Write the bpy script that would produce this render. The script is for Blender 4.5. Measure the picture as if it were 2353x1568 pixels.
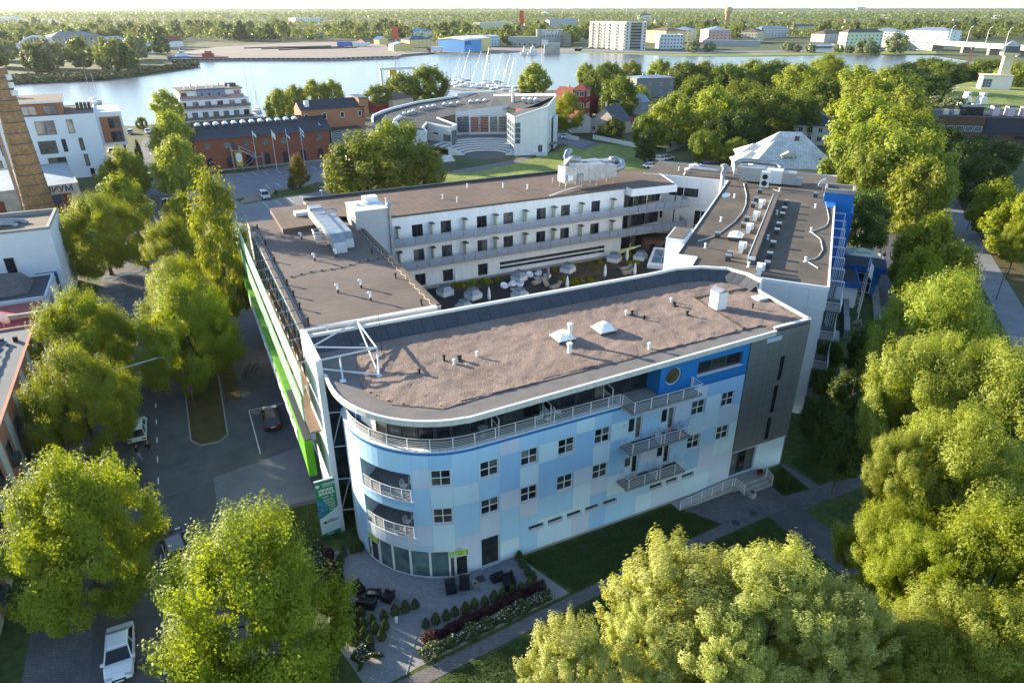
import bpy, math, random
import numpy as np
from math import radians, sin, cos, pi, hypot, atan2, sqrt
from mathutils import Vector, Matrix

# ------------------------------------------------------------------ camera, sky, sun, exposure
sc = bpy.context.scene
for o in list(bpy.data.objects): bpy.data.objects.remove(o)
COL = sc.collection
CAM_H = 40.0; FPX = 1561.0; PITCH = math.atan(766 / FPX)
cd = bpy.data.cameras.new('camera'); cam = bpy.data.objects.new('camera', cd); COL.objects.link(cam)
cd.sensor_width = 36; cd.lens = 36 * FPX / 2352; cd.clip_start = 0.5; cd.clip_end = 40000
cam.location = (0, 0, CAM_H); cam.rotation_euler = (pi / 2 - PITCH, 0, 0); sc.camera = cam

SUN_AZ = 152.5; SUN_EL = 14.0            # azimuth measured from +X towards +Y
w = bpy.data.worlds.new('World'); sc.world = w; w.use_nodes = True
nt = w.node_tree; nt.nodes.clear()
sky = nt.nodes.new('ShaderNodeTexSky'); sky.sky_type = 'NISHITA'; sky.sun_disc = False
sky.sun_elevation = radians(SUN_EL); sky.sun_rotation = radians(90 - SUN_AZ)
sky.altitude = 0; sky.air_density = 1.0; sky.dust_density = 0.3; sky.ozone_density = 2.0
bg = nt.nodes.new('ShaderNodeBackground'); bg.inputs[1].default_value = 0.12
wo = nt.nodes.new('ShaderNodeOutputWorld')
nt.links.new(sky.outputs[0], bg.inputs[0]); nt.links.new(bg.outputs[0], wo.inputs[0])
sd = bpy.data.lights.new('sun', 'SUN'); sun = bpy.data.objects.new('sun', sd); COL.objects.link(sun)
sd.energy = 5.0; sd.angle = radians(0.5); sd.color = (1.0, 0.87, 0.66)
dirv = Vector((cos(radians(SUN_AZ)) * cos(radians(SUN_EL)), sin(radians(SUN_AZ)) * cos(radians(SUN_EL)), sin(radians(SUN_EL))))
sun.rotation_euler = dirv.to_track_quat('Z', 'Y').to_euler(); sun.location = (-60, 40, 60)
sc.view_settings.view_transform = 'Standard'; sc.view_settings.look = 'None'
sc.view_settings.gamma = 1; sc.view_settings.use_curve_mapping = False; sc.view_settings.exposure = 1.85
sc.render.engine = 'CYCLES'
cy = sc.cycles
cy.max_bounces = 6; cy.diffuse_bounces = 2; cy.glossy_bounces = 3; cy.transmission_bounces = 4; cy.transparent_max_bounces = 8
cy.volume_bounces = 0; cy.use_denoising = True; cy.sample_clamp_indirect = 6; cy.caustics_reflective = False; cy.caustics_refractive = False

# ------------------------------------------------------------------ helpers
_c, _s = cos(PITCH), sin(PITCH)
def at(x, y, z=0.0):
    """world point at height z that was measured at photo point (x, y) (2352 x 1568 survey units)"""
    u = (x - 1176) / FPX; v = (y - 784) / FPX
    fy = _c - v * _s; fz = -(_s + v * _c); t = (z - CAM_H) / fz
    return Vector((u * t, fy * t, z))
def hgt(x, y, P):
    v = (y - 784) / FPX
    return CAM_H - P.y * (_s + v * _c) / (_c - v * _s)
def mpp(P):
    """metres per survey unit at world point P"""
    return (P.y * _c - (P.z - CAM_H) * _s) / FPX
PHI = radians(26.0); HO = Vector((0, 41.55, 0))
def hl(a, b, z=0.0):
    return Vector((HO.x + a * cos(PHI) - b * sin(PHI), HO.y + a * sin(PHI) + b * cos(PHI), z))
PR = radians(66.0); RO = Vector((31.72, 63.40, 0))
def rl(p, q, z=0.0):
    return Vector((RO.x + p * cos(PR) - q * sin(PR), RO.y + p * sin(PR) + q * cos(PR), z))
def to_h(P):
    d = P - HO; return (d.x * cos(PHI) + d.y * sin(PHI), -d.x * sin(PHI) + d.y * cos(PHI))

class MB:
    def __init__(s): s.v = []; s.f = []; s.mi = []; s.m = 0
    def add(s, vs, fs):
        n = len(s.v); s.v.extend([tuple(p) for p in vs])
        for f in fs: s.f.append([n + i for i in f]); s.mi.append(s.m)
        return s
    def quad(s, *p): return s.add(p, [list(range(len(p)))])
    def box(s, x0, x1, y0, y1, z0, z1):
        return s.add([(x0,y0,z0),(x1,y0,z0),(x1,y1,z0),(x0,y1,z0),(x0,y0,z1),(x1,y0,z1),(x1,y1,z1),(x0,y1,z1)],
                     [(0,3,2,1),(4,5,6,7),(0,1,5,4),(1,2,6,5),(2,3,7,6),(3,0,4,7)])
    def hexa(s, T, a0, a1, z0, z1, d0, d1):
        """box in facade coordinates: a along, z up, d outwards"""
        P = [T(a0,z0,d0),T(a1,z0,d0),T(a1,z0,d1),T(a0,z0,d1),T(a0,z1,d0),T(a1,z1,d0),T(a1,z1,d1),T(a0,z1,d1)]
        return s.add(P, [(0,1,2,3),(4,7,6,5),(3,2,6,7),(1,0,4,5),(0,3,7,4),(2,1,5,6)])
    def prism(s, poly, z0, z1, bottom=False, top=True):
        n = len(poly); V = [(p[0],p[1],z0) for p in poly] + [(p[0],p[1],z1) for p in poly]
        A = sum(poly[i][0]*poly[(i+1)%n][1]-poly[(i+1)%n][0]*poly[i][1] for i in range(n))
        F = []
        for i in range(n):
            j = (i+1) % n; F.append((i,j,n+j,n+i) if A > 0 else (j,i,n+i,n+j))
        if top: F.append(tuple(range(n,2*n)) if A > 0 else tuple(range(2*n-1,n-1,-1)))
        if bottom: F.append(tuple(range(n-1,-1,-1)) if A > 0 else tuple(range(n)))
        return s.add(V, F)
    def flat(s, poly, z=0.0): 
        n = len(poly); A = sum(poly[i][0]*poly[(i+1)%n][1]-poly[(i+1)%n][0]*poly[i][1] for i in range(n))
        P = [(p[0],p[1],z) for p in poly]
        return s.quad(*(P if A > 0 else P[::-1]))
    def cyl(s, p0, p1, r0, r1=None, n=8, caps=True):
        r1 = r0 if r1 is None else r1
        p0, p1 = Vector(p0), Vector(p1); ax = (p1-p0)
        if ax.length < 1e-6: return s
        ax.normalize(); ux = ax.orthogonal().normalized(); uy = ax.cross(ux)
        V = [p0 + (ux*cos(2*pi*i/n)+uy*sin(2*pi*i/n))*r0 for i in range(n)] + [p1 + (ux*cos(2*pi*i/n)+uy*sin(2*pi*i/n))*r1 for i in range(n)]
        F = [(i,(i+1)%n,n+(i+1)%n,n+i) for i in range(n)]
        if caps: F += [tuple(range(n-1,-1,-1)), tuple(range(n,2*n))]
        return s.add(V, F)
    def tube(s, pts, r, n=6):
        pts = [Vector(p) for p in pts]
        rings = []
        for i, p in enumerate(pts):
            d = (pts[min(i+1,len(pts)-1)] - pts[max(i-1,0)]).normalized()
            ref = Vector((0,0,1)) if abs(d.z) < 0.95 else Vector((1,0,0))
            ux = d.cross(ref).normalized(); uy = ux.cross(d)
            rr = r[i] if isinstance(r, (list,tuple)) else r
            rings.append([p + (ux*cos(2*pi*k/n)+uy*sin(2*pi*k/n))*rr for k in range(n)])
        V = [q for R in rings for q in R]; F = []
        for i in range(len(pts)-1):
            for k in range(n): F.append((i*n+k, i*n+(k+1)%n, (i+1)*n+(k+1)%n, (i+1)*n+k))
        F += [tuple(range(n-1,-1,-1)), tuple(range((len(pts)-1)*n, len(pts)*n))]
        return s.add(V, F)
    def lathe(s, prof, c=(0,0,0), n=12, sx=1, sy=1):
        V = []; F = []
        for r, z in prof:
            for k in range(n): V.append((c[0]+r*sx*cos(2*pi*k/n), c[1]+r*sy*sin(2*pi*k/n), c[2]+z))
        for i in range(len(prof)-1):
            for k in range(n): F.append((i*n+k, i*n+(k+1)%n, (i+1)*n+(k+1)%n, (i+1)*n+k))
        F += [tuple(range(n-1,-1,-1)), tuple(range((len(prof)-1)*n, len(prof)*n))]
        return s.add(V, F)
    def wall(s, T, a0, a1, z0, z1, ops=(), reveal=0.15, d=0.0, step=None):
        """sheet with rectangular openings (a0,a1,z0,z1) and their reveals"""
        A = {a0, a1}; Z = {z0, z1}
        for o in ops:
            for q in o[:2]:
                if a0 < q < a1: A.add(q)
            for q in o[2:4]:
                if z0 < q < z1: Z.add(q)
        if step:
            k = int((a1-a0)/step)
            for i in range(1, k+1): A.add(a0+(a1-a0)*i/(k+1))
        A = sorted(A); Z = sorted(Z)
        for i in range(len(A)-1):
            for j in range(len(Z)-1):
                ca, cz = (A[i]+A[i+1])/2, (Z[j]+Z[j+1])/2
                if any(o[0] < ca < o[1] and o[2] < cz < o[3] for o in ops): continue
                s.quad(T(A[i],Z[j],d), T(A[i+1],Z[j],d), T(A[i+1],Z[j+1],d), T(A[i],Z[j+1],d))
        if reveal:
            for o in ops:
                x0, x1, y0, y1 = max(o[0],a0), min(o[1],a1), max(o[2],z0), min(o[3],z1)
                if x0 >= x1 or y0 >= y1: continue
                e = d - reveal
                if o[0] >= a0: s.quad(T(x0,y0,e), T(x0,y0,d), T(x0,y1,d), T(x0,y1,e))
                if o[1] <= a1: s.quad(T(x1,y0,d), T(x1,y0,e), T(x1,y1,e), T(x1,y1,d))
                if o[3] <= z1: s.quad(T(x0,y1,d), T(x1,y1,d), T(x1,y1,e), T(x0,y1,e))
                if o[2] >= z0: s.quad(T(x0,y0,e), T(x1,y0,e), T(x1,y0,d), T(x0,y0,d))
        return s
    def mesh(s, name, mats, smooth=False):
        me = bpy.data.meshes.new(name); me.from_pydata(s.v, [], s.f)
        for m in (mats if isinstance(mats,(list,tuple)) else [mats]): me.materials.append(m)
        if isinstance(mats,(list,tuple)) and len(mats) > 1: me.polygons.foreach_set('material_index', s.mi)
        if smooth: me.polygons.foreach_set('use_smooth', [True]*len(me.polygons))
        me.update(); return me
    def build(s, name, mats, parent=None, smooth=False):
        return put(name, s.mesh(name, mats, smooth), parent)
def put(name, me, parent=None, loc=None, rz=None, scale=None):
    o = bpy.data.objects.new(name, me); COL.objects.link(o)
    if parent is not None: o.parent = parent
    if loc is not None: o.location = loc
    if rz is not None: o.rotation_euler = (0, 0, rz)
    if scale is not None: o.scale = scale
    return o
def tag(o, label=None, cat=None, group=None, kind=None):
    if label: o['label'] = label
    if cat: o['category'] = cat
    if group: o['group'] = group
    if kind: o['kind'] = kind
    return o
def thing(name, label, cat, loc=(0,0,0), rz=0.0, group=None):
    return tag(put(name, None, None, loc, rz), label, cat, group)
def copy_tree(o, parent=None):
    c = o.copy(); COL.objects.link(c); c.parent = parent
    for ch in list(o.children): copy_tree(ch, c)
    return c
def again(proto, loc, rz=0.0, label=None, scale=None, group=None):
    c = copy_tree(proto); c.location = loc; c.rotation_euler = (0,0,rz)
    if scale: c.scale = scale
    if label: c['label'] = label
    if group: c['group'] = group
    return c
def plane(x0, y0, x1, y1):
    """facade frame from (x0,y0) towards (x1,y1); outwards is to the right of that direction"""
    L = hypot(x1-x0, y1-y0); dx, dy = (x1-x0)/L, (y1-y0)/L
    def T(a, z, d=0.0): return (x0+dx*a+dy*d, y0+dy*a-dx*d, z)
    T.L = L; T.ang = atan2(dy, dx); return T

# ------------------------------------------------------------------ materials
MATS = {}
def mat(name, col, rough=0.8, var=0.12, scale=2.0, bump=0.0, bscale=20.0, metal=0.0, stain=0.0, sscale=0.15, spec=0.35, coord='Object', alt=None, streak=0.0):
    if name in MATS: return MATS[name]
    m = bpy.data.materials.new(name); m.use_nodes = True; N = m.node_tree.nodes; K = m.node_tree.links
    b = N['Principled BSDF']; b.inputs['Roughness'].default_value = rough; b.inputs['Metallic'].default_value = metal
    b.inputs['Specular IOR Level'].default_value = spec
    tc = N.new('ShaderNodeTexCoord'); out = tc.outputs[coord]
    c0 = tuple(max(0,c*(1-var)) for c in col) + (1,); c1 = tuple(min(1,c*(1+var)) for c in (alt or col)) + (1,)
    nz = N.new('ShaderNodeTexNoise'); nz.inputs['Scale'].default_value = scale; nz.inputs['Detail'].default_value = 5; nz.inputs['Roughness'].default_value = 0.65
    K.new(out, nz.inputs['Vector'])
    mx = N.new('ShaderNodeMix'); mx.data_type = 'RGBA'; mx.inputs[6].default_value = c0; mx.inputs[7].default_value = c1
    cr = N.new('ShaderNodeMapRange'); cr.inputs[1].default_value = 0.32; cr.inputs[2].default_value = 0.68
    K.new(nz.outputs['Fac'], cr.inputs[0]); K.new(cr.outputs[0], mx.inputs[0])
    cur = mx.outputs[2]
    if stain:
        n2 = N.new('ShaderNodeTexNoise'); n2.inputs['Scale'].default_value = sscale; n2.inputs['Detail'].default_value = 4; K.new(out, n2.inputs['Vector'])
        r2 = N.new('ShaderNodeMapRange'); r2.inputs[1].default_value = 0.4; r2.inputs[2].default_value = 0.7; r2.inputs[3].default_value = 1.0; r2.inputs[4].default_value = 1.0 - stain
        K.new(n2.outputs['Fac'], r2.inputs[0])
        ml = N.new('ShaderNodeMix'); ml.data_type = 'RGBA'; ml.blend_type = 'MULTIPLY'; ml.inputs[0].default_value = 1
        K.new(cur, ml.inputs[6]); K.new(r2.outputs[0], ml.inputs[7]); cur = ml.outputs[2]
    if streak:
        mp = N.new('ShaderNodeMapping'); mp.inputs['Scale'].default_value = (2.2,2.2,0.16); K.new(out, mp.inputs[0])
        n4 = N.new('ShaderNodeTexNoise'); n4.inputs['Scale'].default_value = 1.0; n4.inputs['Detail'].default_value = 6; K.new(mp.outputs[0], n4.inputs['Vector'])
        r4 = N.new('ShaderNodeMapRange'); r4.inputs[1].default_value = 0.45; r4.inputs[2].default_value = 0.75; r4.inputs[3].default_value = 1.0; r4.inputs[4].default_value = 1.0-streak; K.new(n4.outputs['Fac'], r4.inputs[0])
        m4 = N.new('ShaderNodeMix'); m4.data_type = 'RGBA'; m4.blend_type = 'MULTIPLY'; m4.inputs[0].default_value = 1; K.new(cur, m4.inputs[6]); K.new(r4.outputs[0], m4.inputs[7]); cur = m4.outputs[2]
    K.new(cur, b.inputs['Base Color'])
    if bump:
        n3 = N.new('ShaderNodeTexNoise'); n3.inputs['Scale'].default_value = bscale; n3.inputs['Detail'].default_value = 6; K.new(out, n3.inputs['Vector'])
        bp = N.new('ShaderNodeBump'); bp.inputs['Strength'].default_value = 1.0; bp.inputs['Distance'].default_value = bump
        K.new(n3.outputs['Fac'], bp.inputs['Height']); K.new(bp.outputs[0], b.inputs['Normal'])
    MATS[name] = m; return m
def lines(m, direction='X', pitch=1.0, width=0.05, dark=0.7, rot=0.0, bump=0.0):
    if m.get('jointed'): return m      # thin joints every `pitch` metres
    m['jointed'] = 1
    N = m.node_tree.nodes; K = m.node_tree.links; b = N['Principled BSDF']
    tc = N.new('ShaderNodeTexCoord'); mp = N.new('ShaderNodeMapping'); mp.inputs['Rotation'].default_value = (0,0,rot)
    K.new(tc.outputs['Object'], mp.inputs[0]); sx = N.new('ShaderNodeSeparateXYZ'); K.new(mp.outputs[0], sx.inputs[0])
    dv = N.new('ShaderNodeMath'); dv.operation = 'DIVIDE'; dv.inputs[1].default_value = pitch; K.new(sx.outputs[direction], dv.inputs[0])
    fr = N.new('ShaderNodeMath'); fr.operation = 'FRACT'; K.new(dv.outputs[0], fr.inputs[0])
    lt = N.new('ShaderNodeMath'); lt.operation = 'LESS_THAN'; lt.inputs[1].default_value = width/pitch; K.new(fr.outputs[0], lt.inputs[0])
    src = b.inputs['Base Color'].links[0].from_socket
    ml = N.new('ShaderNodeMix'); ml.data_type = 'RGBA'; ml.blend_type = 'MULTIPLY'; ml.inputs[7].default_value = (dark,dark,dark,1)
    K.new(lt.outputs[0], ml.inputs[0]); K.new(src, ml.inputs[6]); K.new(ml.outputs[2], b.inputs['Base Color'])
    if bump:
        bp = N.new('ShaderNodeBump'); bp.inputs['Distance'].default_value = bump; K.new(lt.outputs[0], bp.inputs['Height'])
        if b.inputs['Normal'].links: K.new(b.inputs['Normal'].links[0].from_socket, bp.inputs['Normal'])
        K.new(bp.outputs[0], b.inputs['Normal'])
    return m
def pavers(m, w=0.2, h=0.1, mortar=0.012, dark=0.6, rot=0.0):
    if m.get('jointed'): return m
    m['jointed'] = 1
    N = m.node_tree.nodes; K = m.node_tree.links; b = N['Principled BSDF']
    tc = N.new('ShaderNodeTexCoord'); mp = N.new('ShaderNodeMapping'); mp.inputs['Rotation'].default_value = (0,0,rot); K.new(tc.outputs['Object'], mp.inputs[0])
    br = N.new('ShaderNodeTexBrick'); br.inputs['Scale'].default_value = 1.0; br.inputs['Brick Width'].default_value = w; br.inputs['Row Height'].default_value = h
    br.inputs['Mortar Size'].default_value = mortar; br.inputs['Color1'].default_value = (1,1,1,1); br.inputs['Color2'].default_value = (0.72,0.72,0.74,1); br.inputs['Mortar'].default_value = (dark,dark,dark,1)
    K.new(mp.outputs[0], br.inputs['Vector'])
    src = b.inputs['Base Color'].links[0].from_socket
    ml = N.new('ShaderNodeMix'); ml.data_type = 'RGBA'; ml.blend_type = 'MULTIPLY'; ml.inputs[0].default_value = 1
    K.new(src, ml.inputs[6]); K.new(br.outputs['Color'], ml.inputs[7]); K.new(ml.outputs[2], b.inputs['Base Color'])
    return m
def glass_mat(name, col, rough=0.06, spec=0.6, var=0.5):
    if name in MATS: return MATS[name]
    m = bpy.data.materials.new(name); m.use_nodes = True; N = m.node_tree.nodes; K = m.node_tree.links; b = N['Principled BSDF']
    oi = N.new('ShaderNodeObjectInfo'); mr = N.new('ShaderNodeMapRange'); mr.inputs[3].default_value = 1-var; mr.inputs[4].default_value = 1+var
    K.new(oi.outputs['Random'], mr.inputs[0])
    tc = N.new('ShaderNodeTexCoord'); nz = N.new('ShaderNodeTexNoise'); nz.inputs['Scale'].default_value = 1.3; nz.inputs['Detail'].default_value = 2
    K.new(tc.outputs['Object'], nz.inputs['Vector'])
    m1 = N.new('ShaderNodeMath'); m1.operation = 'MULTIPLY'; K.new(mr.outputs[0], m1.inputs[0]); K.new(nz.outputs['Fac'], m1.inputs[1])
    ml = N.new('ShaderNodeMix'); ml.data_type = 'RGBA'; ml.blend_type = 'MULTIPLY'; ml.inputs[0].default_value = 1; ml.inputs[6].default_value = tuple(2*c for c in col)+(1,)
    K.new(m1.outputs[0], ml.inputs[7]); K.new(ml.outputs[2], b.inputs['Base Color'])
    b.inputs['Roughness'].default_value = rough; b.inputs['Specular IOR Level'].default_value = spec
    MATS[name] = m; return m
def leaf_mat(name, col, alt, trans=0.35, rough=0.5):
    m = bpy.data.materials.new(name); m.use_nodes = True; N = m.node_tree.nodes; K = m.node_tree.links; N.clear()
    o = N.new('ShaderNodeOutputMaterial'); g = N.new('ShaderNodeNewGeometry'); oi = N.new('ShaderNodeObjectInfo')
    mx = N.new('ShaderNodeMix'); mx.data_type = 'RGBA'; mx.inputs[6].default_value = col+(1,); mx.inputs[7].default_value = alt+(1,)
    tc = N.new('ShaderNodeTexCoord'); nz = N.new('ShaderNodeTexNoise'); nz.inputs['Scale'].default_value = 0.5; nz.inputs['Detail'].default_value = 2; K.new(tc.outputs['Object'], nz.inputs['Vector'])
    a1 = N.new('ShaderNodeMath'); a1.operation = 'ADD'; K.new(g.outputs['Random Per Island'], a1.inputs[0]); K.new(nz.outputs['Fac'], a1.inputs[1])
    a2 = N.new('ShaderNodeMath'); a2.operation = 'MULTIPLY'; a2.inputs[1].default_value = 0.5; K.new(a1.outputs[0], a2.inputs[0]); K.new(a2.outputs[0], mx.inputs[0])
    hs = N.new('ShaderNodeHueSaturation'); K.new(mx.outputs[2], hs.inputs['Color'])
    mr = N.new('ShaderNodeMapRange'); mr.inputs[3].default_value = 0.86; mr.inputs[4].default_value = 1.14; K.new(oi.outputs['Random'], mr.inputs[0]); K.new(mr.outputs[0], hs.inputs['Value'])
    mh = N.new('ShaderNodeMapRange'); mh.inputs[3].default_value = 0.493; mh.inputs[4].default_value = 0.507; K.new(oi.outputs['Random'], mh.inputs[0]); K.new(mh.outputs[0], hs.inputs['Hue'])
    p = N.new('ShaderNodeBsdfPrincipled'); p.inputs['Roughness'].default_value = rough; p.inputs['Specular IOR Level'].default_value = 0.3; K.new(hs.outputs[0], p.inputs['Base Color'])
    t = N.new('ShaderNodeBsdfTranslucent'); ty = N.new('ShaderNodeMix'); ty.data_type='RGBA'; ty.blend_type='MULTIPLY'; ty.inputs[0].default_value=1; ty.inputs[7].default_value=(1.4,1.35,0.45,1)
    K.new(hs.outputs[0], ty.inputs[6]); K.new(ty.outputs[2], t.inputs[0])
    ms = N.new('ShaderNodeMixShader'); ms.inputs[0].default_value = trans; K.new(p.outputs[0], ms.inputs[1]); K.new(t.outputs[0], ms.inputs[2]); K.new(ms.outputs[0], o.inputs[0])
    MATS[name] = m; return m
# ------------------------------------------------------------------ shared materials
white = mat('white_paint', (0.72,0.73,0.74), 0.6, 0.05, 1.5, stain=0.12)
whiter = mat('white_render', (0.76,0.77,0.78), 0.8, 0.04, 0.8, stain=0.10, sscale=0.3, streak=0.1)
steel = mat('galvanised_steel', (0.45,0.47,0.5), 0.35, 0.12, 3, metal=0.85)
duct = mat('sheet_metal', (0.33,0.35,0.38), 0.48, 0.2, 1.2, metal=0.6, stain=0.15, sscale=0.8)
darkmetal = mat('dark_metal', (0.05,0.055,0.06), 0.5, 0.1, 4)
black = mat('black_plastic', (0.012,0.012,0.013), 0.5, 0.1, 4)
concrete = mat('concrete', (0.32,0.31,0.29), 0.85, 0.12, 1.5, bump=0.004, bscale=30, stain=0.2, sscale=0.5)
kerbm = mat('kerb_stone', (0.3,0.3,0.29), 0.85, 0.15, 2, stain=0.2)
asphalt = mat('asphalt', (0.10,0.099,0.103), 0.85, 0.2, 0.6, bump=0.006, bscale=60, stain=0.3, sscale=0.08)
asphalt_l = mat('light_asphalt', (0.2,0.2,0.215), 0.85, 0.1, 0.5, bump=0.005, bscale=50, stain=0.2, sscale=0.06)
paint_w = mat('road_paint', (0.7,0.7,0.68), 0.7, 0.2, 6)
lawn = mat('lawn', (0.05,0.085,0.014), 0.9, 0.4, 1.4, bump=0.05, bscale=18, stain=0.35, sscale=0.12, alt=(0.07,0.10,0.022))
lawn_lit = mat('sunlit_lawn', (0.19,0.26,0.04), 0.9, 0.3, 0.5, bump=0.06, bscale=12, stain=0.3, sscale=0.07, alt=(0.24,0.26,0.06))  # lit copy of the lawn: sunlight is put into the brighter green
drygrass = mat('dry_verge', (0.10,0.065,0.025), 0.95, 0.3, 0.8, bump=0.05, bscale=18, alt=(0.075,0.065,0.02))
terrain = mat('terrain', (0.07,0.10,0.025), 0.95, 0.3, 0.06, bump=0.05, bscale=5, stain=0.4, sscale=0.01, alt=(0.09,0.09,0.035))
paver_g = pavers(mat('grey_pavers', (0.30,0.30,0.315), 0.85, 0.1, 2.0, stain=0.15, sscale=0.3), 0.22, 0.12, 0.008, 0.62)
paver_p = pavers(mat('path_pavers', (0.20,0.185,0.18), 0.85, 0.12, 2.0, stain=0.15), 0.3, 0.2, 0.02, 0.5)
paver_d = pavers(mat('yard_pavers', (0.17,0.165,0.17), 0.85, 0.12, 2.0, stain=0.3, sscale=0.4), 0.3, 0.2, 0.02, 0.55)
pebble = mat('pebble_bed', (0.27,0.26,0.26), 0.9, 0.5, 14, bump=0.05, bscale=22)
gravelg = mat('gravel_ground', (0.26,0.21,0.18), 0.95, 0.12, 0.3, stain=0.2, sscale=0.03)
soil = mat('soil', (0.05,0.035,0.022), 0.95, 0.3, 3, bump=0.03)
glass = glass_mat('window_glass', (0.02,0.024,0.03))
glass_c = glass_mat('curtained_glass', (0.05,0.055,0.055), 0.1)
glass_s = glass_mat('sky_glass', (0.10,0.14,0.17), 0.05, 0.9, 0.25)
bark = mat('bark', (0.10,0.075,0.055), 0.9, 0.35, 5, bump=0.03, bscale=10)
birchbark = mat('birch_bark', (0.5,0.47,0.42), 0.8, 0.4, 3, stain=0.5, sscale=2.5)

def sheet(name, poly, z, m, parent=None):
    b = MB(); b.flat(poly, z); o = b.build(name, m, parent)
    if parent is None: tag(o, kind='structure')
    return o
def strip(name, pts, w, z, m, kerb=False):
    """ribbon of width w along world points"""
    pts = [Vector((p[0],p[1],0)) for p in pts]; Lf, Rt = [], []
    for i, p in enumerate(pts):
        d = (pts[min(i+1,len(pts)-1)]-pts[max(i-1,0)]).normalized(); n = Vector((-d.y,d.x,0))
        Lf.append(p+n*w/2); Rt.append(p-n*w/2)
    b = MB()
    for i in range(len(pts)-1): b.quad((Rt[i].x,Rt[i].y,z),(Rt[i+1].x,Rt[i+1].y,z),(Lf[i+1].x,Lf[i+1].y,z),(Lf[i].x,Lf[i].y,z))
    return tag(b.build(name, m), kind='structure')
def hp(*pts): return [hl(a,b) for a,b in pts]
def rp(*pts): return [rl(a,b) for a,b in pts]
def ap(*pts): return [at(x,y) for x,y in pts]

# ------------------------------------------------------------------ ground
g = MB(); g.flat([(-14000,-400),(14000,-400),(14000,16000),(-14000,16000)], 0.0)
tag(g.build('ground', terrain), kind='structure')
sheet('lawn', hp((-60,-40),(90,-40),(110,60),(60,110),(-12,110),(-60,60)), 0.010, lawn)
# river
wat = bpy.data.materials.new('river_water'); wat.use_nodes = True
N = wat.node_tree.nodes; K = wat.node_tree.links; b = N['Principled BSDF']
b.inputs['Base Color'].default_value = (0.10,0.10,0.11,1); b.inputs['Roughness'].default_value = 0.25; b.inputs['IOR'].default_value = 1.33; b.inputs['Specular IOR Level'].default_value = 1.0
tc = N.new('ShaderNodeTexCoord'); mp = N.new('ShaderNodeMapping'); mp.inputs['Scale'].default_value = (0.35,1.0,1); K.new(tc.outputs['Object'], mp.inputs[0])
nz = N.new('ShaderNodeTexNoise'); nz.inputs['Scale'].default_value = 0.35; nz.inputs['Detail'].default_value = 5; K.new(mp.outputs[0], nz.inputs['Vector'])
bp = N.new('ShaderNodeBump'); bp.inputs['Distance'].default_value = 0.14; bp.inputs['Strength'].default_value = 0.6; K.new(nz.outputs['Fac'], bp.inputs['Height']); K.new(bp.outputs[0], b.inputs['Normal'])
river = [(-260,330),(-60,300),(0,285),(150,275),(300,290),(420,280),(600,268),(700,245),(790,232),(1000,222),(1200,212),(1400,200),(1700,178),(1950,168),(2060,165),(2352,170),(2700,180),
         (2700,155),(2352,150),(2230,142),(2140,128),(1950,127),(1750,131),(1560,131),(1400,123),(1200,121),(1120,126),(990,126),(925,131),(900,136),(470,140),(395,143),(440,150),(455,155),(400,166),(330,176),(240,185),(100,192),(0,196),(-300,215)]
sheet('river', ap(*river), 0.03, wat)
# far quay: raised concrete apron with a wall on the water side
q = MB(); qp = ap((395,142),(560,139.5),(760,139.5),(915,134),(925,129.5),(985,125),(985,121),(900,123),(880,98),(700,100),(500,112),(410,125))
q.prism([(p.x,p.y) for p in qp], 0.0, 1.6); tag(q.build('quay', gravelg), kind='structure')
qw = MB(); qe = ap((395,142.6),(560,140.1),(760,140.1),(917,134.6))
for i in range(3): qw.hexa(plane(qe[i].x,qe[i].y,qe[i+1].x,qe[i+1].y), 0, (qe[i+1]-qe[i]).length, 0.0, 2.3, -1.2, 0.0)
tag(qw.build('quay_wall', concrete), kind='structure')

# ------------------------------------------------------------------ streets and paving (hotel frame: street runs along b)
def cl(b): return -25.5 if b < 60 else (-25.5 + (b-60)*0.042)
ctr = [hl(cl(b),b) for b in (-45,0,60,90,124,150,185,232)]
strip('sidewalk', ctr, 17.0, 0.014, paver_d)
strip('road', ctr, 9.0, 0.018, asphalt)
sheet('yard', hp((-21.2,11),(-17.1,14.4),(-12.1,14.0),(-11.4,22),(-11.4,62),(-18.5,62),(-18.5,50),(-21.2,46)), 0.022, asphalt)
sheet('yard_apron', hp((-22.3,9),(-20.9,9),(-20.9,30),(-22.3,30)), 0.0235, asphalt)
sheet('tree_island', hp((-22.3,29.5),(-21.5,28.2),(-19.8,28.0),(-18.9,29),(-18.6,46),(-22.3,46)), 0.028, drygrass)
sheet('verge', hp((-18.3,36),(-16.6,36),(-16.9,60),(-18.6,60)), 0.027, drygrass)
k = MB()
for T in (plane(*hl(-22.3,46)[:2], *hl(-22.3,29.5)[:2]), plane(*hl(-22.3,29.5)[:2], *hl(-21.5,28.2)[:2]), plane(*hl(-21.5,28.2)[:2], *hl(-19.8,28.0)[:2]), plane(*hl(-19.8,28)[:2], *hl(-18.9,29)[:2]), plane(*hl(-18.9,29)[:2], *hl(-18.6,46)[:2])):
    k.hexa(T, 0, T.L, 0.0, 0.14, 0.0, 0.14)
tag(k.build('kerb', kerbm), kind='structure')
b = -40; i = 0
dash = MB(); dash.box(-0.06,0.06,-0.55,0.55,0,0.003); dme = dash.mesh('centre_line_dash', paint_w)
road_o = bpy.data.objects['road']
while b < 215:
    o = put('centre_line_dash', dme, road_o, hl(cl(b),b,0.022), PHI)
    b += 3.75
ml = MB()
for a0,a1,b0,b1 in ((-16.3,-16.2,24,33),(-16.3,-12.6,33,33.1)): ml.flat(hp((a0,b0),(a1,b0),(a1,b1),(a0,b1)), 0.027)
tag(ml.build('parking_line', paint_w), kind='structure')
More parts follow.
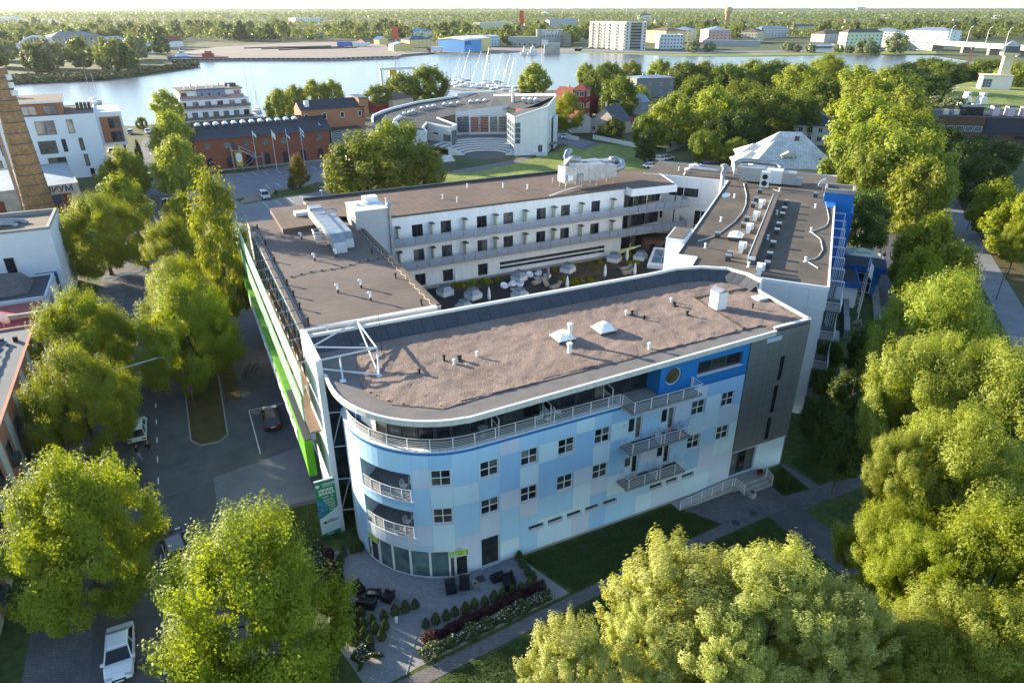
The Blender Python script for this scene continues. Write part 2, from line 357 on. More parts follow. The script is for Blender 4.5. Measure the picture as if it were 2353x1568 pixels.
# warehouse car park
sheet('car_park', ap((455,404),(560,396),(770,362),(850,352),(870,420),(800,452),(640,505),(545,520)), 0.02, asphalt_l)
sheet('car_park_access', ap((380,430),(560,396),(545,520),(390,560)), 0.016, asphalt_l)
isl = ap((540,458),(570,452),(640,437),(700,428),(730,418),(752,424),(742,437),(700,446),(600,462),(560,470)); sheet('lawn_island', isl, 0.03, lawn)
sheet('gravel_patch', ap((572,445),(640,436),(600,460),(548,468)), 0.034, gravelg)
cpo = bpy.data.objects['car_park']
bl = MB(); bl.box(-0.06,0.06,-2.4,2.4,0,0.004); bme = bl.mesh('bay_line', paint_w)
for x,y in ((560,402),(585,399),(610,397),(640,394),(667,391),(692,388),(720,385),(748,382),(615,429),(640,425),(665,421),(690,417),(610,470),(640,466),(668,460),(695,455)):
    put('bay_line', bme, cpo, at(x,y,0.026), PHI+0.13)
# museum lawn and paths
sheet('museum_lawn', ap((1010,395),(1060,395),(1110,385),(1240,360),(1330,325),(1480,340),(1480,385),(1300,400),(1020,440)), 0.022, lawn_lit)
sheet('museum_path', ap((1250,312),(1280,306),(1380,330),(1340,345),(1290,328),(1265,336),(1200,372),(1090,395),(1030,398),(1040,392),(1190,366),(1256,331)), 0.026, paver_p)
sheet('drive', ap((1240,318),(1300,310),(1370,328),(1330,338)), 0.03, asphalt_l)
# right of the hotel: park lawn, promenade, dry verge
sheet('promenade', rp((-40,-25.2),(-40,-29.5),(120,-27.6),(190,-24),(190,-21),(110,-23.3),(60,-24.2)), 0.024, asphalt_l)
sheet('dry_grass_strip', rp((-30,-29.6),(-30,-33),(125,-31.4),(125,-27.8)), 0.022, drygrass)
sheet('hotel_walk', rp((18,-9.4),(44,-8.9),(46,-4.6),(60,-3.6),(76,-4.2),(82,-15.4),(66,-13.2),(45,-10.7),(30,-11.3),(18,-11.6)), 0.026, asphalt)
sheet('parking_drive', rp((74,-4),(100,-4),(150,-6),(150,-20.8),(100,-22.8),(82,-22.8)), 0.0305, asphalt)
# front garden
garden = sheet('pebble_bed', hp((-13.4,7.4),(-14.9,-0.8),(-13.6,-6.3),(-12.2,-6.5),(-9.9,-6.2),(2.4,-5.05),(0.9,-0.9),(0.75,0.3),(-9.7,6.4)), 0.020, pebble)
sheet('terrace', hp((-11.95,6.3),(-12.8,1.57),(-12.55,0.62),(-11.45,-0.63),(-8.24,-1.25),(-8.27,-1.6),(-10.1,-1.6),(-12.9,-6.4),(-11.0,-6.4),(-8.83,-2.82),(-0.02,-2.65),(0.25,0.3),(-5,1.2),(-9.6,6.3)), 0.026, paver_g)
e = MB(); ep = hp((-11.95,6.3),(-12.8,1.57),(-12.55,0.62),(-11.45,-0.63),(-8.24,-1.25)); e2 = hp((-8.83,-2.82),(-0.02,-2.65),(0.25,0.3)); e3 = hp((-8.27,-1.6),(-10.1,-1.6),(-12.9,-6.4)); e4 = hp((-11.0,-6.4),(-8.83,-2.82))
for L_ in (ep,e2,e3,e4):
    for i in range(len(L_)-1): e.hexa(plane(L_[i].x,L_[i].y,L_[i+1].x,L_[i+1].y), 0, (L_[i+1]-L_[i]).length, 0, 0.05, -0.05, 0.05)
tag(e.build('terrace_edging', kerbm), kind='structure')
sheet('path', hp((-15,-6.95),(-15,-8.15),(-9,-7.55),(2.1,-6.4),(16,-5.4),(20,-5.25),(20,-4.2),(16,-4.35),(2.75,-5.3),(-9,-6.45)), 0.023, paver_p)
sheet('entrance_paving', hp((15.8,-0.35),(22,-0.35),(22.5,-1.45),(25.9,-1.55),(25.7,-3.8),(28.7,-4.1),(29.03,-0.1),(29.5,-0.1),(29.9,-4.1),(32,-4.15),(40,-4.1),(40,-5.9),(25.8,-5.95),(25.6,-5),(22.3,-5.2),(20,-5.25),(20,-4.2),(18.2,-4.25)), 0.027, paver_d)
sheet('drive_asphalt', hp((22.5,-5.18),(25.6,-5.0),(25.9,-6.1),(26.5,-30),(22.6,-30)), 0.031, asphalt)
gr = MB()
gr.box(-0.35,0.35,-0.35,0.35,0,0.01)
for x,y,r in ((1522,505,0.35),):
    o = gr.build('drain_grate', darkmetal, bpy.data.objects['terrace']); P = at((1150+x/2.353)/1.6284,(1950+y/2.353)/1.6284); o.location=(P.x,P.y,0.03); o.rotation_euler=(0,0,PHI)
mh = MB(); mh.lathe([(0.38,0),(0.38,0.012),(0.0,0.013)], n=16); mhm = mh.mesh('manhole_cover', darkmetal)
for P, par in ((hl(21.6,-4.3),'entrance_paving'),(hl(19.3,-4.6),'entrance_paving'),(hl(-24.4,41),'road'),(hl(-25.9,13),'road'),(hl(-23.5,26),'road'),(hl(6.1,-1.4),'lawn')):
    put('manhole_cover', mhm, bpy.data.objects[par], (P.x,P.y,0.033))
# ------------------------------------------------------------------ trees
LEAF = {
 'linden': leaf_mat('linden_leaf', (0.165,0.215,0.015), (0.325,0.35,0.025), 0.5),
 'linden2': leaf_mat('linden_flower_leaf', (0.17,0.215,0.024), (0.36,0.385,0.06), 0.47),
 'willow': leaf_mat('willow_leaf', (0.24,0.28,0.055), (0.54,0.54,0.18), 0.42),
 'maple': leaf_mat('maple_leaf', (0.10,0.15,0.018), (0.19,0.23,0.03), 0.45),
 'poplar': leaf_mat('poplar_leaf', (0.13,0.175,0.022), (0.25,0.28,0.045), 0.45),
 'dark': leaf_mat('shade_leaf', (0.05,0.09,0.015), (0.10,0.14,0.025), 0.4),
 'birch': leaf_mat('birch_leaf', (0.17,0.21,0.02), (0.30,0.31,0.035), 0.5),
 'far': leaf_mat('far_leaf', (0.09,0.125,0.022), (0.18,0.20,0.04), 0.4),
 'thuja': leaf_mat('thuja_leaf', (0.045,0.075,0.012), (0.075,0.105,0.018), 0.25),
 'gold': leaf_mat('gold_thuja_leaf', (0.15,0.13,0.01), (0.30,0.20,0.012), 0.35),
 'barberry': leaf_mat('barberry_leaf', (0.06,0.016,0.026), (0.11,0.035,0.042), 0.35),
 'spirea': leaf_mat('spirea_leaf', (0.055,0.09,0.02), (0.09,0.13,0.03), 0.35),
 'grey': leaf_mat('grey_willow_leaf', (0.16,0.19,0.10), (0.24,0.27,0.15), 0.35),
}
def leaves_mesh(name, cen, nrm, size, m, rng, asp=0.6, flow=None, fold=0.25):
    """one folded rhombic leaf (two triangles) per centre"""
    n = len(cen)
    nrm = nrm / np.maximum(np.linalg.norm(nrm, axis=1, keepdims=True), 1e-6)
    t = rng.normal(size=(n,3)) if flow is None else flow + rng.normal(size=(n,3))*0.35
    t -= (t*nrm).sum(1,keepdims=True)*nrm; t /= np.maximum(np.linalg.norm(t,axis=1,keepdims=True),1e-6)
    bt = np.cross(nrm, t); s = size[:,None]
    v = np.empty((n,4,3)); v[:,0] = cen - t*s; v[:,2] = cen + t*s
    v[:,1] = cen + bt*s*asp + nrm*s*fold; v[:,3] = cen - bt*s*asp + nrm*s*fold
    me = bpy.data.meshes.new(name); me.vertices.add(4*n); me.vertices.foreach_set('co', v.reshape(-1))
    base = np.arange(n)[:,None]*4
    idx = (base + np.array([[0,1,2,0,2,3]])).reshape(-1)
    me.loops.add(6*n); me.loops.foreach_set('vertex_index', idx)
    me.polygons.add(2*n); me.polygons.foreach_set('loop_start', np.arange(0,6*n,3)); me.polygons.foreach_set('loop_total', np.full(2*n,3))
    me.materials.append(m); me.update(calc_edges=True); me.validate(); return me
def crown(name, seed, m, R=5.0, Hc=9.0, nl=26, ns=12, nv=110, leaf=0.17, shape='round', asp=0.6, tuft=0.75, wind=None, up=0.15, zmin=-0.45):
    """lobes on an ellipsoid -> tufts on the lobes -> leaves in each tuft; centre at the origin, half height Hc/2"""
    rng = np.random.default_rng(seed); C = []; NN = []; FL = []
    k = 0
    for i in range(nl):
        # spread lobes over the envelope
        z = 1 - 2*(i+0.5)/nl; z = max(zmin*1.6, z) + rng.normal()*0.05; ph = i*2.39996 + rng.normal()*0.25
        rr = sqrt(max(0.0,1-min(1,z*z)))
        if shape == 'cone': rr = (0.95*(1-(z+1)/2)**0.75 + 0.12) if z > -0.75 else 0.7
        if shape == 'egg': rr *= (1.0 - 0.28*z)
        q = 0.74 + rng.random()*0.2
        if i % 4 == 3: q *= 0.55
        lc = np.array([cos(ph)*rr*R*q, sin(ph)*rr*R*q, z*Hc/2*0.84])
        lr = R*(0.34 if shape != 'cone' else 0.30)*(0.6+0.7*rng.random())
        for j in range(ns):
            d = rng.normal(size=3); d[2] += 0.35; d /= np.linalg.norm(d)
            out = lc/np.array([R,R,Hc/2]); out = out/max(1e-3,np.linalg.norm(out)); d = d + out*0.75; d /= np.linalg.norm(d)
            tc_ = lc + d*lr*(0.75+0.35*rng.random()); tr = tuft*(0.45+1.0*rng.random()**1.3)
            n = int(nv*(tr/tuft)**1.6)+6
            p = rng.normal(size=(n,3)); p /= np.linalg.norm(p,axis=1,keepdims=True); p *= (rng.random((n,1))**0.45)
            p = p*np.array([1,1,0.85])*tr
            # a tuft leans outwards and upwards to a tip
            ax = d*0.6 + np.array([0,0,0.7]); h = (p@ax)[:,None]; p = p + ax*np.maximum(h,0)*0.9/tr
            C.append(tc_+p); NN.append(p/tr*1.15 + d*0.35 + np.array([0,0,up]) + rng.normal(size=(n,3))*0.42)
            if wind is not None: FL.append(np.tile(np.array(wind)+d*0.6,(n,1)))
    C = np.concatenate(C); NN = np.concatenate(NN); FL = np.concatenate(FL) if wind is not None else None
    keep = C[:,2] > zmin*Hc
    C, NN = C[keep], NN[keep]; FL = FL[keep] if FL is not None else None
    return leaves_mesh(name, C, NN, leaf*(0.6+0.8*rng.random(len(C))), m, rng, asp, FL)
def trunk_mesh(name, seed, h, r, m=None, limbs=7, spread=3.0, top=0.8):
    rng = random.Random(seed); b = MB()
    lean = (rng.uniform(-.3,.3), rng.uniform(-.3,.3))
    pts = [(lean[0]*t*t, lean[1]*t*t, h*t) for t in (0,0.06,0.25,0.5,0.75,1.0)]
    b.tube(pts, [r*1.5,r*1.05,r*0.9,r*0.72,r*0.48,r*0.15], 8)
    for i in range(limbs):
        t = 0.35+0.5*i/limbs; a = i*2.4+rng.uniform(-.3,.3); z0 = h*t; L = spread*rng.uniform(.7,1.1)*(1.15-t*0.6)
        p0 = Vector((lean[0]*t*t,lean[1]*t*t,z0))
        b.tube([p0, p0+Vector((cos(a)*L*.45,sin(a)*L*.45,L*.35)), p0+Vector((cos(a)*L,sin(a)*L,L*.9))], [r*0.42,r*0.28,r*0.07], 5)
    return b.mesh(name, m or bark, True)
PROTO = {}
def proto(key, kind, seed, R, Hc, ht, **kw):
    """crown + trunk meshes of a tree ht metres tall, crown half width R and height Hc"""
    tm = kw.pop('tm', None); tr = kw.pop('tr', 0.22)
    cm = crown('crown_'+key, seed, LEAF[kind], R, Hc, **kw)
    PROTO[key] = (cm, trunk_mesh('trunk_'+key, seed, ht*0.86, tr, tm, spread=R*0.75), R, Hc, ht)
proto('la','linden',1,4.6,8.6,11.5, nl=30,ns=12,nv=320,leaf=0.088,shape='egg',tuft=0.72)
proto('lb','linden',2,4.6,9.0,11.5, nl=30,ns=12,nv=320,leaf=0.088,shape='egg',tuft=0.75)
proto('lc','linden2',3,5.0,9.5,12, nl=34,ns=13,nv=320,leaf=0.088,shape='egg',tuft=0.72)
proto('ld','linden2',4,5.2,9.0,12, nl=34,ns=13,nv=320,leaf=0.088,shape='round',tuft=0.72)
proto('wa','willow',5,4.6,10.0,13, nl=36,ns=10,nv=250,leaf=0.115,shape='egg',asp=0.36,tuft=0.58,wind=(0.9,-0.3,0.35),tr=0.26)
proto('wb','willow',6,4.2,9.5,12.5, nl=32,ns=9,nv=250,leaf=0.115,shape='egg',asp=0.36,tuft=0.58,wind=(0.9,-0.3,0.35),tr=0.24)
proto('ma','maple',7,5.0,9.0,12, nl=26,ns=9,nv=60,leaf=0.26,tuft=1.0)
proto('mb','poplar',8,5.0,10.0,13, nl=26,ns=9,nv=60,leaf=0.26,shape='egg',tuft=1.0)
proto('mc','linden2',9,5.0,9.5,13, nl=28,ns=9,nv=60,leaf=0.26,shape='egg',tuft=0.95)
proto('md','dark',10,5.0,9.0,12, nl=26,ns=9,nv=60,leaf=0.26,tuft=1.0)
proto('me','linden',14,4.6,9.5,12.5, nl=28,ns=9,nv=60,leaf=0.25,shape='egg',tuft=0.95)
proto('bi','birch',11,2.6,12.0,15, nl=34,ns=9,nv=70,leaf=0.17,asp=0.35,tuft=0.7,wind=(0.7,-0.2,-0.7),shape='egg',tm=birchbark,tr=0.15,up=0.1)
proto('co','thuja',12,2.2,6.5,7, nl=26,ns=8,nv=50,leaf=0.14,shape='cone',tuft=0.5)
proto('fa','far',21,5.0,9.0,12, nl=16,ns=5,nv=22,leaf=0.62,tuft=1.25)
proto('fb','far',22,5.0,9.5,12.5, nl=16,ns=5,nv=22,leaf=0.62,shape='egg',tuft=1.2)
proto('fc','poplar',23,4.6,10,13, nl=16,ns=5,nv=22,leaf=0.62,shape='egg',tuft=1.2)
proto('fd','dark',24,4.2,10,12.5, nl=14,ns=5,nv=22,leaf=0.6,shape='cone',tuft=1.0)
proto('fe','grey',25,5.0,8.5,10, nl=16,ns=5,nv=22,leaf=0.6,tuft=1.2)
TREE_N = [0]
def tree(key, P, r, ht, label, name='linden_tree', group=None, rz=None, mirror=False):
    """tree standing at world point P with crown radius r and total height ht"""
    cm, tm, R, Hc, h0 = PROTO[key]; TREE_N[0] += 1
    t = thing(name, label, 'tree', (P.x,P.y,0), TREE_N[0]*1.7 if rz is None else rz, group)
    sx = r/R; sz = ht/h0
    ch = 0.93*ht if key in ('bi','co') else min(0.93*ht, 2.4*r); put('crown', cm, t, (0,0,ht-ch*0.52), None, (sx*(-1 if mirror else 1), sx, ch/Hc))
    put('trunk', tm, t, None, None, (min(sx,sz*1.2),min(sx,sz*1.2),sz))
    return t
def tree_px(key, cx, cy, rpx, ht, label, zc=None, **kw):
    """tree whose crown middle was surveyed at (cx, cy) with half width rpx"""
    zc = ht*0.6 if zc is None else zc
    P = at(cx, cy, zc); return tree(key, P, rpx*mpp(P)*0.86, ht, label, **kw)
def tree_top(key, cx, yt, rpx, ht, label, **kw):
    """tree whose crown top was surveyed at (cx, yt) with half width rpx"""
    P = at(cx, yt, ht*1.0); Q = Vector((P.x, P.y, ht*0.6)); return tree(key, P, rpx*mpp(Q)*0.81, ht, label, **kw)
# ------------------------------------------------------------------ hotel: blue front wing (hotel frame)
def Tarc(a, z, d=0.0):
    if a >= -2.9: return (a, -d, z)
    th = (-2.9-a)/7.6; return (-2.9-(7.6+d)*sin(th), 7.6-(7.6+d)*cos(th), z)
FW = thing('hotel_front_wing', 'blue and white chequered hotel wing with rounded end and flat gravel roof', 'building', HO, PHI)
pal = [mat(n_,c_,0.8,0.03,1,stain=0.07,sscale=0.5,streak=0.04) for n_,c_ in (('render_sky',(0.42,0.66,0.86)),('render_pale',(0.61,0.78,0.87)),('render_lilac',(0.60,0.67,0.79)),('render_mid',(0.34,0.57,0.83)))]
blue = mat('deep_blue_render', (0.012,0.17,0.46), 0.7, 0.06, 1)
bluew = mat('right_blue_render', (0.010,0.14,0.44), 0.7, 0.06, 1)
fascia = mat('fascia_metal', (0.52,0.54,0.52), 0.6, 0.12, 2.5, stain=0.15, sscale=1.0)
dark_felt = mat('dark_felt', (0.055,0.06,0.072), 0.85, 0.15, 1.0, bump=0.004, bscale=60)
felt_b = mat('brown_felt', (0.135,0.108,0.09), 0.9, 0.14, 1.2, bump=0.005, bscale=50, stain=0.25, sscale=0.2)
gravel = mat('roof_gravel', (0.19,0.132,0.108), 0.95, 0.35, 9, bump=0.10, bscale=14, stain=0.28, sscale=0.35, alt=(0.29,0.215,0.178))
_n = gravel.node_tree.nodes; 
greyp = mat('grey_panel', (0.165,0.175,0.175), 0.45, 0.05, 0.7, stain=0.08)
framew = mat('window_frame_white', (0.74,0.75,0.76), 0.5, 0.03)
framed = mat('window_frame_dark', (0.06,0.065,0.07), 0.4, 0.05)
deckm = mat('balcony_deck', (0.08,0.078,0.075), 0.8, 0.15, 4)

wrnd = random.Random(9); curt = glass_mat('curtain_glass', (0.13,0.125,0.11), 0.12, 0.5, 0.3)
def window(parent, T, a0, a1, z0, z1, rec=0.12, fr=0.07, cols=2, rows=2, fm=None, gm=None, sill=0.08, name='window'):
    """framed window set `rec` behind the wall face: window (frame) > pane, sill"""
    fm = fm or framew; gm = gm or glass
    b = MB(); d0, d1 = -rec-0.06, -rec+0.01
    b.hexa(T,a0,a0+fr,z0,z1,d0,d1).hexa(T,a1-fr,a1,z0,z1,d0,d1).hexa(T,a0+fr,a1-fr,z0,z0+fr,d0,d1).hexa(T,a0+fr,a1-fr,z1-fr,z1,d0,d1)
    for i in range(1,cols): q = a0+(a1-a0)*i/cols; b.hexa(T,q-fr*.5,q+fr*.5,z0+fr,z1-fr,d0,d1-0.005)
    for j in range(1,rows): q = z0+(z1-z0)*j/rows; b.hexa(T,a0+fr,a1-fr,q-fr*.5,q+fr*.5,d0,d1-0.009)
    w = b.build(name, fm, parent)
    for i in range(cols):
        for j in range(rows):
            gp_ = gm if gm is not glass else wrnd.choice((glass,glass,glass_c,curt)); x0, x1 = a0+(a1-a0)*i/cols+fr*.4, a0+(a1-a0)*(i+1)/cols-fr*.4; y0, y1 = z0+(z1-z0)*j/rows+fr*.4, z0+(z1-z0)*(j+1)/rows-fr*.4
            MB().quad(T(x0,y0,d0+.03),T(x1,y0,d0+.03),T(x1,y1,d0+.03),T(x0,y1,d0+.03)).build('pane', gp_, w)
    if sill: MB().hexa(T,a0-0.04,a1+0.04,z0-0.05,z0-0.004,-rec,sill).build('sill', framew, w)
    return w
def railing(parent, pts, z, h=0.95, nb=5, r=0.022, rail=0.035, post=1.6, m=None, name='railing'):
    """post-and-bar railing along plan points: railing (top rail) > post, bar"""
    m = m or white; pts = [Vector((p[0],p[1],0)) for p in pts]
    top = MB(); top.tube([(p.x,p.y,z+h) for p in pts], rail, 6); o = top.build(name, m, parent)
    for k in range(nb):
        zz = z + 0.12 + (h-0.2)*k/(nb-0.0); MB().tube([(p.x,p.y,zz) for p in pts], r, 5).build('bar', m, o)
    d = 0; nxt = 0
    for i in range(len(pts)-1):
        L = (pts[i+1]-pts[i]).length
        while nxt <= d+L+1e-6:
            p = pts[i].lerp(pts[i+1], (nxt-d)/L) if L > 0 else pts[i]
            MB().box(p.x-.03,p.x+.03,p.y-.03,p.y+.03,z,z+h-rail*.8).build('post', m, o); nxt += post
        d += L
    p = pts[-1]; MB().box(p.x-.03,p.x+.03,p.y-.03,p.y+.03,z,z+h-rail*.8).build('post', m, o)
    return o

wins = [(-6.27,-4.8),(-2.58,-1.1),(0.76,2.2),(3.97,5.4),(7.27,8.7),(16.87,18.28),(20.1,21.5)]
OP = []
for w0,w1 in wins: OP += [(w0,w1,8.86,10.3),(w0,w1,5.4,6.84)]
DOORS = [(10.45,11.8,8.25,10.38),(13.72,15.1,8.25,10.38),(10.4,11.75,4.8,6.6),(13.68,15.04,4.8,6.65)]
STRIP = [(1.47,2.88),(3.23,4.62),(5.0,6.4),(6.76,8.12),(8.52,9.9),(13.3,14.67),(15.03,16.32),(16.78,18.15)]
OP += DOORS + [(s0,s1,2.34,2.82) for s0,s1 in STRIP]
OP += [(-2.65,-1.1,0.22,3.1),(-12.75,-5.2,0.03,2.76),(-5.2,-3.74,0.06,2.95),(-12.4,-7.75,7.45,9.9),(-12.4,-7.75,4.0,6.5)]
# structural wall behind, carries the panels
wb = MB(); wb.wall(Tarc,-16.0,22.4,0.0,11.8,OP,0.35,-0.03,0.55); 
wb.quad((22.4,0.03,0),(29.2,0.03,0),(29.2,0.03,3.4),(22.4,0.03,3.4)) if False else None
for a0 in np.arange(-26.78,-16.0,0.6):
    a1 = min(a0+0.6,-16.0); wb.quad(Tarc(a0,0,-.03),Tarc(a1,0,-.03),Tarc(a1,11.8,-.03),Tarc(a0,11.8,-.03))
back = [(29.2,0.03),(30.3,7.2),(31.3,8.2),(31.2,10.0),(29.6,12.6),(27.3,13.9),(24.5,14.4),(-2.9,14.4),(-2.9,15.17)]
for i in range(len(back)-1): wb.quad((*back[i],0),(*back[i+1],0),(*back[i+1],15.1),(*back[i],15.1))
wb.build('wall', mat('joint_grey',(0.42,0.5,0.56),0.8,0.1), FW)
for p0,p1 in ((-14.5,-12.9),(-3.6,-2.75),(-1.0,22.3),(25.6,29.0)): MB().wall(lambda a,z,d=0: Tarc(a,z,0.015), p0, p1, -0.02, 0.24, (), 0, 0, 0.6).build('plinth', concrete, FW)
# painted render panels, each with its own edges
rnd = random.Random(5)
cuts = [-16.0,-13.6,-12.55,-7.6,-6.35,-4.7,-2.72,-1.0,0.68,2.3,5.5,7.18,8.8,11.9,13.6,16.78,18.4,20.0,22.4]
rows_a = [0.25,3.2,5.25,8.7,10.4,11.72]; rows_b = [0.25,2.2,5.3,7.0,10.4,11.72]; rows_c = [0.25,3.9,6.95,8.75,11.72]
prev = None
for i in range(len(cuts)-1):
    a0, a1 = cuts[i]+.006, cuts[i+1]-.006
    rows = (rows_a, rows_b, rows_c)[i % 3]
    last = -1; cols = []
    for j in range(len(rows)-1):
        ch = [c for c in range(4) if c != last and not (prev and j < len(prev) and prev[j] == c and rnd.random() < .8)]
        wts = [{0:2.4,1:4.0,2:3.4,3:0.8}[c] for c in ch]; c = rnd.choices(ch, wts)[0]
        z0, z1 = rows[j]+.006, rows[j+1]-.006
        b = MB(); b.wall(Tarc,a0,a1,z0,z1,OP,0.0,0.0,0.6 if a0 < -2.8 else None)
        if b.f: b.build('wall_panel', pal[c], FW)
        last = c; cols.append(c)
    prev = cols
for w0,w1 in wins:
    for z0 in (8.86,5.4): window(FW, Tarc, w0, w1, z0, z0+1.44, gm=glass_c if rnd.random() < .5 else glass)
for (a0,a1,z0,z1) in DOORS:
    window(FW, Tarc, a0, a0+0.72, z0+0.75, z1, cols=1, rows=1, sill=0.06); window(FW, Tarc, a0+0.74, a1, z0, z1, cols=1, rows=1, sill=0, name='balcony_door')
    MB().hexa(Tarc,a0,a0+0.73,z0,z0+0.74,-0.2,0.0).build('spandrel', pal[1], FW)
for s0,s1 in STRIP: window(FW, Tarc, s0, s1, 2.34, 2.82, fr=0.05, cols=1, rows=1, gm=glass_c, sill=0.09, rec=0.1)
window(FW, Tarc, -2.65, -1.1, 0.22, 3.1, cols=1, rows=1, fr=0.06, gm=glass_c, sill=0)
for a0,a1 in ((-11.2,-9.85),(-9.83,-8.3),(-8.28,-6.72),(-6.7,-5.2)):
    window(FW, Tarc, a0, a1, 0.05, 2.74, cols=1, rows=1, fr=0.08, gm=glass_mat('blind_glass',(0.09,0.15,0.16),0.1,0.5,0.15), sill=0, rec=0.03, name='glazing_bay')
limeg = mat('lime_sign', (0.30,0.52,0.02), 0.6, 0.03)
def door_unit(a0, a1, z1):
    d = window(FW, Tarc, a0, a0+0.4, 0.05, 2.1, cols=1, rows=1, fr=0.06, sill=0, rec=0.03, name='door_side_light')
    d = window(FW, Tarc, a0+0.42, a1, 0.05, 2.1, cols=1, rows=1, fr=0.10, sill=0, rec=0.03, name='door')
    MB().hexa(Tarc, a0+0.52, a0+0.55, 0.9, 1.3, 0.0, 0.06).build('handle', steel, d)
    s = MB().hexa(Tarc, a0, a1, 2.12, 2.62, -0.03, 0.02).build('door_sign', limeg, FW)
    MB().hexa(Tarc, a0, a1, 2.63, z1, -0.03, 0.015).build('sign_header', white, FW)
    return s
def text(parent, body, size, loc, rot, m, align='LEFT', ext=0.004, bold=0.0, name='lettering'):
    cu = bpy.data.curves.new(name, 'FONT'); cu.body = body; cu.size = size; cu.extrude = ext; cu.align_x = align; cu.offset = bold
    me = None
    o = bpy.data.objects.new(name, cu); COL.objects.link(o); o.parent = parent; o.location = loc; o.rotation_euler = rot; cu.materials.append(m); return o
def arc_rot(a): return (pi/2, 0, 0 if a >= -2.9 else -(-2.9-a)/7.6)
s2 = door_unit(-5.2,-3.74,2.95); s1 = door_unit(-12.75,-11.3,2.74)
textw = mat('sign_white', (0.8,0.8,0.8), 0.6, 0.01); textg = mat('sign_grey', (0.25,0.32,0.34), 0.6, 0.01); textk = mat('sign_black', (0.02,0.02,0.02), 0.6, 0.01)
text(s2,'PRIVAAT',0.16,Tarc(-5.1,2.43,0.03),arc_rot(-4.6),textw); text(s2,'SVIIT',0.26,Tarc(-5.1,2.18,0.03),arc_rot(-4.6),textw,bold=0.006); text(s2,'2',0.42,Tarc(-4.15,2.22,0.03),arc_rot(-4.0),textw,bold=0.01)
text(s2,'VIIKING',0.15,Tarc(-4.7,2.79,0.03),arc_rot(-4.5),mat('sign_teal',(0.02,0.16,0.3),0.6,0.01)); text(s2,'APARTMENTS',0.08,Tarc(-4.7,2.68,0.03),arc_rot(-4.5),textg)
text(s1,'PRIVAAT',0.16,Tarc(-12.65,2.43,0.03),arc_rot(-12.2),textw); text(s1,'SVIIT',0.26,Tarc(-12.65,2.18,0.03),arc_rot(-12.2),textw); text(s1,'1',0.42,Tarc(-11.7,2.22,0.03),arc_rot(-11.6),textw)
# loggias in the rounded end
for z0,z1 in ((7.45,9.9),(4.0,6.5)):
    lg = MB(); P0, P1 = Tarc(-12.4,0), Tarc(-7.75,0); inner = [(-5.6,4.6),(-8.2,7.2)]
    arcp = [Tarc(a,0,0)[:2] for a in np.linspace(-12.4,-7.75,9)]
    fl = arcp + inner[:1] + inner[1:]
    b = MB(); b.flat(fl, z0+0.0); b.build('loggia_floor', paver_g, FW)
    b = MB(); b.prism(arcp+inner, z0, z1, False, False); b.f = b.f[8:]; b.mi = b.mi[8:]
    b.f = [f[::-1] for f in b.f]
    b.quad(*[(p[0],p[1],z1) for p in (arcp+inner)]); b.build('loggia_wall', pal[1], FW)
    Ti = plane(*inner[1], *inner[0]); window(FW, Ti, 0.6, 2.6, z0+0.1, z1-0.2, cols=2, rows=1, rec=-0.09, sill=0, name='balcony_door')
    railing(FW, [Tarc(a,0,-0.05)[:2] for a in np.linspace(-12.35,-7.8,14)], z0, 0.95, 6, 0.018, 0.03, 0.95)
    b = MB()
    for a in np.linspace(-12.45,-8.0,9): b.hexa(Tarc,a,a+0.52,z0-0.10,z0-0.004,-0.1,0.06)
    b.build('loggia_ledge', white, FW)
# entrance at right
gp = MB(); 
for i,(a0,a1) in enumerate(((22.42,23.55),(23.55,24.62),(24.62,25.2),(25.2,25.9),(25.9,27.0),(27.0,28.1),(28.1,29.2))):
    zs = [3.45,4.55,5.65,6.75,7.85,8.95,10.05,11.15,12.25,13.35,14.45,15.15]
    for j in range(len(zs)-1):
        ops = [(26.15,26.65,3.8,6.15),(26.2,26.7,6.7,9.55),(26.3,26.8,10.1,12.5)]
        b = MB(); b.wall(plane(0,0,1,0), a0+.012, a1-.012, zs[j]+.012, zs[j+1]-.012, ops, 0.25, 0.05)
        if b.f: b.build('facade_panel', greyp, FW)
# dark backing
MB().wall(plane(0,0,1,0),22.41,29.2,3.42,15.15,[(26.15,26.65,3.8,6.15),(26.2,26.7,6.7,9.55),(26.3,26.8,10.1,12.5)],0.25,0.02).build('panel_backing', darkmetal, FW)
for (a0,a1,z0,z1) in ((26.15,26.65,3.8,6.15),(26.2,26.7,6.7,9.55),(26.3,26.8,10.1,12.5)): window(FW, plane(0,0,1,0), a0, a1, z0, z1, cols=1, rows=2, fm=framed, sill=0, rec=0.2, fr=0.05)
b = MB(); b.wall(plane(0,0,1,0),22.4,29.0,0.0,3.42,[(22.45,25.5,0.6,3.38)],0.3,0.0); b.build('entrance_wall', pal[1], FW)
MB().hexa(plane(0,0,1,0),22.4,29.02,3.38,3.45,0.0,0.08).build('drip_strip', white, FW)
ew = window(FW, plane(0,0,1,0), 22.45, 25.5, 0.6, 3.38, cols=3, rows=1, fm=framed, gm=glass, sill=0, rec=0.25, fr=0.09, name='entrance_door')
MB().hexa(plane(0,0,1,0),23.5,24.5,2.55,2.65,-0.3,-0.22).build('transom', framed, ew)
for a in (23.85,24.15): MB().hexa(plane(0,0,1,0),a,a+.04,1.3,1.75,-0.24,-0.14).build('handle', steel, ew)
MB().hexa(plane(0,0,1,0),24.2,25.9,14.25,14.65,0.05,0.09).build('vent_grille', mat('grille_blue',(0.42,0.52,0.68),0.5,0.05), FW)
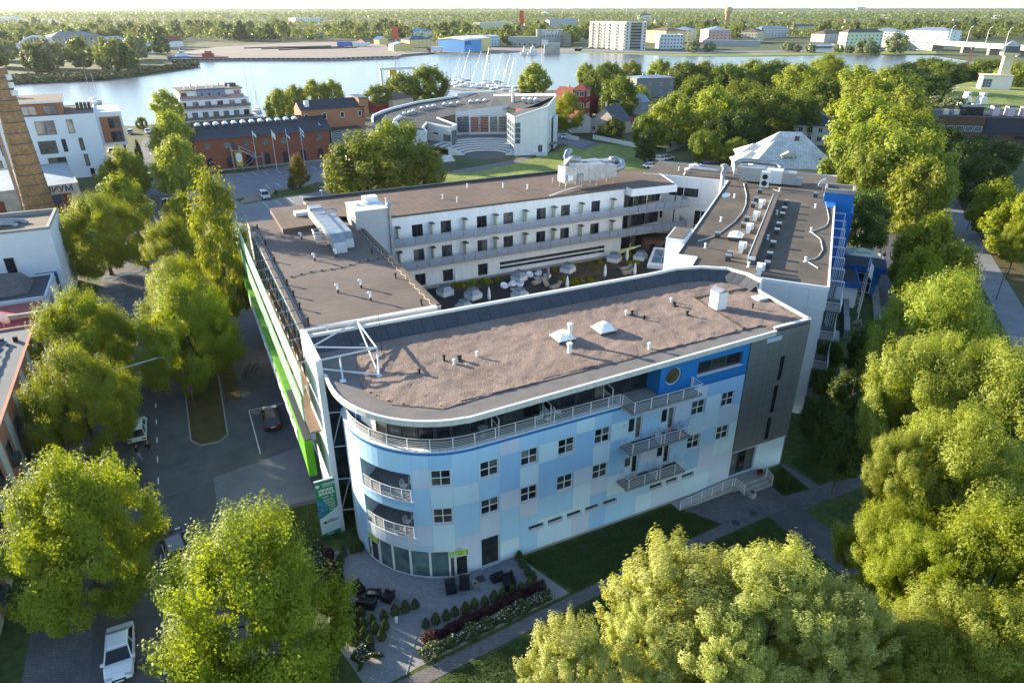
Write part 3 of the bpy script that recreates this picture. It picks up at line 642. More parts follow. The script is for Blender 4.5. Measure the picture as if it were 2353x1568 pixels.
# entrance landing, steps, ramp
b = MB(); b.box(22.0,25.9,-1.35,-0.06,0,0.58).box(22.6,25.9,-1.75,-1.35,0,0.38).box(22.6,25.9,-2.15,-1.75,0,0.19); b.build('entrance_steps', concrete, FW)
b = MB(); b.add([(15.9,-0.06,0.05),(22.0,-0.06,0.58),(22.0,-1.2,0.58),(15.9,-1.2,0.05),(15.9,-1.2,0),(22.0,-1.2,0),(15.9,-.06,0)],[(0,3,2,1),(3,4,5,2),(0,6,4,3)]); b.build('ramp', concrete, FW)
def slope_rail(p0,z0,p1,z1,n=5):
    o = MB().tube([(p0[0],p0[1],z0+.95),(p1[0],p1[1],z1+.95)],0.03,6).build('ramp_railing', white, FW)
    for k in range(4): MB().tube([(p0[0],p0[1],z0+.2+.17*k),(p1[0],p1[1],z1+.2+.17*k)],0.016,5).build('bar', white, o)
    for i in range(n):
        t = i/(n-1); x,y,z = p0[0]+(p1[0]-p0[0])*t, p0[1]+(p1[1]-p0[1])*t, z0+(z1-z0)*t
        MB().box(x-.025,x+.025,y-.025,y+.025,z-.1,z+.95).build('post', white, o)
slope_rail((16.0,-1.15),0.05,(21.9,-1.15),0.58,6); slope_rail((22.1,-1.2),0.58,(22.5,-2.1),0.2,2); slope_rail((25.85,-0.1),0.58,(25.85,-1.3),0.58,2); slope_rail((25.85,-1.35),0.5,(25.85,-2.15),0.15,2)
# balconies
for z,a0,a1 in ((8.1,9.75,15.85),(4.62,9.7,15.75),(11.95,9.6,16.45)):
    b = MB(); b.box(a0,a1,-1.45,0.0 if z < 11 else 1.5,z-0.16,z); o = b.build('balcony_slab', concrete, FW)
    MB().box(a0+.05,a1-.05,-1.42,-0.03,z+.003,z+.03).build('deck_board', deckm, o)
    pts = [(a0+.05,-0.05 if z<11 else -0.02),(a0+.05,-1.4),(a1-.05,-1.4),(a1-.05,-0.05)]
    railing(FW, pts, z, 0.95, 5, 0.018, 0.03, 1.55)
    if z < 11: railing(FW, [((a0+a1)/2,-1.38),((a0+a1)/2,-0.05)], z, 0.95, 5, 0.016, 0.025, 1.3, name='divider_railing')
lampm = mat('lamp_glass', (0.6,0.56,0.4), 0.4, 0.02)
for a,z in ((10.0,9.9),(13.2,9.95),(10.0,6.3),(13.2,6.35)):
    b = MB(); b.lathe([(0.02,0.1),(0.12,0.07),(0.17,0.0)],n=12); o = b.build('wall_lamp', lampm, FW); o.location = (a,-0.004,z); o.rotation_euler = (pi/2,0,0)
# penthouse terrace
terr = [Tarc(a,0,-0.02)[:2] for a in np.linspace(-17.0,-2.9,24)]+[(9.55,0.02),(9.6,0.02)]
inn = [(-9.7,10.0),(-9.35,6.9),(-8.77,4.88),(-8.19,3.71),(-7.39,2.82),(-6.42,2.15),(-4.05,1.65),(0,1.65),(9.6,1.65),(13.0,1.65)]
b = MB(); b.flat(terr+[(13.0,0.02),(13.0,1.7)]+[(p[0]+.0,p[1]+.1) for p in inn[::-1]], 11.92); b.build('terrace_floor', deckm, FW)
Tb = lambda a,z,d=0.0: Tarc(a,z,d)
for z0,z1,m,nm,dd in ((11.62,11.86,blue,'blue_band',0.03),):
    b = MB(); b.wall(Tb,-16.5,9.55,z0,z1,(),0,dd,0.6); b.build(nm, m, FW)
for k,a0 in enumerate(np.arange(-16.5,9.4,0.55)):
    b = MB(); b.hexa(Tb,a0+.01,min(a0+.54,9.55),11.87,11.97,-0.42,0.05); b.build('coping_piece', white, FW)
railing(FW, [Tarc(a,0,-0.22)[:2] for a in np.linspace(-16.2,-2.9,26)]+[(9.6,0.22)], 11.97, 0.88, 5, 0.017, 0.03, 1.62)
# penthouse glazing
for i in range(1,len(inn)-1):
    T = plane(*inn[i],*inn[i+1]); n = max(1,round(T.L/1.55))
    for q in range(n):
        a0, a1 = T.L*q/n+0.05, T.L*(q+1)/n-0.05
        gm = glass_c if i < 4 and q == 0 else glass
        if i == 1: continue
        window(FW, T, a0, a1, 12.0, 14.7, cols=1, rows=1, fm=framed, gm=gm, sill=0, rec=0.0, fr=0.07, name='sliding_window')
T = plane(*inn[1],*inn[2]); MB().quad(T(0,11.95),T(T.L,11.95),T(T.L,14.8),T(0,14.8)).build('end_wall', white, FW)
MB().quad((-10.3,9.8,11.95),(-9.35,6.9,11.95),(-9.35,6.9,14.8),(-10.3,9.8,14.8)).build('blue_end_wall', blue, FW)
for a,y in ((3.4,0.3),(8.9,0.3),(-0.9,0.3)):
    s_ = MB(); 
    for (y0,y1,z0,z1) in ((y,y+.05,12,13.5),(1.55,1.6,12,13.5),(y,1.6,13.45,13.5),(y,1.6,12.75,12.79)): s_.box(a-.025,a+.025,y0,y1,z0,z1)
    o = s_.build('terrace_screen', white, FW); MB().quad((a,y+.05,12.8),(a,1.55,12.8),(a,1.55,13.45),(a,y+.05,13.45)).build('pane', glass, o)
# blue block
bT = plane(0,0,1,0)
cx_, cz_, cr_ = 14.5, 13.35, 0.8
b = MB()
ring = [(cx_+cr_*cos(2*pi*k/32), cz_+cr_*sin(2*pi*k/32)) for k in range(32)]
sq = []
for k in range(32):
    t = 2*pi*k/32; mxx = max(abs(cos(t)),abs(sin(t))); sq.append((cx_+1.15*cos(t)/mxx, cz_+1.15*sin(t)/mxx))
for k in range(32):
    j=(k+1)%32; b.quad((ring[k][0],0,ring[k][1]),(sq[k][0],0,sq[k][1]),(sq[j][0],0,sq[j][1]),(ring[j][0],0,ring[j][1]))
    b.quad((ring[k][0],0,ring[k][1]),(ring[j][0],0,ring[j][1]),(ring[j][0],.22,ring[j][1]),(ring[k][0],.22,ring[k][1]))
b.wall(bT,13.15,22.4,11.85,14.85,[(cx_-1.15,cx_+1.15,cz_-1.15,cz_+1.15),(16.95,21.75,12.8,14.05)],0,0.0)
for (x0,x1,y0,y1) in ((16.95,21.75,12.8,14.05),):
    b.quad((x0,0,y0),(x0,.3,y0),(x0,.3,y1),(x0,0,y1)); b.quad((x1,.3,y0),(x1,0,y0),(x1,0,y1),(x1,.3,y1)); b.quad((x0,0,y1),(x0,.3,y1),(x1,.3,y1),(x1,0,y1))
b.quad((13.15,1.7,11.93),(13.15,0,11.93),(13.15,0,14.85),(13.15,1.7,14.85))
b.build('blue_wall', blue, FW)
MB().hexa(bT,16.46,22.39,11.72,11.84,0.0,0.05).build('blue_ledge', bluew, FW)
rw = MB(); ri=[(cx_+(cr_-.09)*cos(2*pi*k/32), cz_+(cr_-.09)*sin(2*pi*k/32)) for k in range(32)]
for k in range(32):
    j=(k+1)%32; rw.quad((ring[k][0],.15,ring[k][1]),(ri[k][0],.15,ri[k][1]),(ri[j][0],.15,ri[j][1]),(ring[j][0],.15,ring[j][1]))
o = rw.build('round_window', framew, FW); MB().quad(*[(p[0],.2,p[1]) for p in ri]).build('pane', glass_mat('amber_glass',(0.11,0.09,0.05),0.08,0.5,0.05), o)
window(FW, bT, 16.95, 21.75, 12.8, 14.05, cols=3, rows=1, fm=framed, sill=0.1, rec=0.22, fr=0.1)
# roof
edge = [(25.2,-0.05),(18,-0.32),(10,-0.62),(2,-0.92),(-3.7,-1.14)]
for k in range(1,16):
    th = k/15*radians(92); edge.append((-3.2-8.1*sin(th), 7.5-8.62*cos(th)))
edge += [(-11.28,9.25)]
rear = [(-11.25,14.7),(-5,14.62),(22.1,14.2),(25.6,14.4),(28.2,13.7),(30.4,12.1),(31.2,9.9),(31.0,7.8)]
gb = [(22.8,1.45),(-0.5,1.1),(-4.9,0.75),(-8.0,2.9),(-9.2,5.2),(-8.95,8.3),(-8.2,11.5),(-6.6,12.9),(22,12.7),(25.4,12.7),(27.6,12.0),(29.2,10.8),(29.9,9.6),(29.2,0.75),(25.2,0.7),(25.2,1.3)]
b = MB(); b.flat(gb, 15.17)
# heave the gravel a little: fine grid with waves of small drifts
gx = MB(); step=0.28; rng=np.random.default_rng(3)
import bisect
def inside(px,py,poly):
    c=False; n=len(poly)
    for i in range(n):
        x0,y0=poly[i]; x1,y1=poly[(i+1)%n]
        if (y0>py)!=(y1>py) and px < (x1-x0)*(py-y0)/(y1-y0)+x0: c=not c
    return c
from mathutils import noise as mnoise
def gz(x,y): return 15.20 + 0.07*mnoise.noise((x*1.1,y*1.1,0.3)) + 0.075*mnoise.noise((x*2.7,y*2.2,1.7)) + 0.03*mnoise.noise((x*6,y*6,2.2))
nx_, ny_ = int(40/step), int(13/step); vid={}
for i in range(nx_+1):
    for j in range(ny_+1):
        x,y=-9.6+i*step, 0.6+j*step
        if inside(x,y,gb): vid[i,j]=len(gx.v); gx.v.append((x,y,gz(x,y)))
for i in range(nx_):
    for j in range(ny_):
        q=[(i,j),(i+1,j),(i+1,j+1),(i,j+1)]
        if all(t in vid for t in q): gx.f.append([vid[t] for t in q]); gx.mi.append(0)
roof = b.build('roof', gravel, FW)
go = gx.build('gravel_layer', gravel, roof, True); tag(go, kind='stuff')
full = edge + rear + [(30.3,7.2),(29.4,0.25),(25.2,0.3)]
bb = MB(); bb.flat(full, 15.12); bb.build('roof_border', mat('border_felt',(0.16,0.145,0.135),0.85,0.15,1.0,bump=0.004,bscale=60), roof)
MB().flat(full[::-1], 14.76).build('soffit', white, roof)
for i in range(len(edge)-1):
    p, q_ = edge[i], edge[i+1]; L = hypot(q_[0]-p[0], q_[1]-p[1]); n = max(1, round(L/0.75)); T = plane(*q_, *p)
    for s in range(n):
        a0, a1 = L*s/n+.008, L*(s+1)/n-.008
        MB().hexa(T, a0, a1, 14.78, 15.16, -0.25, 0.0).build('fascia_panel', fascia, roof)
        MB().hexa(T, a0, a1, 15.165, 15.24, -0.16, 0.03).build('edge_trim', white, roof)
sl = [(-11.25,13.1),(-5,13.05),(22,12.7),(25.2,12.9),(27.4,12.2),(29.0,10.9),(29.7,9.6),(29.6,7.9)]
for i in range(len(rear)-1):
    p0,p1,s0,s1 = rear[i],rear[i+1],sl[i],sl[i+1]; L = hypot(p1[0]-p0[0],p1[1]-p0[1]); n=max(1,round(L/1.05))
    f = lambda u,v,t: u+(v-u)*t
    for k in range(n):
        t0,t1 = k/n+.012/L, (k+1)/n-.012/L
        MB().quad((f(s0[0],s1[0],t0),f(s0[1],s1[1],t0),15.16),(f(s0[0],s1[0],t1),f(s0[1],s1[1],t1),15.16),(f(p0[0],p1[0],t1),f(p0[1],p1[1],t1),16.1),(f(p0[0],p1[0],t0),f(p0[1],p1[1],t0),16.1)).build('parapet_sheet', dark_felt, roof)
    T = plane(*p1,*p0)
    MB().hexa(T,0,L,14.9,16.12,-0.25,0.0).build('parapet', white, roof)
    for k in range(max(1,round(L/1.6))):
        n2=max(1,round(L/1.6)); MB().hexa(T,L*k/n2+.006,L*(k+1)/n2-.006,16.13,16.19,-0.28,0.04).build('coping_piece', white, roof)
for p,q_ in (((30.9,7.75),(30.3,7.2)),((30.3,7.2),(29.45,0.25)),((29.45,0.25),(25.2,0.22))):
    T = plane(*q_,*p); MB().hexa(T,0,T.L,14.9,15.34,-0.2,0.0).build('parapet', greyp, roof); MB().hexa(T,0,T.L,15.345,15.42,-0.26,0.05).build('coping_piece', white, roof)
cb = MB(); cb.hexa(plane(22.83,1.5,23.5,8.9),0,7.4,15.1,15.3,-.1,.1).hexa(plane(23.5,8.9,29.8,8.6),0,6.2,15.1,15.32,-.1,.1); cb.build('roof_kerb', felt_b, roof)
# roof fittings
domem = mat('dome_white', (0.8,0.8,0.78), 0.35, 0.03, spec=0.5)
def dome_skylight(a,b_,s=1.25,h=0.45,par=None):
    o = MB().box(a-s/2,a+s/2,b_-s/2,b_+s/2,15.1,15.5).build('skylight', dark_felt, par)
    d = MB(); n=8
    for i in range(n):
        for j in range(n):
            def P(i,j):
                u,v=i/n*2-1,j/n*2-1; return (a+u*s*.5,b_+v*s*.5,15.56+h*(1-abs(u)**3)*(1-abs(v)**3))
            d.quad(P(i,j),P(i+1,j),P(i+1,j+1),P(i,j+1))
    d.build('dome', domem, o, True); MB().box(a-s/2-.06,a+s/2+.06,b_-s/2-.06,b_+s/2+.06,15.48,15.56).build('dome_frame', domem, o)
dome_skylight(7.86,6.5,1.5,0.5,roof); dome_skylight(11.81,6.4,1.5,0.5,roof)
def vent(par, x, y, z, h=0.5, r=0.09, m=None, cap=0.16, name='vent_pipe', base=None):
    b = MB(); b.lathe([(r*1.8,0),(r*1.2,.06),(r,.08),(r,h-.14),(cap,h-.13),(cap,h-.03),(cap*.5,h)],(x,y,z),10); return b.build(name, m or white, par)
for (a,b_,h,r,cm) in ((8.18,5.9,1.75,0.17,0),(7.16,4.2,0.95,0.17,0),(-1.83,6.47,0.5,.1,0),(0.26,6.83,0.55,.1,0),(15.55,8.44,0.5,.1,0),(21.02,9.04,0.5,.1,0),(13.37,2.04,0.6,.11,0),(-2.32,7.36,0.55,.09,1),(-1.24,6.83,0.5,.12,1),(-4.74,6.25,0.45,.08,1),(16.0,8.2,0.5,.1,1),(16.38,6.9,0.45,.08,1),(20.72,8.2,0.45,.12,1),(20.38,5.94,0.5,.1,1),(26.9,4.66,0.5,.07,1)):
    vent(roof,a,b_,15.15,h,r,black if cm else white,r*1.6)
    if cm and r > .09: MB().box(a-.18,a+.18,b_-.18,b_+.18,15.15,15.32).build('vent_base', dark_felt, roof)
st = MB(); st.box(23.5,24.6,5.6,6.7,15.1,16.9); so = st.build('smoke_shaft', whiter, roof)
MB().add([(23.4,5.5,16.9),(24.7,5.5,16.9),(24.7,6.8,16.9),(23.4,6.8,16.9),(24.05,5.5,17.2),(24.05,6.8,17.2)],[(0,1,4),(1,2,5,4),(2,3,5),(3,0,4,5)]).build('shaft_cap', duct, so)
MB().box(28.6,30.0,5.6,6.6,15.15,15.36).build('roof_hatch', white, roof)
MB().cyl((-6.3,10.9,15.1),(-6.3,10.9,18.6),0.03,0.012,6).build('aerial', black, roof)
# pylon wall with tubular frame
PY = thing('pylon_wall', 'tall white fin wall at the rounded end with steel tube frame over the roof', 'wall', HO, PHI)
py = MB(); py.box(-11.75,-11.3,9.3,15.6,0,16.35); po = py.build('fin', whiter, PY)
for k in range(11): MB().box(-11.76,-11.29,9.285,9.299,0.02+k*1.48,1.47+k*1.48).build('fin_panel', mat('fin_panel_white',(0.62,0.64,0.66),0.6,0.04), po)
def tb(p,q,r=0.07): return MB().cyl(p,q,r,r,8).build('frame_tube', mat('tube_grey',(0.5,0.53,0.56),0.45,0.05), PY)
A_=(-11.5,15.5,16.35);B_=(-7.1,15.2,16.35);C_=(-7.0,9.55,16.35);D_=(-11.5,9.4,16.35);M_=(-11.5,12.0,16.3)
for p,q in ((A_,B_),(B_,C_),(C_,D_),(M_,B_),(M_,C_),(B_,(-7.35,13.3,15.2)),(B_,(-7.56,7.3,15.2)),(C_,(-7.56,7.25,15.2)),((-9.9,9.5,16.35),(-10.2,7.7,15.2)),((-9.5,15.4,16.35),(-10.1,13.5,15.2)),((-11.3,9.4,15.6),(-7.56,7.25,15.25))): tb(p,q)
for p in ((-7.35,13.3),(-7.56,7.25),(-10.2,7.7),(-10.1,13.5)): MB().box(p[0]-.2,p[0]+.2,p[1]-.2,p[1]+.2,15.13,15.2).build('foot_plate', white, PY)
for z in (2.0,5.2,8.4,11.6): tb((-11.3,9.6,z),(-10.3,9.3,z),0.05)
for z in (2.0,8.4): tb((-11.3,9.6,z),(-10.35,9.3,z+3.2),0.04)
# advertising banner on the pylon
BN = thing('advert_banner', 'tall green spa hotel advertising banner beside the white pylon', 'sign', hl(-11.6,9.2), PHI)
gs = mat('banner_green', (0.01,0.23,0.09), 0.5, 0.02); lb = mat('banner_pale', (0.55,0.66,0.7), 0.5, 0.02); wb_ = mat('banner_water', (0.01,0.10,0.25), 0.4, 0.5, 3, alt=(0.05,0.25,0.4))
def TB(a,z,d=0.0): return (-1.62+a, -d, z)
MB().box(-1.62,-0.02,0.0,0.10,0.1,5.7).build('panel', gs, BN)
MB().box(-1.63,-0.01,-0.01,0.11,5.7,5.8).build('top_cap', white, BN)
low=[(0,0.35)]+[(1.6*i/10,2.0+0.9*(i/10)**1.3) for i in range(11)]+[(1.6,0.55)]+[(1.6*(1-i/8),0.55-.2*sin(i/8*pi/2)) for i in range(1,8)]
MB().quad(*[TB(a,z,.006) for a,z in (low[:1]+[(1.6,0.55)]+low[1:12][::-1])]).build('pale_field', lb, BN)
wv_ = [(0.0,2.05)]+[(0.03+0.72*sin(pi*i/10)**.8, 2.05+1.95*i/10) for i in range(11)]+[(0.0,4.0)]
MB().quad(*[TB(a,z,.009) for a,z in wv_]).build('water_picture', wb_, BN)
for s_,sz,a,z,m_,bd in (('VIIKING',.30,.55,5.25,textw,.006),('SPA-HOTEL',.16,.6,5.07,textw,0),('VIIKING',.34,.22,4.68,textw,.012),('SAAGA',.4,.22,4.33,textw,.014),('vee- ja',.36,.42,4.0,textw,0),('sauna-',.36,.5,3.68,textw,0),('keskus',.3,.62,3.4,textw,0),('water',.28,.78,3.16,textw,0),('r and',.26,.86,2.92,textw,0),('auna',.24,.88,2.7,textw,0),('STELLA',.26,.66,1.55,textk,.008),('ILUSALONG',.24,.14,1.1,textg,0),('Beauty Salon',.15,.3,.93,textg,0),('+372 449 0515',.16,.14,.72,textg,0),('50 m',.24,.5,.2,textw,.006)):
    text(BN, s_, sz, TB(a,z,.014), (pi/2,0,0), m_, bold=bd)
star=[(0.42+(0.3 if k%2==0 else 0.11)*cos(k*pi/6+.2), 1.5+(0.22 if k%2==0 else .09)*sin(k*pi/6+.2)) for k in range(12)]
MB().quad(*[TB(a,z,.012) for a,z in star]).quad(TB(.6,1.44,.012),TB(1.5,1.5,.012),TB(1.5,1.53,.012),TB(.6,1.5,.012)).build('star_emblem', textk, BN)
lion=[(0.2+.16*cos(t)*(1+.35*sin(5*t)),5.27+.14*sin(t)*(1+.3*cos(4*t))) for t in [2*pi*k/24 for k in range(24)]]
MB().quad(*[TB(a,z,.012) for a,z in lion]).build('emblem', textw, BN)
# ------------------------------------------------------------------ hotel: left wing with green screen (hotel frame)
felt_l = lines(mat('left_roof_felt', (0.165,0.128,0.108), 0.9, 0.12, 1.0, bump=0.004, bscale=50, stain=0.3, sscale=0.12), 'Y', 1.0, 0.05, 0.62)
felt_bk = lines(mat('back_roof_felt', (0.15,0.105,0.082), 0.9, 0.14, 0.8, bump=0.004, bscale=50, stain=0.25, sscale=0.15), 'X', 1.0, 0.06, 0.62)
felt_r = lines(mat('right_roof_felt', (0.105,0.095,0.082), 0.9, 0.14, 0.6, bump=0.004, bscale=50, stain=0.35, sscale=0.16, alt=(0.13,0.095,0.07)), 'X', 1.0, 0.05, 0.68)
cream = mat('cream_render', (0.62,0.58,0.46), 0.8, 0.05, 1)
LW = thing('hotel_left_wing', 'hotel wing along the street with brown felt roof and tall green screen facade', 'building', HO, PHI)
b = MB(); b.prism([(-11.2,19.4),(1.9,19.4),(1.9,50),(6,50),(6,58),(-11.2,58)], 0, 14.25, False, False); b.build('wall', whiter, LW)
lroof = MB().flat([(-11.2,19.4),(1.9,19.4),(1.9,58),(-11.2,58)], 14.2).build('roof', felt_l, LW)
for p,q_,m1 in (((-11.2,56),(-11.2,19.4),felt_b),((-11.2,19.4),(1.9,19.4),white),((1.9,19.4),(1.9,50),felt_b)):
    T = plane(*p,*q_); MB().hexa(T,0,T.L,13.9,14.42,-0.35,0.0).build('parapet', m1, lroof); MB().hexa(T,0,T.L,14.424,14.47,-0.4,0.05).build('coping_piece', white if m1 is white else felt_b, lroof)
for i,(a0,a1,m1) in enumerate(((-9.5,-6.6,dark_felt),(-6.6,-5.2,white),(-5.2,-1.0,dark_felt),(-1.0,0.4,white),(0.4,1.85,dark_felt))):
    MB().hexa(plane(0,19.4,1,19.4),a0+.02,a1-.02,12.4,13.88,0.02,0.12).build('end_panel', m1, LW)
# left facade: piers and brown panels, windows
for k,bb_ in enumerate(np.arange(20.2,54,2.6)):
    T = plane(-11.2,60,-11.2,0)
    a0 = 60-bb_-1.2
    MB().hexa(T,a0,a0+0.9,9.0,13.7,0.02,0.08).build('brown_panel', mat('brown_panel',(0.22,0.12,0.08),0.7,0.1), LW)
    window(LW, T, a0-1.3, a0-0.1, 10.2, 12.6, cols=1, rows=1, fm=framew, sill=0, rec=-0.08, fr=0.06)
# green screen on steel arms
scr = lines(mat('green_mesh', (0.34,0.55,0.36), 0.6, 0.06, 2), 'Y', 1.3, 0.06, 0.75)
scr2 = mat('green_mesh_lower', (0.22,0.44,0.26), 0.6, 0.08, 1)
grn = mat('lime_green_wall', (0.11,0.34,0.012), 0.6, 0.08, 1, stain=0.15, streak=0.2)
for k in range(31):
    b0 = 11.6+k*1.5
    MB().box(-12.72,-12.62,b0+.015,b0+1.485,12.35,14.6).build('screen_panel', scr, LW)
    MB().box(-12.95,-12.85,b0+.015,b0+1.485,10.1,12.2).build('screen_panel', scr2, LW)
for k in range(13):
    b0 = 18+k*3.2 if k < 12 else 13.5
    o = MB().cyl((-12.65,b0,14.4),(-10.7,b0,14.5),0.05,0.05,6).build('screen_arm', steel, LW)
    MB().cyl((-12.65,b0,11.2),(-11.2,b0,13.6),0.04,0.04,6).build('arm_brace', steel, o); MB().cyl((-12.65,b0,10),(-12.65,b0,14.4),0.05,0.05,6).build('arm_post', steel, o)
n=30
for i in range(n):
    b0,b1 = 11.3+45*i/n+.012, 11.3+45*(i+1)/n-.012; zb=lambda b_:4.9+2.7*((b_-11.3)/45)**.55; zt=lambda b_:8.4+0.5*((b_-11.3)/45)
    V=[(-13.25,b0,zb(b0)),(-12.6,b0,zb(b0)),(-12.6,b1,zb(b1)),(-13.25,b1,zb(b1)),(-13.25,b0,zt(b0)),(-12.6,b0,zt(b0)),(-12.6,b1,zt(b1)),(-13.25,b1,zt(b1))]
    MB().add(V,[(0,3,2,1),(4,5,6,7),(0,4,7,3),(1,2,6,5),(0,1,5,4),(2,3,7,6)]).build('green_panel', grn, LW)
MB().box(-13.2,-12.65,11.4,56.2,8.42,8.5).build('green_wall_cap', darkmetal, LW)
for i in range(14): b0 = 15+i*2.3; MB().box(-13.33,-13.26,b0,b0+1.7,6.2+i*.06,7.5+i*.06).build('raised_letter', white, LW)
MB().box(-12.6,-11.2,11.5,56,8.9,9.05).build('walkway', mat('walkway_timber',(0.20,0.13,0.085),0.8,0.2,3), LW)
for z in (3.0,6.0,9.0): MB().box(-11.6,-11.25,15.7,19.3,z,z+.2).build('link_beam', concrete, LW)
MB().box(-11.25,-6,15.3,19.35,0,12.0).build('stair_glazing', glass_s, LW)
# raised roof block and stair tower
rb = MB().prism([(-7.7,50.4),(-2.5,50.8),(-2.4,61.5),(-7.7,61.4)], 14.2, 14.85).build('raised_roof', felt_bk, LW)
MB().box(-5.2,-3.4,55.5,57,14.86,15.3).build('roof_hatch', white, LW)
stt = MB().box(1.0,5.2,47.6,52.5,4,16.7).build('stair_tower', mat('tower_grey',(0.36,0.37,0.39),0.7,0.05), LW)
MB().box(0.9,5.3,47.5,52.6,16.7,16.8).build('tower_cap', white, LW)
for x in (2.0,3.2): MB().lathe([(0.4,0),(0.4,.18),(.3,.25)],(x,50.5,16.8),12).build('tower_fan', white, LW)
MB().box(3.2,5.0,51,52.4,16.8,17.5).build('condenser', white, LW)
du = MB(); du.tube([(5.45,47.5,4.2),(5.45,47.5,17.0)],0.2,10); du.lathe([(0.2,0),(.42,.1),(.42,.22),(.3,.42),(.1,.52)],(5.45,47.5,17.0),12); du.build('exhaust_duct', duct, LW)
for (a,b_,h,k) in ((-6.03,47.3,.8,0),(-6.18,38.45,.85,0),(-3.68,38.73,.85,0),(-3.6,27.89,.9,0),(-6.04,27.62,.9,0),(-3.65,24.13,.9,0),(0.36,38.06,.6,1),(0.41,29.06,.6,1),(0.46,20.9,.65,1),(-10.35,46.92,.6,1),(-10.34,40.09,.6,1),(-10.3,32.03,.65,1),(-10.25,28.59,.65,1),(-10.28,25.17,.65,1),(-10.24,21.18,.7,1),(-10.34,54.5,.5,1)):
    if k: vent(LW,a,b_,14.2,h,.09,black,.14)
    else:
        MB().cyl((a,b_,14.2),(a,b_,14.55),0.12,0.12,8).build('vent_collar', darkmetal, LW)
        MB().tube([(a,b_,14.5),(a,b_,14.2+h-.08),(a-.03,b_,14.2+h),(a-.14,b_,14.2+h+.03),(a-.22,b_,14.2+h-.1)],0.11,8).build('vent_pipe', white, LW)
cab = MB(); pts=[(-10.6,22+i*1.1,14.28+.05*(i%2)) for i in range(30)]; cab.tube(pts,0.03,5); cab.build('heating_cable', mat('cable_white',(0.6,0.6,0.58),0.6,0.05), LW)
cab = MB(); pts=[(1.35+.12*(-1)**i,20+i*.75,14.3) for i in range(38)]; cab.tube(pts,0.045,5); cab.build('heating_cable', mat('cable_tan',(0.55,0.45,0.34),0.6,0.1), LW)
pts=[(-9.5+i*1.1,34.2+.18*i+.3*sin(i),14.26) for i in range(10)]; MB().tube(pts,0.025,5).build('lightning_wire', steel, LW)
for p in pts: MB().box(p[0]-.12,p[0]+.12,p[1]-.12,p[1]+.12,14.2,14.32).build('wire_block', darkmetal, LW)
# air handling unit on the left roof
AH = thing('air_handling_unit', 'large silver ventilation unit with ribbed ducts on brown street-side roof', 'ventilation unit', hl(-1.6,40,14.2), PHI)
for k in range(7):
    y0 = 1.2+k*1.9; MB().box(-2.1,-0.45,y0+.02,y0+1.86,0.75,2.0 if k < 6 else 2.25).build('casing', duct, AH)
    if k < 5: MB().box(-0.35,0.75,y0+1.02,y0+2.86,0.75,1.75).build('casing', duct, AH)
for x in (-1.9,-0.6,0.5):
    for y in (1.5,6,10.5): MB().box(x-.05,x+.05,y-.05,y+.05,0,.76).build('leg', steel, AH)
MB().add([(-2.1,1.2,.75),(-.45,1.2,.75),(-.45,1.2,2.0),(-2.1,1.2,2.0),(-2.0,-.2,.0),(-.5,-.2,.0),(-.5,.1,1.2),(-2.0,.1,1.2)],[(0,3,7,4),(3,2,6,7),(2,1,5,6),(1,0,4,5),(4,7,6,5)]).build('intake_hood', duct, AH)
MB().add([(-.35,2.2,.75),(.75,2.2,.75),(.75,2.2,1.75),(-.35,2.2,1.75),(-.25,1.0,.1),(.65,1.0,.1),(.65,1.3,1.1),(-.25,1.3,1.1)],[(0,3,7,4),(3,2,6,7),(2,1,5,6),(1,0,4,5),(4,7,6,5)]).build('intake_hood', duct, AH)
for k in range(4):
    z=.5+.28*k; MB().tube([(-2.1,5+k*.4,z),(-3.2,5+k*.4,z),(-3.2,3.5+k*.4,z),(-2.1,3.5+k*.4,z-.2)],0.09,7).build('pipe', steel, AH)
MB().tube([(-2,11,2.3),(.5,11.5,2.35),(1.2,11,2.0)],.12,7).build('pipe', steel, AH)
# ------------------------------------------------------------------ hotel: back wing with long balconies
BW = thing('hotel_back_wing', 'white hotel wing with two long glass balconies behind the roof courtyard', 'building', HO, PHI)
bT = plane(0,50,1,50)
ops=[]; wina=[9.1,13.3,18.8,23.0,28.45,32.6,38.0]
for a in wina:
    for z0,z1 in ((11.25,13.3),(7.8,9.75)): ops.append((a,a+1.58,z0,z1))
for a in wina[:3]: ops.append((a,a+1.58,4.3,6.1))
ops += [(22.35,40.9,4.75,5.2),(22.35,40.9,5.4,5.9)]
b = MB(); b.wall(bT,5.2,44,4.0,14.75,ops,0.2,0.0); b.quad((44,50,4),(44,53.5,4),(44,53.5,14.75),(44,50,14.75)); b.quad((44,53.5,4),(57,54.5,4),(57,54.5,11),(44,53.5,11))
b.quad((-2.4,64,0),(5,64,0),(5,64,14.75),(-2.4,64,14.75)); b.prism([(-2.6,61.6),(6,50.2),(44,50.2),(44,64),(-2.6,64)],0,14.7,False,False); b.build('wall', whiter, BW)
for (a0,a1,z0,z1) in ops[:17]: window(BW, bT, a0,a1,z0,z1, cols=2, rows=1, fm=framed, gm=glass, sill=0, rec=0.15, fr=0.06)
for a in [22.35+2.318*i for i in range(8)]:
    for z0,z1 in ((4.75,5.2),(5.4,5.9)): window(BW,bT,a,a+2.318,z0,z1,cols=1,rows=1,fm=framed,gm=glass_c,sill=0,rec=0.12,fr=0.05)
broof = MB().flat([(-2.6,61.6),(-2.4,55),(5.2,50),(44,50),(44.2,48.3),(52.5,47.8),(55,55.5),(48,64.2),(-2.6,64.2)], 14.8).build('roof', felt_bk, BW)
for p,q_ in (((5.2,49.95),(44.1,49.95)),):
    T = plane(*p,*q_); MB().hexa(T,0,T.L,14.62,14.9,-0.2,0.06).build('eaves', felt_b, broof)
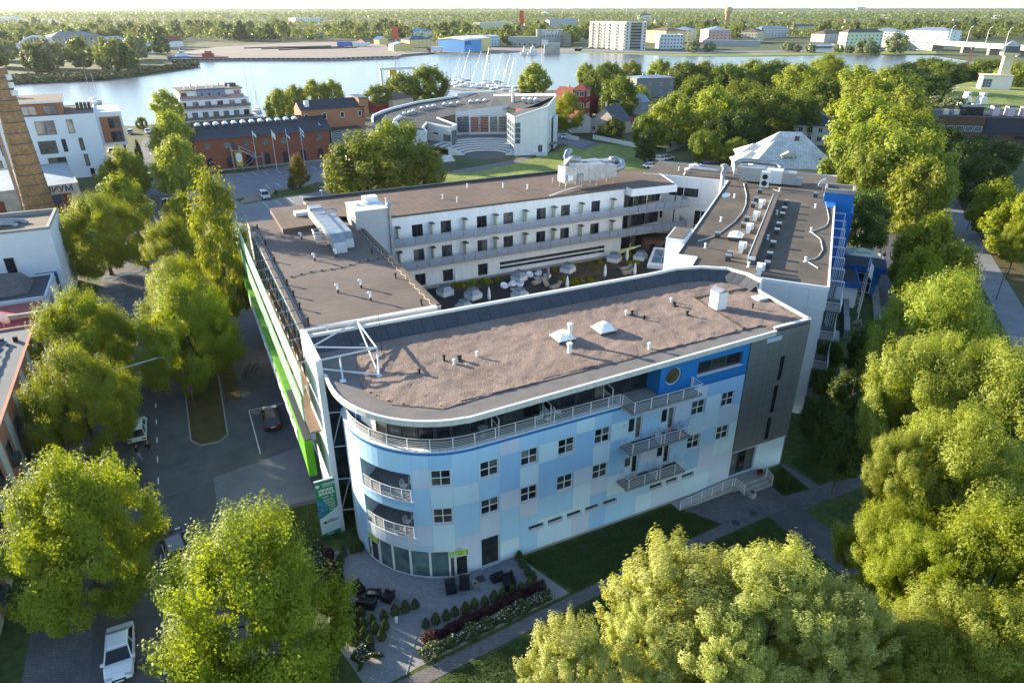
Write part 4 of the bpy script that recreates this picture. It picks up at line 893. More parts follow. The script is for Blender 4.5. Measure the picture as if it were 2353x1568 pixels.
T = plane(44.1,48.3,52.5,47.8); MB().hexa(T,0,T.L,13.75,14.88,-0.2,0.0).build('canopy_fascia', white, broof)
T = plane(44.1,50,44.1,48.3); MB().hexa(T,0,T.L,13.75,14.88,-0.2,0.0).build('canopy_fascia', white, broof)
T = plane(52.5,47.8,55,55.5); MB().hexa(T,0,T.L,13.75,14.88,-0.2,0.0).build('canopy_fascia', white, broof)
MB().flat([(44,50),(44.2,48.5),(52.4,48),(54.8,55.5),(44,55.5)][::-1],13.8).build('canopy_soffit', white, broof)
T = plane(48,64.2,-2.6,64.2); MB().hexa(T,0,T.L,14.5,15.15,-0.3,0.0).build('parapet', dark_felt, broof)
railg = bpy.data.materials.new('balcony_glass'); railg.use_nodes=True
_b = railg.node_tree.nodes['Principled BSDF']; _b.inputs['Base Color'].default_value=(0.32,0.36,0.43,1); _b.inputs['Roughness'].default_value=0.15; _b.inputs['Alpha'].default_value=0.72
for z,e1 in ((11.05,55.5),(7.6,55.5)):
    pl = [(5.6,50),(5.6,48.4),(44.1,48.4),(55.5,48.0),(56.3,51),(44.1,50)]
    o = MB().prism(pl, z-.22, z, True).build('balcony_slab', concrete, BW)
    T = plane(5.6,48.42,44.1,48.42)
    gl=[(T,0,T.L)]; T2=plane(44.1,48.42,55.5,48.02); T3=plane(55.5,48.02,56.3,51)
    for TT in (T,T2,T3):
        n=max(1,round(TT.L/1.75))
        for k in range(n):
            a0,a1=TT.L*k/n,TT.L*(k+1)/n
            MB().quad(TT(a0+.04,z+.02,-.04),TT(a1-.04,z+.02,-.04),TT(a1-.04,z+1.0,-.04),TT(a0+.04,z+1.0,-.04)).build('glass_panel', railg, o)
            MB().hexa(TT,a0-.025,a0+.025,z-.2,z+1.02,-.02,.03).build('post', steel, o)
        MB().hexa(TT,0,TT.L,z+1.02,z+1.07,-.08,.03).build('hand_rail', steel, o)
for a in (7.0,11.85,16.75,21.57,26.4,31.2,36.0,41.7):
    for z in (7.6,11.05): MB().box(a-.12,a+.12,49.0,50,z,z+2.3).build('divider', cream, BW); MB().box(a-.3,a+.3,48.9,50,z+2.3,z+2.37).build('divider_cap', darkmetal, BW)
for z in (4.2,7.75,11.2):
    T=plane(44.05,50.6,44.05+.01,53.4)
    for k in range(3): window(BW, plane(44.1,51.2,53,52.2), k*2.9+.1,k*2.9+2.8,z,z+2.4,cols=3,rows=1,fm=framed,sill=0,rec=0.0,fr=.06,name='glass_wall')
for z0 in (4.0,): 
    for a in (53.0,): MB().cyl((a,48.6,z0),(a,48.6,13.8),.12,.12,8).build('column', darkmetal, BW)
for (a,b_,h) in ((16,56,.7),(17.3,53.5,.7),(27,58.5,.7),(30,56,.7),(40,57,.7),(8,58,.6),(22,61,.6)): vent(BW,a,b_,14.8,h,.1,white,.16)
# second big unit on the back roof
A2 = thing('air_handling_unit', 'large silver ventilation unit with round elbow ducts at end of back roof', 'ventilation unit', hl(35.0,53.2,14.8), PHI+0.02)
for k,(x0,x1,z1) in enumerate(((0,2.2,3.0),(2.22,4.2,3.0),(4.22,7.6,2.9),(7.62,9.6,2.5))): MB().box(x0,x1,0,2.2,.9,z1+.3).build('casing', duct, A2)
for k,(x0,x1) in enumerate(((2.5,5.5),(5.52,8.5),(8.52,11))): MB().box(x0,x1,2.6,4.6,1.5,3.4-.2*k).build('casing', duct, A2)
MB().tube([(9.6,1.1,1.9),(10.6,1.1,2.0),(11.8,1.6,2.2),(12.2,2.6,2.6),(11.6,3.6,2.8),(10.8,3.7,2.8)],.58,14).build('elbow_duct', duct, A2, True)
MB().tube([(1.0,1.2,3.2),(1.0,1.2,3.9),(1.4,.6,4.4),(2.4,-.4,4.4)],.48,14).build('elbow_duct', duct, A2, True)
MB().tube([(1.6,2.2,3.2),(1.6,2.4,4.4),(2.2,3.0,5.0),(3.0,3.6,4.9)],.46,14).build('elbow_duct', duct, A2, True)
MB().box(.4,1.3,-.25,-.01,1.3,2.1).build('control_box', white, A2)
for k in range(3): MB().tube([(2.4+k*.4,-.1,2.2),(2.4+k*.4,-.35,1.8),(2.4+k*.4,-.35,.5),(4.0+k*.3,-.35,.4),(6,-.3,.4)],.09,7).build('pipe', steel, A2)
for x in (.3,3.2,6,9.2):
    for y in (.2,2.0,4.2): MB().box(x-.06,x+.06,y-.06,y+.06,0,.92).build('leg', steel, A2)
MB().tube([(-4.5,-3.2,.25),(0,-1.2,.3),(2.4,-.5,.4)],.09,6).build('pipe', white, A2)
# ------------------------------------------------------------------ courtyard roof deck
deck = mat('deck_boards', (0.035,0.03,0.03), 0.85, 0.2, 3)
lines(deck,'Y',0.15,0.015,0.5)
CY_ = thing('courtyard_deck', 'dark roof courtyard deck with sedum planting between the hotel wings', 'roof deck', HO, PHI)
cpoly=[(1.95,14.5),(30,14.4),(38.8,19.5),(58,46),(56.8,54.2),(44,50),(1.95,50)]
MB().flat(cpoly,4.0).build('deck_floor', deck, CY_)
sedum = mat('sedum', (0.045,0.055,0.02), 0.95, 0.35, 0.9, bump=0.06, bscale=10, stain=0.4, sscale=0.5, alt=(0.12,0.065,0.04))
MB().flat([(13.5,49.2),(13.8,46.8),(18,45.9),(22.5,47.8),(29,47.5),(29.5,44),(28.5,40.5),(33,39.5),(38,44.5),(45.5,43.5),(48,47.5),(45,49.6)],4.05).build('sedum_bed', sedum, CY_)
MB().flat([(31,39),(34,33),(39,33),(40,40),(36,41)],4.05).build('sedum_bed', sedum, CY_)
MB().hexa(plane(5.6,49.1,43.8,49.1),0,38,4.0,4.18,-.7,0).build('stone_ledge', concrete, CY_)
def bush_mesh(name, seed, n, rx, ry, rz, leaf, m):
    rng=np.random.default_rng(seed); p=rng.normal(size=(n,3)); p/=np.linalg.norm(p,axis=1,keepdims=True); p*=(rng.random((n,1))**0.35); nr=p+rng.normal(size=(n,3))*.5+np.array([0,0,.4])
    p[:,2]=np.abs(p[:,2]); c=p*np.array([rx,ry,rz]); c*= (0.85+0.25*np.sin(c[:,:1]*5/max(rx,.3)+1)*np.cos(c[:,1:2]*4/max(ry,.3)))
    return leaves_mesh(name,c,nr,leaf*(.6+.8*rng.random(n)),m,rng)
grassb = bush_mesh('grass_clump',4,420,1.3,.7,.45,.16,LEAF['linden'])
for i,(a,b_,s) in enumerate(((15,48.2,1),(17,48,1.1),(19,48,1),(21.5,48.3,.8),(38.6,47.8,.9),(43,45,1.0),(44.5,48.6,1.1),(42.2,48.7,1),(46.8,45.2,1),(29.5,43.0,.9),(31,42,1.1),(33.5,42.2,.8),(36.5,46,.7),(30.8,48,.8))):
    tag(put('planting', grassb, None, hl(a,b_,4.05), i*1.3, (s,s,s*1.2)), 'green planting tuft in the courtyard bed '+['beside the first parasol','second along the back wall','third along the back wall','fourth along the back wall','by the strip windows','right of the parasol on the green bed','behind the last rooflight','behind the door rooflight','before the glass roof','left of the bush rooflight','at the brown bed front','in the brown bed middle','in the brown bed by the wall','near the strip window start'][i], 'plant', 'planting tufts in the courtyard')
skyg = glass_mat('rooflight_glass',(0.30,0.34,0.38),0.08,0.8,0.1)
sk=None
swh = ['beside the planting at the street end','next to the dark steps near the gravel roof','hidden low behind the gravel roof edge','in front of the white round armchairs','behind the white round armchairs','in the brown sedum with a bush before it','on the green bed beside the door','last before the tilted glass roof']
def mk_rooflight(label, a, b_):
    t = thing('rooflight', label, 'rooflight', hl(a,b_,4.0), PHI+0.25, 'white rooflights on the courtyard deck')
    MB().box(-1.05,1.05,-1.05,1.05,0,.75).build('kerb_box', white, t)
    MB().add([(-1.1,-1.1,.76),(1.1,-1.1,.76),(1.1,1.1,.76),(-1.1,1.1,.76),(-.6,-.6,1.25),(.6,-.6,1.25),(.6,.6,1.25),(-.6,.6,1.25)],[(0,1,5,4),(1,2,6,5),(2,3,7,6),(3,0,4,7)]).build('sloped_skirt', duct, t)
    MB().box(-.62,.62,-.62,.62,1.25,1.45).build('lantern', skyg, t); MB().box(-.68,.68,-.68,.68,1.45,1.5).build('lantern_top', glass_s, t)
    return t
for i,(a,b_) in enumerate(((12.1,46.1),(15.15,43.3),(12.4,39.8),(20.9,40.4),(23.9,46.6),(32.1,46.5),(41.1,47.4),(45.4,46.4))):
    l='white boxy rooflight with glass lantern '+swh[i]
    if i == 0: sk = mk_rooflight(l,a,b_); sk.scale = (.85,.85,.95)
    else: again(sk, hl(a,b_,4.0), PHI+.25+.05*i, l)
egg = None
eggw=['in the first trio, nearest the street','in the first trio, middle','in the first trio, beside the rooflight','in the second trio, touching the rooflight','in the second trio, by its round table','in the second trio, under the purple parasol']
for i,(a,b_,r_) in enumerate(((20.5,44.5,.4),(21.8,44.7,-.6),(22.8,44.2,-1.5),(25.8,46.9,.2),(27.2,46.9,-.9),(28.0,45.5,2.4))):
    l='white round egg armchair '+eggw[i]
    if egg is None:
        egg = thing('egg_armchair', l, 'armchair', hl(a,b_,4.0), r_, 'white egg chairs in the courtyard')
        e=MB(); n=16
        prof=[(0.3,0),(0.5,.12),(.6,.35),(.55,.5)]
        V=[];
        for r,z in prof+[(0.45,.46),(0.0,.40)]:
            for k in range(n):
                t=2*pi*k/n; zz2 = z+ (0.32*max(0,sin(t))**1.2 if r in (.55,.6) else (.2*max(0,sin(t)) if r==.45 else 0)); V.append((r*cos(t),r*sin(t),zz2))
        F=[(i_*n+k,i_*n+(k+1)%n,(i_+1)*n+(k+1)%n,(i_+1)*n+k) for i_ in range(5) for k in range(n)]
        e.add(V,F); e.build('shell', domem, egg, True); MB().lathe([(.4,.42),(.38,.5),(.0,.52)],n=14).build('cushion', white, egg)
    else: again(egg, hl(a,b_,4.0), r_, l)
for i,(a,b_,l) in enumerate(((21.4,43.5,'low white drum table in the first egg chair trio'),(26.4,45.8,'low white drum table in the second egg chair trio'))):
    t=thing('drum_table',l,'table',hl(a,b_,4.0)); MB().lathe([(.35,0),(.45,.2),(.42,.38)],n=14).build('drum',domem,t); MB().lathe([(.4,.385),(.4,.40),(0,.401)],n=14).build('table_top',glass_c,t)
tan = mat('tan_wicker',(0.33,0.26,0.2),0.8,0.1,8)
lgp=None
for i,(a,b_,r_,l) in enumerate(((25.8,44.3,.2,'crossed with another beside the purple parasol'),(26.6,43.4,1.3,'lying across the first by the purple parasol'),(27.3,41.6,.25,'alone near the gravel roof edge'),(40.6,43.4,.0,'first of the pair on the far terrace'),(39.9,41.8,.05,'second of the pair on the far terrace'))):
    l='tan wicker sun lounger '+l
    if lgp is None:
        lgp=thing('sun_lounger',l,'sun lounger',hl(a,b_,4.0),PHI+r_,'tan sun loungers in the courtyard')
        MB().box(-1.0,.35,-.35,.35,0,.3).build('base',tan,lgp); MB().add([(.35,-.35,.22),(.35,.35,.22),(1.0,.35,.75),(1.0,-.35,.75),(.35,-.35,.3),(.35,.35,.3),(.95,.35,.83),(.95,-.35,.83)],[(0,1,2,3),(4,7,6,5),(0,3,7,4),(1,5,6,2),(3,2,6,7)]).build('backrest',tan,lgp); MB().box(-.98,.34,-.33,.33,.304,.36).build('mattress',mat('taupe_cushion',(.38,.32,.26),.9,.05),lgp)
    else: again(lgp, hl(a,b_,4.0), PHI+r_, l)
ps=None
for i,(a,b_,l,m_) in enumerate(((14.8,48.9,'white folded parasol standing by the back wing at the street end',white),(16.3,40.5,'white folded parasol beside the dark deck stairs',white),(27.7,44.7,'purple folded parasol between the loungers and egg chairs',mat('purple_cloth',(.3,.22,.32),.8,.05)),(35.3,41.2,'white folded parasol in the middle of the sedum',white),(42.3,45.7,'white folded parasol on the green bed between two rooflights',white),(27.9,39.5,'white folded parasol showing just its tip over the gravel roof',white),(39.6,39.8,'white folded parasol before the far sun loungers',white))):
    t=thing('folded_parasol',l,'parasol',hl(a,b_,4.0),0,'folded parasols in the courtyard')
    MB().cyl((0,0,0),(0,0,.7),.03,.03,6).build('pole',steel,t); MB().lathe([(.05,.4),(.22,.7),(.25,1.1),(.16,1.9),(.04,2.4)],n=10).build('canopy',m_,t,True); MB().lathe([(.3,0),(.3,.08),(.05,.1)],n=10).build('base',darkmetal,t)
GRf = thing('tilted_glass_roof','tilted glass roof panel with white frame at the end of the courtyard','glass roof',HO,PHI)
Q=[(43.9,42.6,4.5),(46.7,39.9,4.5),(49.6,43.1,6.1),(47.0,45.3,6.1)]
MB().add(Q+[(p[0],p[1],4.0) for p in Q],[(0,1,2,3),(0,4,5,1),(1,5,6,2),(2,6,7,3),(3,7,4,0)]).build('frame',white,GRf)
def lerp4(u,v): return tuple((1-u)*((1-v)*Q[0][k]+v*Q[3][k])+u*((1-v)*Q[1][k]+v*Q[2][k])+(0.03 if k==2 else 0) for k in range(3))
for u0,u1 in ((.12,.49),(.51,.88)):
    for v0,v1 in ((.15,.49),(.51,.88)): MB().quad(lerp4(u0,v0),lerp4(u1,v0),lerp4(u1,v1),lerp4(u0,v1)).build('pane',glass_s,GRf)
SN = thing('shingle_sauna','round-ended brown shingle sauna cabin with arched windows','cabin',hl(51.0,49.0,4.0),PHI-.55)
shing = pavers(mat('shingle_brown',(0.22,0.12,0.08),.85,.2,3,bump=.01,bscale=10),.25,.12,.012,.55)
ob=[(2.6*cos(t)*1.15,1.5*sin(t)) for t in [2*pi*k/20 for k in range(20)]]
MB().prism(ob,0,2.0,False,False).build('wall',shing,SN); MB().prism([(p[0]*1.06,p[1]*1.06) for p in ob],2.0,2.35).build('roof',mat('moss_roof',(.06,.05,.03),.95,.3,2),SN)
for x in (-1.2,.6):
    MB().quad(*[(x+.4*cos(t),-1.5*sqrt(max(0,1-(x/3)**2))-.08,1.0+.45*sin(t)) for t in [pi*k/8 for k in range(9)]],(x-.4,-1.5*sqrt(max(0,1-(x/3)**2))-.08,.3),(x+.4,-1.5*sqrt(max(0,1-(x/3)**2))-.08,.3)).build('arched_window',glass,SN)
# ------------------------------------------------------------------ hotel: right wing (its own frame: p along, q to the left)
RW = thing('hotel_right_wing', 'long hotel wing with dark felt roof, rows of box vents and blue stair tower', 'building', RO, PR)
MB().prism([(0,0),(0.0,13.9),(4,13.9),(4,16),(12,16),(44,16),(44,30),(56,30),(56,0)],0,14.78,False,False).build('wall', whiter, RW)
MB().box(8,13,16,18.2,0,15.4).build('annex_wall', whiter, RW)
MB().box(8.2,12.8,16.2,18.0,15.4,15.5).build('annex_roof', felt_b, RW)
rroof = MB().flat([(0,0),(0,13.85),(4,13.85),(4,16.1),(44,16.1),(44,30),(55,30),(55,0)],14.8).build('roof', felt_r, RW)
for p,q_ in (((0,13.85),(0,0)),((0,0),(34,0)),((44,16.1),(4,16.1)),((4,16.1),(4,13.85)),((4,13.85),(0,13.85)),((44,30),(44,16.1))):
    T = plane(*p,*q_); MB().hexa(T,0,T.L,14.55,14.92,-0.15,0.05).build('eaves_trim', white, rroof)
# white panels on the end wall
wp = mat('white_wall_panel',(0.62,0.63,0.64),0.6,0.03,1)
Te = plane(0,13.85,0,0)
for i in range(8):
    for j in range(6): MB().hexa(Te,13.85*i/8+.015,13.85*(i+1)/8-.015,1+2.25*j+.015,1+2.25*(j+1)-.015,0.01,0.05).build('facade_panel', wp, RW)
MB().box(4.3,34.6,7.65,8.35,14.8,15.6).build('roof_upstand', felt_b, rroof); MB().box(4.2,34.7,8.36,8.44,14.8,15.65).build('upstand_trim', white, rroof); MB().box(4.18,4.29,7.6,8.44,15.3,15.65).build('upstand_trim', white, rroof)  # upstand made taller than the real one so its roof shadow falls wider
bvm = MB().box(-.28,.28,-.28,.28,0,.55).mesh('box_vent', darkmetal); bvc = MB().box(-.32,.32,-.32,.32,.56,.72).mesh('vent_cap', duct)
for p,q_ in ((37.56,10.51),(32.29,10.48),(28.9,10.51),(21.13,10.44),(18.08,10.48),(12.56,12.85),(5.74,10.44),(4.41,10.45),(32.26,6.37),(28.12,6.36),(25.06,6.37),(19.9,6.4),(17.03,6.41),(11.54,6.37),(7.18,6.35),(3.89,6.31),(38.65,2.75)):
    o=put('box_vent',bvm,rroof,(p,q_,14.8)); put('vent_cap',bvc,o)
for p,q_ in ((33.46,13.65),(20.0,13.57),(7.94,13.53),(3.26,8.13),(32.17,2.5),(19.69,2.54),(7.54,2.59),(26.47,7.16),(14.39,7.21),(40.12,7.89),(50,13),(53,22),(49,25)): vent(rroof,p,q_,14.8,.6,.11,white,.17)
MB().box(11.8,13.8,10.0,11.5,14.8,15.3).build('skylight_kerb', dark_felt, rroof)
d=MB(); n=8
for i in range(n):
    for j in range(n):
        f=lambda i,j:(11.7+2.2*i/n, 9.9+1.7*j/n, 15.32+.5*(1-abs(i/n*2-1)**2.5)*(1-abs(j/n*2-1)**2.5)); d.quad(f(i,j),f(i+1,j),f(i+1,j+1),f(i,j+1))
d.build('skylight_dome', domem, rroof, True)
acp=None
for i,(p,q_) in enumerate(((31.45,9.6),(24.7,9.6),(18.6,9.75),(10.3,9.6),(3.5,6.9))):
    w_=['farthest from the gravel roof','second from the far end','in the middle of the row','beside the white domed skylight','alone near the white panelled end wall'][i]
    l='white air conditioner pair on the dark roof, '+w_
    if acp is None:
        acp=thing('air_conditioner',l,'air conditioner',rl(p,q_,14.8),PR,'air conditioners on the right wing roof')
        MB().box(-.5,.5,-.22,.22,.25,1.45).build('tall_cabinet',white,acp); MB().box(-1.35,-.75,-.5,.35,.1,.85).build('outdoor_unit',white,acp)
        MB().lathe([(.26,0),(.26,.03),(0,.035)],n=14).build('fan_grille',darkmetal,acp)
        g_=acp.children[-1]; g_.location=(-1.36,-.05,.48); g_.rotation_euler=(0,-pi/2,0)
        MB().box(-1.4,.6,-.55,.4,0,.1).build('stand',darkmetal,acp)
    else: again(acp, rl(p,q_,14.8), PR, l)
def cable(pts,r=.05): MB().tube([(p,q_,14.86) for p,q_ in pts],r,6).build('roof_cable', mat('cable_grey',(.42,.42,.41),.6,.1), rroof)
cable([(43.3,13.5),(38,12.6),(35.4,12.15),(30,11.6),(25.7,11.5),(20.1,11.9),(14.75,12.8),(12.4,13.4),(10,14.75)],.07)
cable([(40.7,1.6),(35,1.2),(29.9,.8),(26.7,.6),(24,.75),(22.4,1.1),(19.6,2.5),(18,1.8),(16.7,1.3),(12.6,.95),(10,1.3),(8.75,1.7),(7.8,2.5),(6.8,1.9),(5.7,1.2)],.06)
cable([(40,8),(40.5,5),(40.7,1.6)]); cable([(39.3,11),(41,9),(40.2,7.9)])
pu=MB(); pu.lathe([(0.8,0),(0,0.001)],(34.5,15,14.806),18,2.0,.8); pu.build('rain_puddle', glass_s, rroof)
# roof plant at the far end
A3 = thing('air_handling_unit','grey ventilation cabinets and round duct across the far roof end','ventilation unit',rl(44.0,14.4,14.8),PR-pi/2)
zinc = mat('zinc_grey',(.36,.38,.40),.45,.1,1.5,metal=.6)
MB().box(0,3.6,0,2.4,.3,2.4).build('casing',zinc,A3); MB().box(3.62,6.4,-.05,1.9,.3,2.3).build('casing',white,A3); MB().box(6.42,8.4,0,2.0,.3,2.1).build('casing',zinc,A3); MB().box(8.42,9.4,.1,1.6,.3,1.4).build('casing',zinc,A3)
cu=MB().box(3.4,4.7,-2.6,-1.9,.1,2.5).build('condenser',white,A3)
for z in (.75,1.75):
    MB().lathe([(.42,0),(.42,.04),(0,.05)],n=16).build('fan',black,cu); f_=cu.children[-1]; f_.location=(4.05,-2.61,z); f_.rotation_euler=(pi/2,0,0)
MB().tube([(0,1.2,1.0),(-.9,1.2,1.0),(-1.0,1.2,1.8),(-1.0,1.5,2.6),(-.6,3.5,2.7),(1,4.2,2.7),(5.0,4.2,2.6),(5.8,3.9,2.2),(5.8,3.6,1.4)],.42,14).build('round_duct',duct,A3,True)
MB().tube([(-1.0,1.2,1.3),(-4,1.6,1.2),(-8.0,2.0,1.2),(-9,2.0,.9),(-9.0,2.0,.0)],.32,12).build('round_duct',duct,A3,True)
MB().tube([(-8.6,4.0,0),(-8.6,4.0,1.2),(-7.6,3.6,1.5),(-6,2.4,1.25)],.3,12).build('round_duct',duct,A3,True)
MB().tube([(-2.2,-3.0,-6.0),(-2.2,-3.0,.8),(-2.3,-2.2,1.8),(-2.3,-2.0,2.6)],.34,12).build('exhaust_duct',duct,A3,True)
MB().lathe([(.34,0),(.6,.1),(.6,.3),(.3,.5)],(-2.3,-2.0,2.6),14).build('duct_cowl',duct,A3)
# satellite dish
DS = thing('satellite_dish','white satellite dish on mast beside the blue tower top','satellite dish',rl(42.3,1.9,14.8),PR+2.6)
MB().cyl((0,0,0),(0,0,1.2),.05,.05,6).build('mast',steel,DS)
dm=MB(); dm.lathe([(.02,0),(.35,.05),(.6,.14),(.78,.26),(.8,.25),(.6,.12),(.02,-.02)],n=20); o=dm.build('reflector',white,DS,True); o.location=(0,-.1,1.4); o.rotation_euler=(radians(65),0,0)
MB().cyl((0,-.1,1.3),(0,-.9,1.6),.02,.02,5).build('feed_arm',steel,DS)
# link block windows (front wall of the far block)
Tl = plane(44,30,44,16.1)
for a0,a1,z0,z1,c in ((4.6,9.6,11.6,13.2,2),(9.2,11.4,4.6,9.6,2),(1.4,4.0,7.6,9.2,2),(1.0,3.4,11.4,12.6,1)): window(RW,Tl,a0,a1,z0,z1,cols=c,rows=1 if z1-z0<3 else 2,fm=framew,sill=.05,rec=-.1,fr=.1)
MB().hexa(Tl,0,13.9,10.6,10.7,0,.05).build('string_course',white,RW)
# blue tower and right facade
BTm = MB().prism([(36.2,1.6),(36.2,-2.3),(40,-2.3),(40,1.6)],0,16.4,False,False).build('blue_tower', bluew, RW)
MB().prism([(40,1.5),(40,-2.9),(55,-2.9),(55,1.5)],0,12.6).build('blue_annex', bluew, RW)
MB().flat([(36.2,1.6),(36.2,-2.3),(40,-2.3),(40,1.6)],16.35).build('tower_roof', felt_r, BTm)
for p,q_ in (((36.2,1.6),(36.2,-2.3)),((36.2,-2.3),(40,-2.3)),((40,1.6),(36.2,1.6)),((40,-2.3),(40,1.6))): T=plane(*p,*q_); MB().hexa(T,0,T.L,16.2,16.75,-.25,.05).build('tower_parapet', concrete, BTm)
MB().box(33,36.2,-.05,1.3,0,14.9).build('stair_wall', bluew, RW)
Tr = plane(0,0,36,0)
MB().hexa(Tr,.2,35.8,.2,14.4,0.005,.03).build('blue_facade', bluew, RW)
wrailm=white
for k,p in enumerate((4.1,8.2,12.3,16.4,20.5,24.6,28.7,32.8)):
    fr_=MB(); fr_.box(p-.04,p+.04,-1.55,-1.47,1.0,14.3).box(p-.04,p+.04,-1.47,0,14.22,14.3); fr_.build('balcony_frame', white, RW)
for z in (2.2,5.65,9.1,12.3)[0:4]:
    MB().box(0.2,4.0,-1.5,-.06,z-.12,z).build('balcony_slab', deckm, RW)
    railing(RW,[(0.2,-.05),(.2,-1.5),(4.0,-1.5)],z,.95,5,.016,.028,1.9)
for k in range(8):
    for z in (2.3,5.75,9.2,12.4): window(RW,Tr,.9+k*4.1,2.7+k*4.1,z,z+2.0,cols=2,rows=1,fm=framew,sill=0,rec=-.1,fr=.06,name='balcony_door')
# entrance pavilion
EP = thing('entrance_pavilion','low blue hotel entrance with flat dark canopy roofs and white wall','building',RO,PR)
MB().prism([(34.5,-2.6),(34.5,-5.4),(41,-5.4),(41,-2.6)],0,3.2,False,False).build('white_wall',whiter,EP); MB().prism([(34.0,-2.6),(34.0,-5.6),(41.5,-5.0),(41.5,-2.6)],3.2,4.0).build('low_roof',bluew,EP); MB().flat([(34.2,-2.7),(34.2,-5.4),(41.3,-4.8),(41.3,-2.7)],4.01).build('roof_felt',dark_felt,EP)
MB().prism([(41,-2.9),(41,-9.2),(46,-9.2),(46,-2.9)],3.6,4.5,True).build('canopy',bluew,EP); MB().flat([(41.1,-2.9),(41.1,-9.1),(45.9,-9.1),(45.9,-2.9)],4.51).build('canopy_felt',dark_felt,EP)
MB().box(41.2,41.8,-8.2,-7.5,0,3.6).build('pillar',bluew,EP); MB().box(45.2,45.8,-8.9,-8.3,0,3.6).build('pillar',bluew,EP)
Tq=plane(41.15,-5.2,41.15,-7.6); window(EP,Tq,.1,2.3,.3,3.4,cols=2,rows=2,fm=framew,sill=0,rec=-.05)
MB().box(41.2,45.8,-7.6,-2.9,0.01,3.6).build('lobby_wall',glass,EP)
MB().box(31,46,-9.0,-8.0,0,.25).build('entrance_step',concrete,EP)
# market umbrellas
cr_um = mat('umbrella_cream',(.62,.62,.47),.8,.05)
def umbrella(P,rz,label,sx):
    t=thing('market_umbrella',label,'parasol',P,rz,'cream umbrellas at the hotel cafe')
    MB().cyl((0,0,0),(0,0,3.4),.05,.05,8).build('pole',steel,t); MB().box(-.5,.5,-.5,.5,0,.12).build('base',concrete,t)
    s=sx; c=MB(); top=(0,0,3.55); E=[(-s,-s,2.75),(s,-s,2.75),(s,s,2.75),(-s,s,2.75)]
    for i in range(4): c.quad(E[i],E[(i+1)%4],top)
    c.build('canopy',cr_um,t)
    for i in range(4):
        p,q_=Vector(E[i]),Vector(E[(i+1)%4]); MB().quad(p,q_,q_-Vector((0,0,.3)),p-Vector((0,0,.3))).build('valance',cr_um,t)
        MB().cyl(Vector((0,0,3.5)),p,.02,.02,5).build('rib',steel,t)
    m_=(0,-s*.55,3.0+.18); ang=atan2(.8,s)
    text(t,'A.Le Coq',.62,(0,-s*.66,3.05),(ang,0,0),mat('umbrella_print',(.06,.05,.05),.7,.02),'CENTER',.002,.01)
    text(t,'A.Le Coq',.26,(0,-s-.012,2.52),(pi/2,0,0),mat('umbrella_gold',(.35,.26,.1),.7,.02),'CENTER',.002)
    return t
umbrella(rl(54.2,-6.0),-.15,'cream square cafe umbrella nearer the blue canopy',2.5); umbrella(rl(62.5,-6.0),-.12,'cream square cafe umbrella farther along, near the standing pair',2.5)
# garden walls by the side lawn
for (p0,p1,q0,q1,l) in ((28.5,39,-4.5,-3.9,'grey brick garden wall beside the white bicycles'),(22.8,28,-4.6,-4.0,'lower grey garden wall beside the red bicycle'),(12.3,21.8,-3.3,-2.6,'long grey garden wall on the dark side lawn'),(1.5,8,-8.6,-7.6,'grey brick wall with gate post under the side trees'),(6.5,8,-5,-1.8,'short brick wall running to the balconies')):
    t=thing('garden_wall',l,'wall',RO,PR)
    MB().box(p0,p1,q0,q1,0,1.2).build('masonry',pavers(mat('grey_brick',(.17,.165,.17),.85,.12,2),.25,.09,.012,.6),t); MB().box(p0-.05,p1+.05,q0-.06,q1+.06,1.204,1.3).build('coping',concrete,t)
# ------------------------------------------------------------------ front garden
def zc(x,y,z=0.0): return at((1150+x/2.353)/1.6284,(1950+y/2.353)/1.6284,z)
def cone_bush(seed,n,R,Hh,leaf,m):
    rng=np.random.default_rng(seed); t=rng.random(n)**.8; th=rng.random(n)*2*pi
    rr=R*np.where(t<.25,.75+t,np.clip((1-t)/.75,0,1)**.6)*(0.8+.25*rng.random(n)); c=np.stack([rr*np.cos(th),rr*np.sin(th),t*Hh],1)
    nr=np.stack([np.cos(th),np.sin(th),np.full(n,.35)],1)+rng.normal(size=(n,3))*.45
    return leaves_mesh('foliage',c,nr,leaf*(.6+.8*rng.random(n)),m,rng,.5,np.tile(np.array([0,0,1.]),(n,1)))
thm=cone_bush(3,620,.34,.95,.06,LEAF['thuja'])
thj=[(1040,890),(1127,855),(1220,820),(1297,785),(1390,760),(1468,720),(1560,695),(1642,660),(1715,635),(1800,598),(1882,572),(1960,535),(1985,480),(1940,430),(1898,360),(1865,305),
 (947,720),(860,750),(768,780),(672,820),(565,850),(468,800),(395,755),(683,905),(593,935),(653,995),(550,1045),(497,985),(487,895),(420,870),(425,950),(407,1040),(350,990),(340,920),(325,835),(303,750),(303,685),(302,625),(292,550),(285,485),(280,410),(283,340),(315,270),(395,235),(460,215)]
ORD=['first','second','third','fourth','fifth','sixth','seventh','eighth','ninth','tenth','eleventh','twelfth']
for i,(x,y) in enumerate(thj):
    row,k0,frm=('in the row along the terrace front',0,'from the path') if i<12 else (('in the short row at the terrace corner',12,'from the purple hedge') if i<16 else (('in the curved row round the lounge seats',16,'from the terrace mouth') if i<23 else (('in the pebble bed cluster beside the path',23,'counting from the terrace') if i<33 else ('in the side row along the terrace',33,'from the garden end'))))
    P=zc(x,y,.4); s=.9+.22*((i*37)%10)/10
    t=thing('thuja_shrub','%s clipped thuja cone %s, %s'%(ORD[i-k0],frm,row),'shrub',(P.x,P.y,0.02),i*2.1,'thuja cones '+row); put('foliage',thm,t,None,None,(s,s,s)); MB().cyl((0,0,0),(0,0,.5),.03,.02,5).build('stem',bark,t)
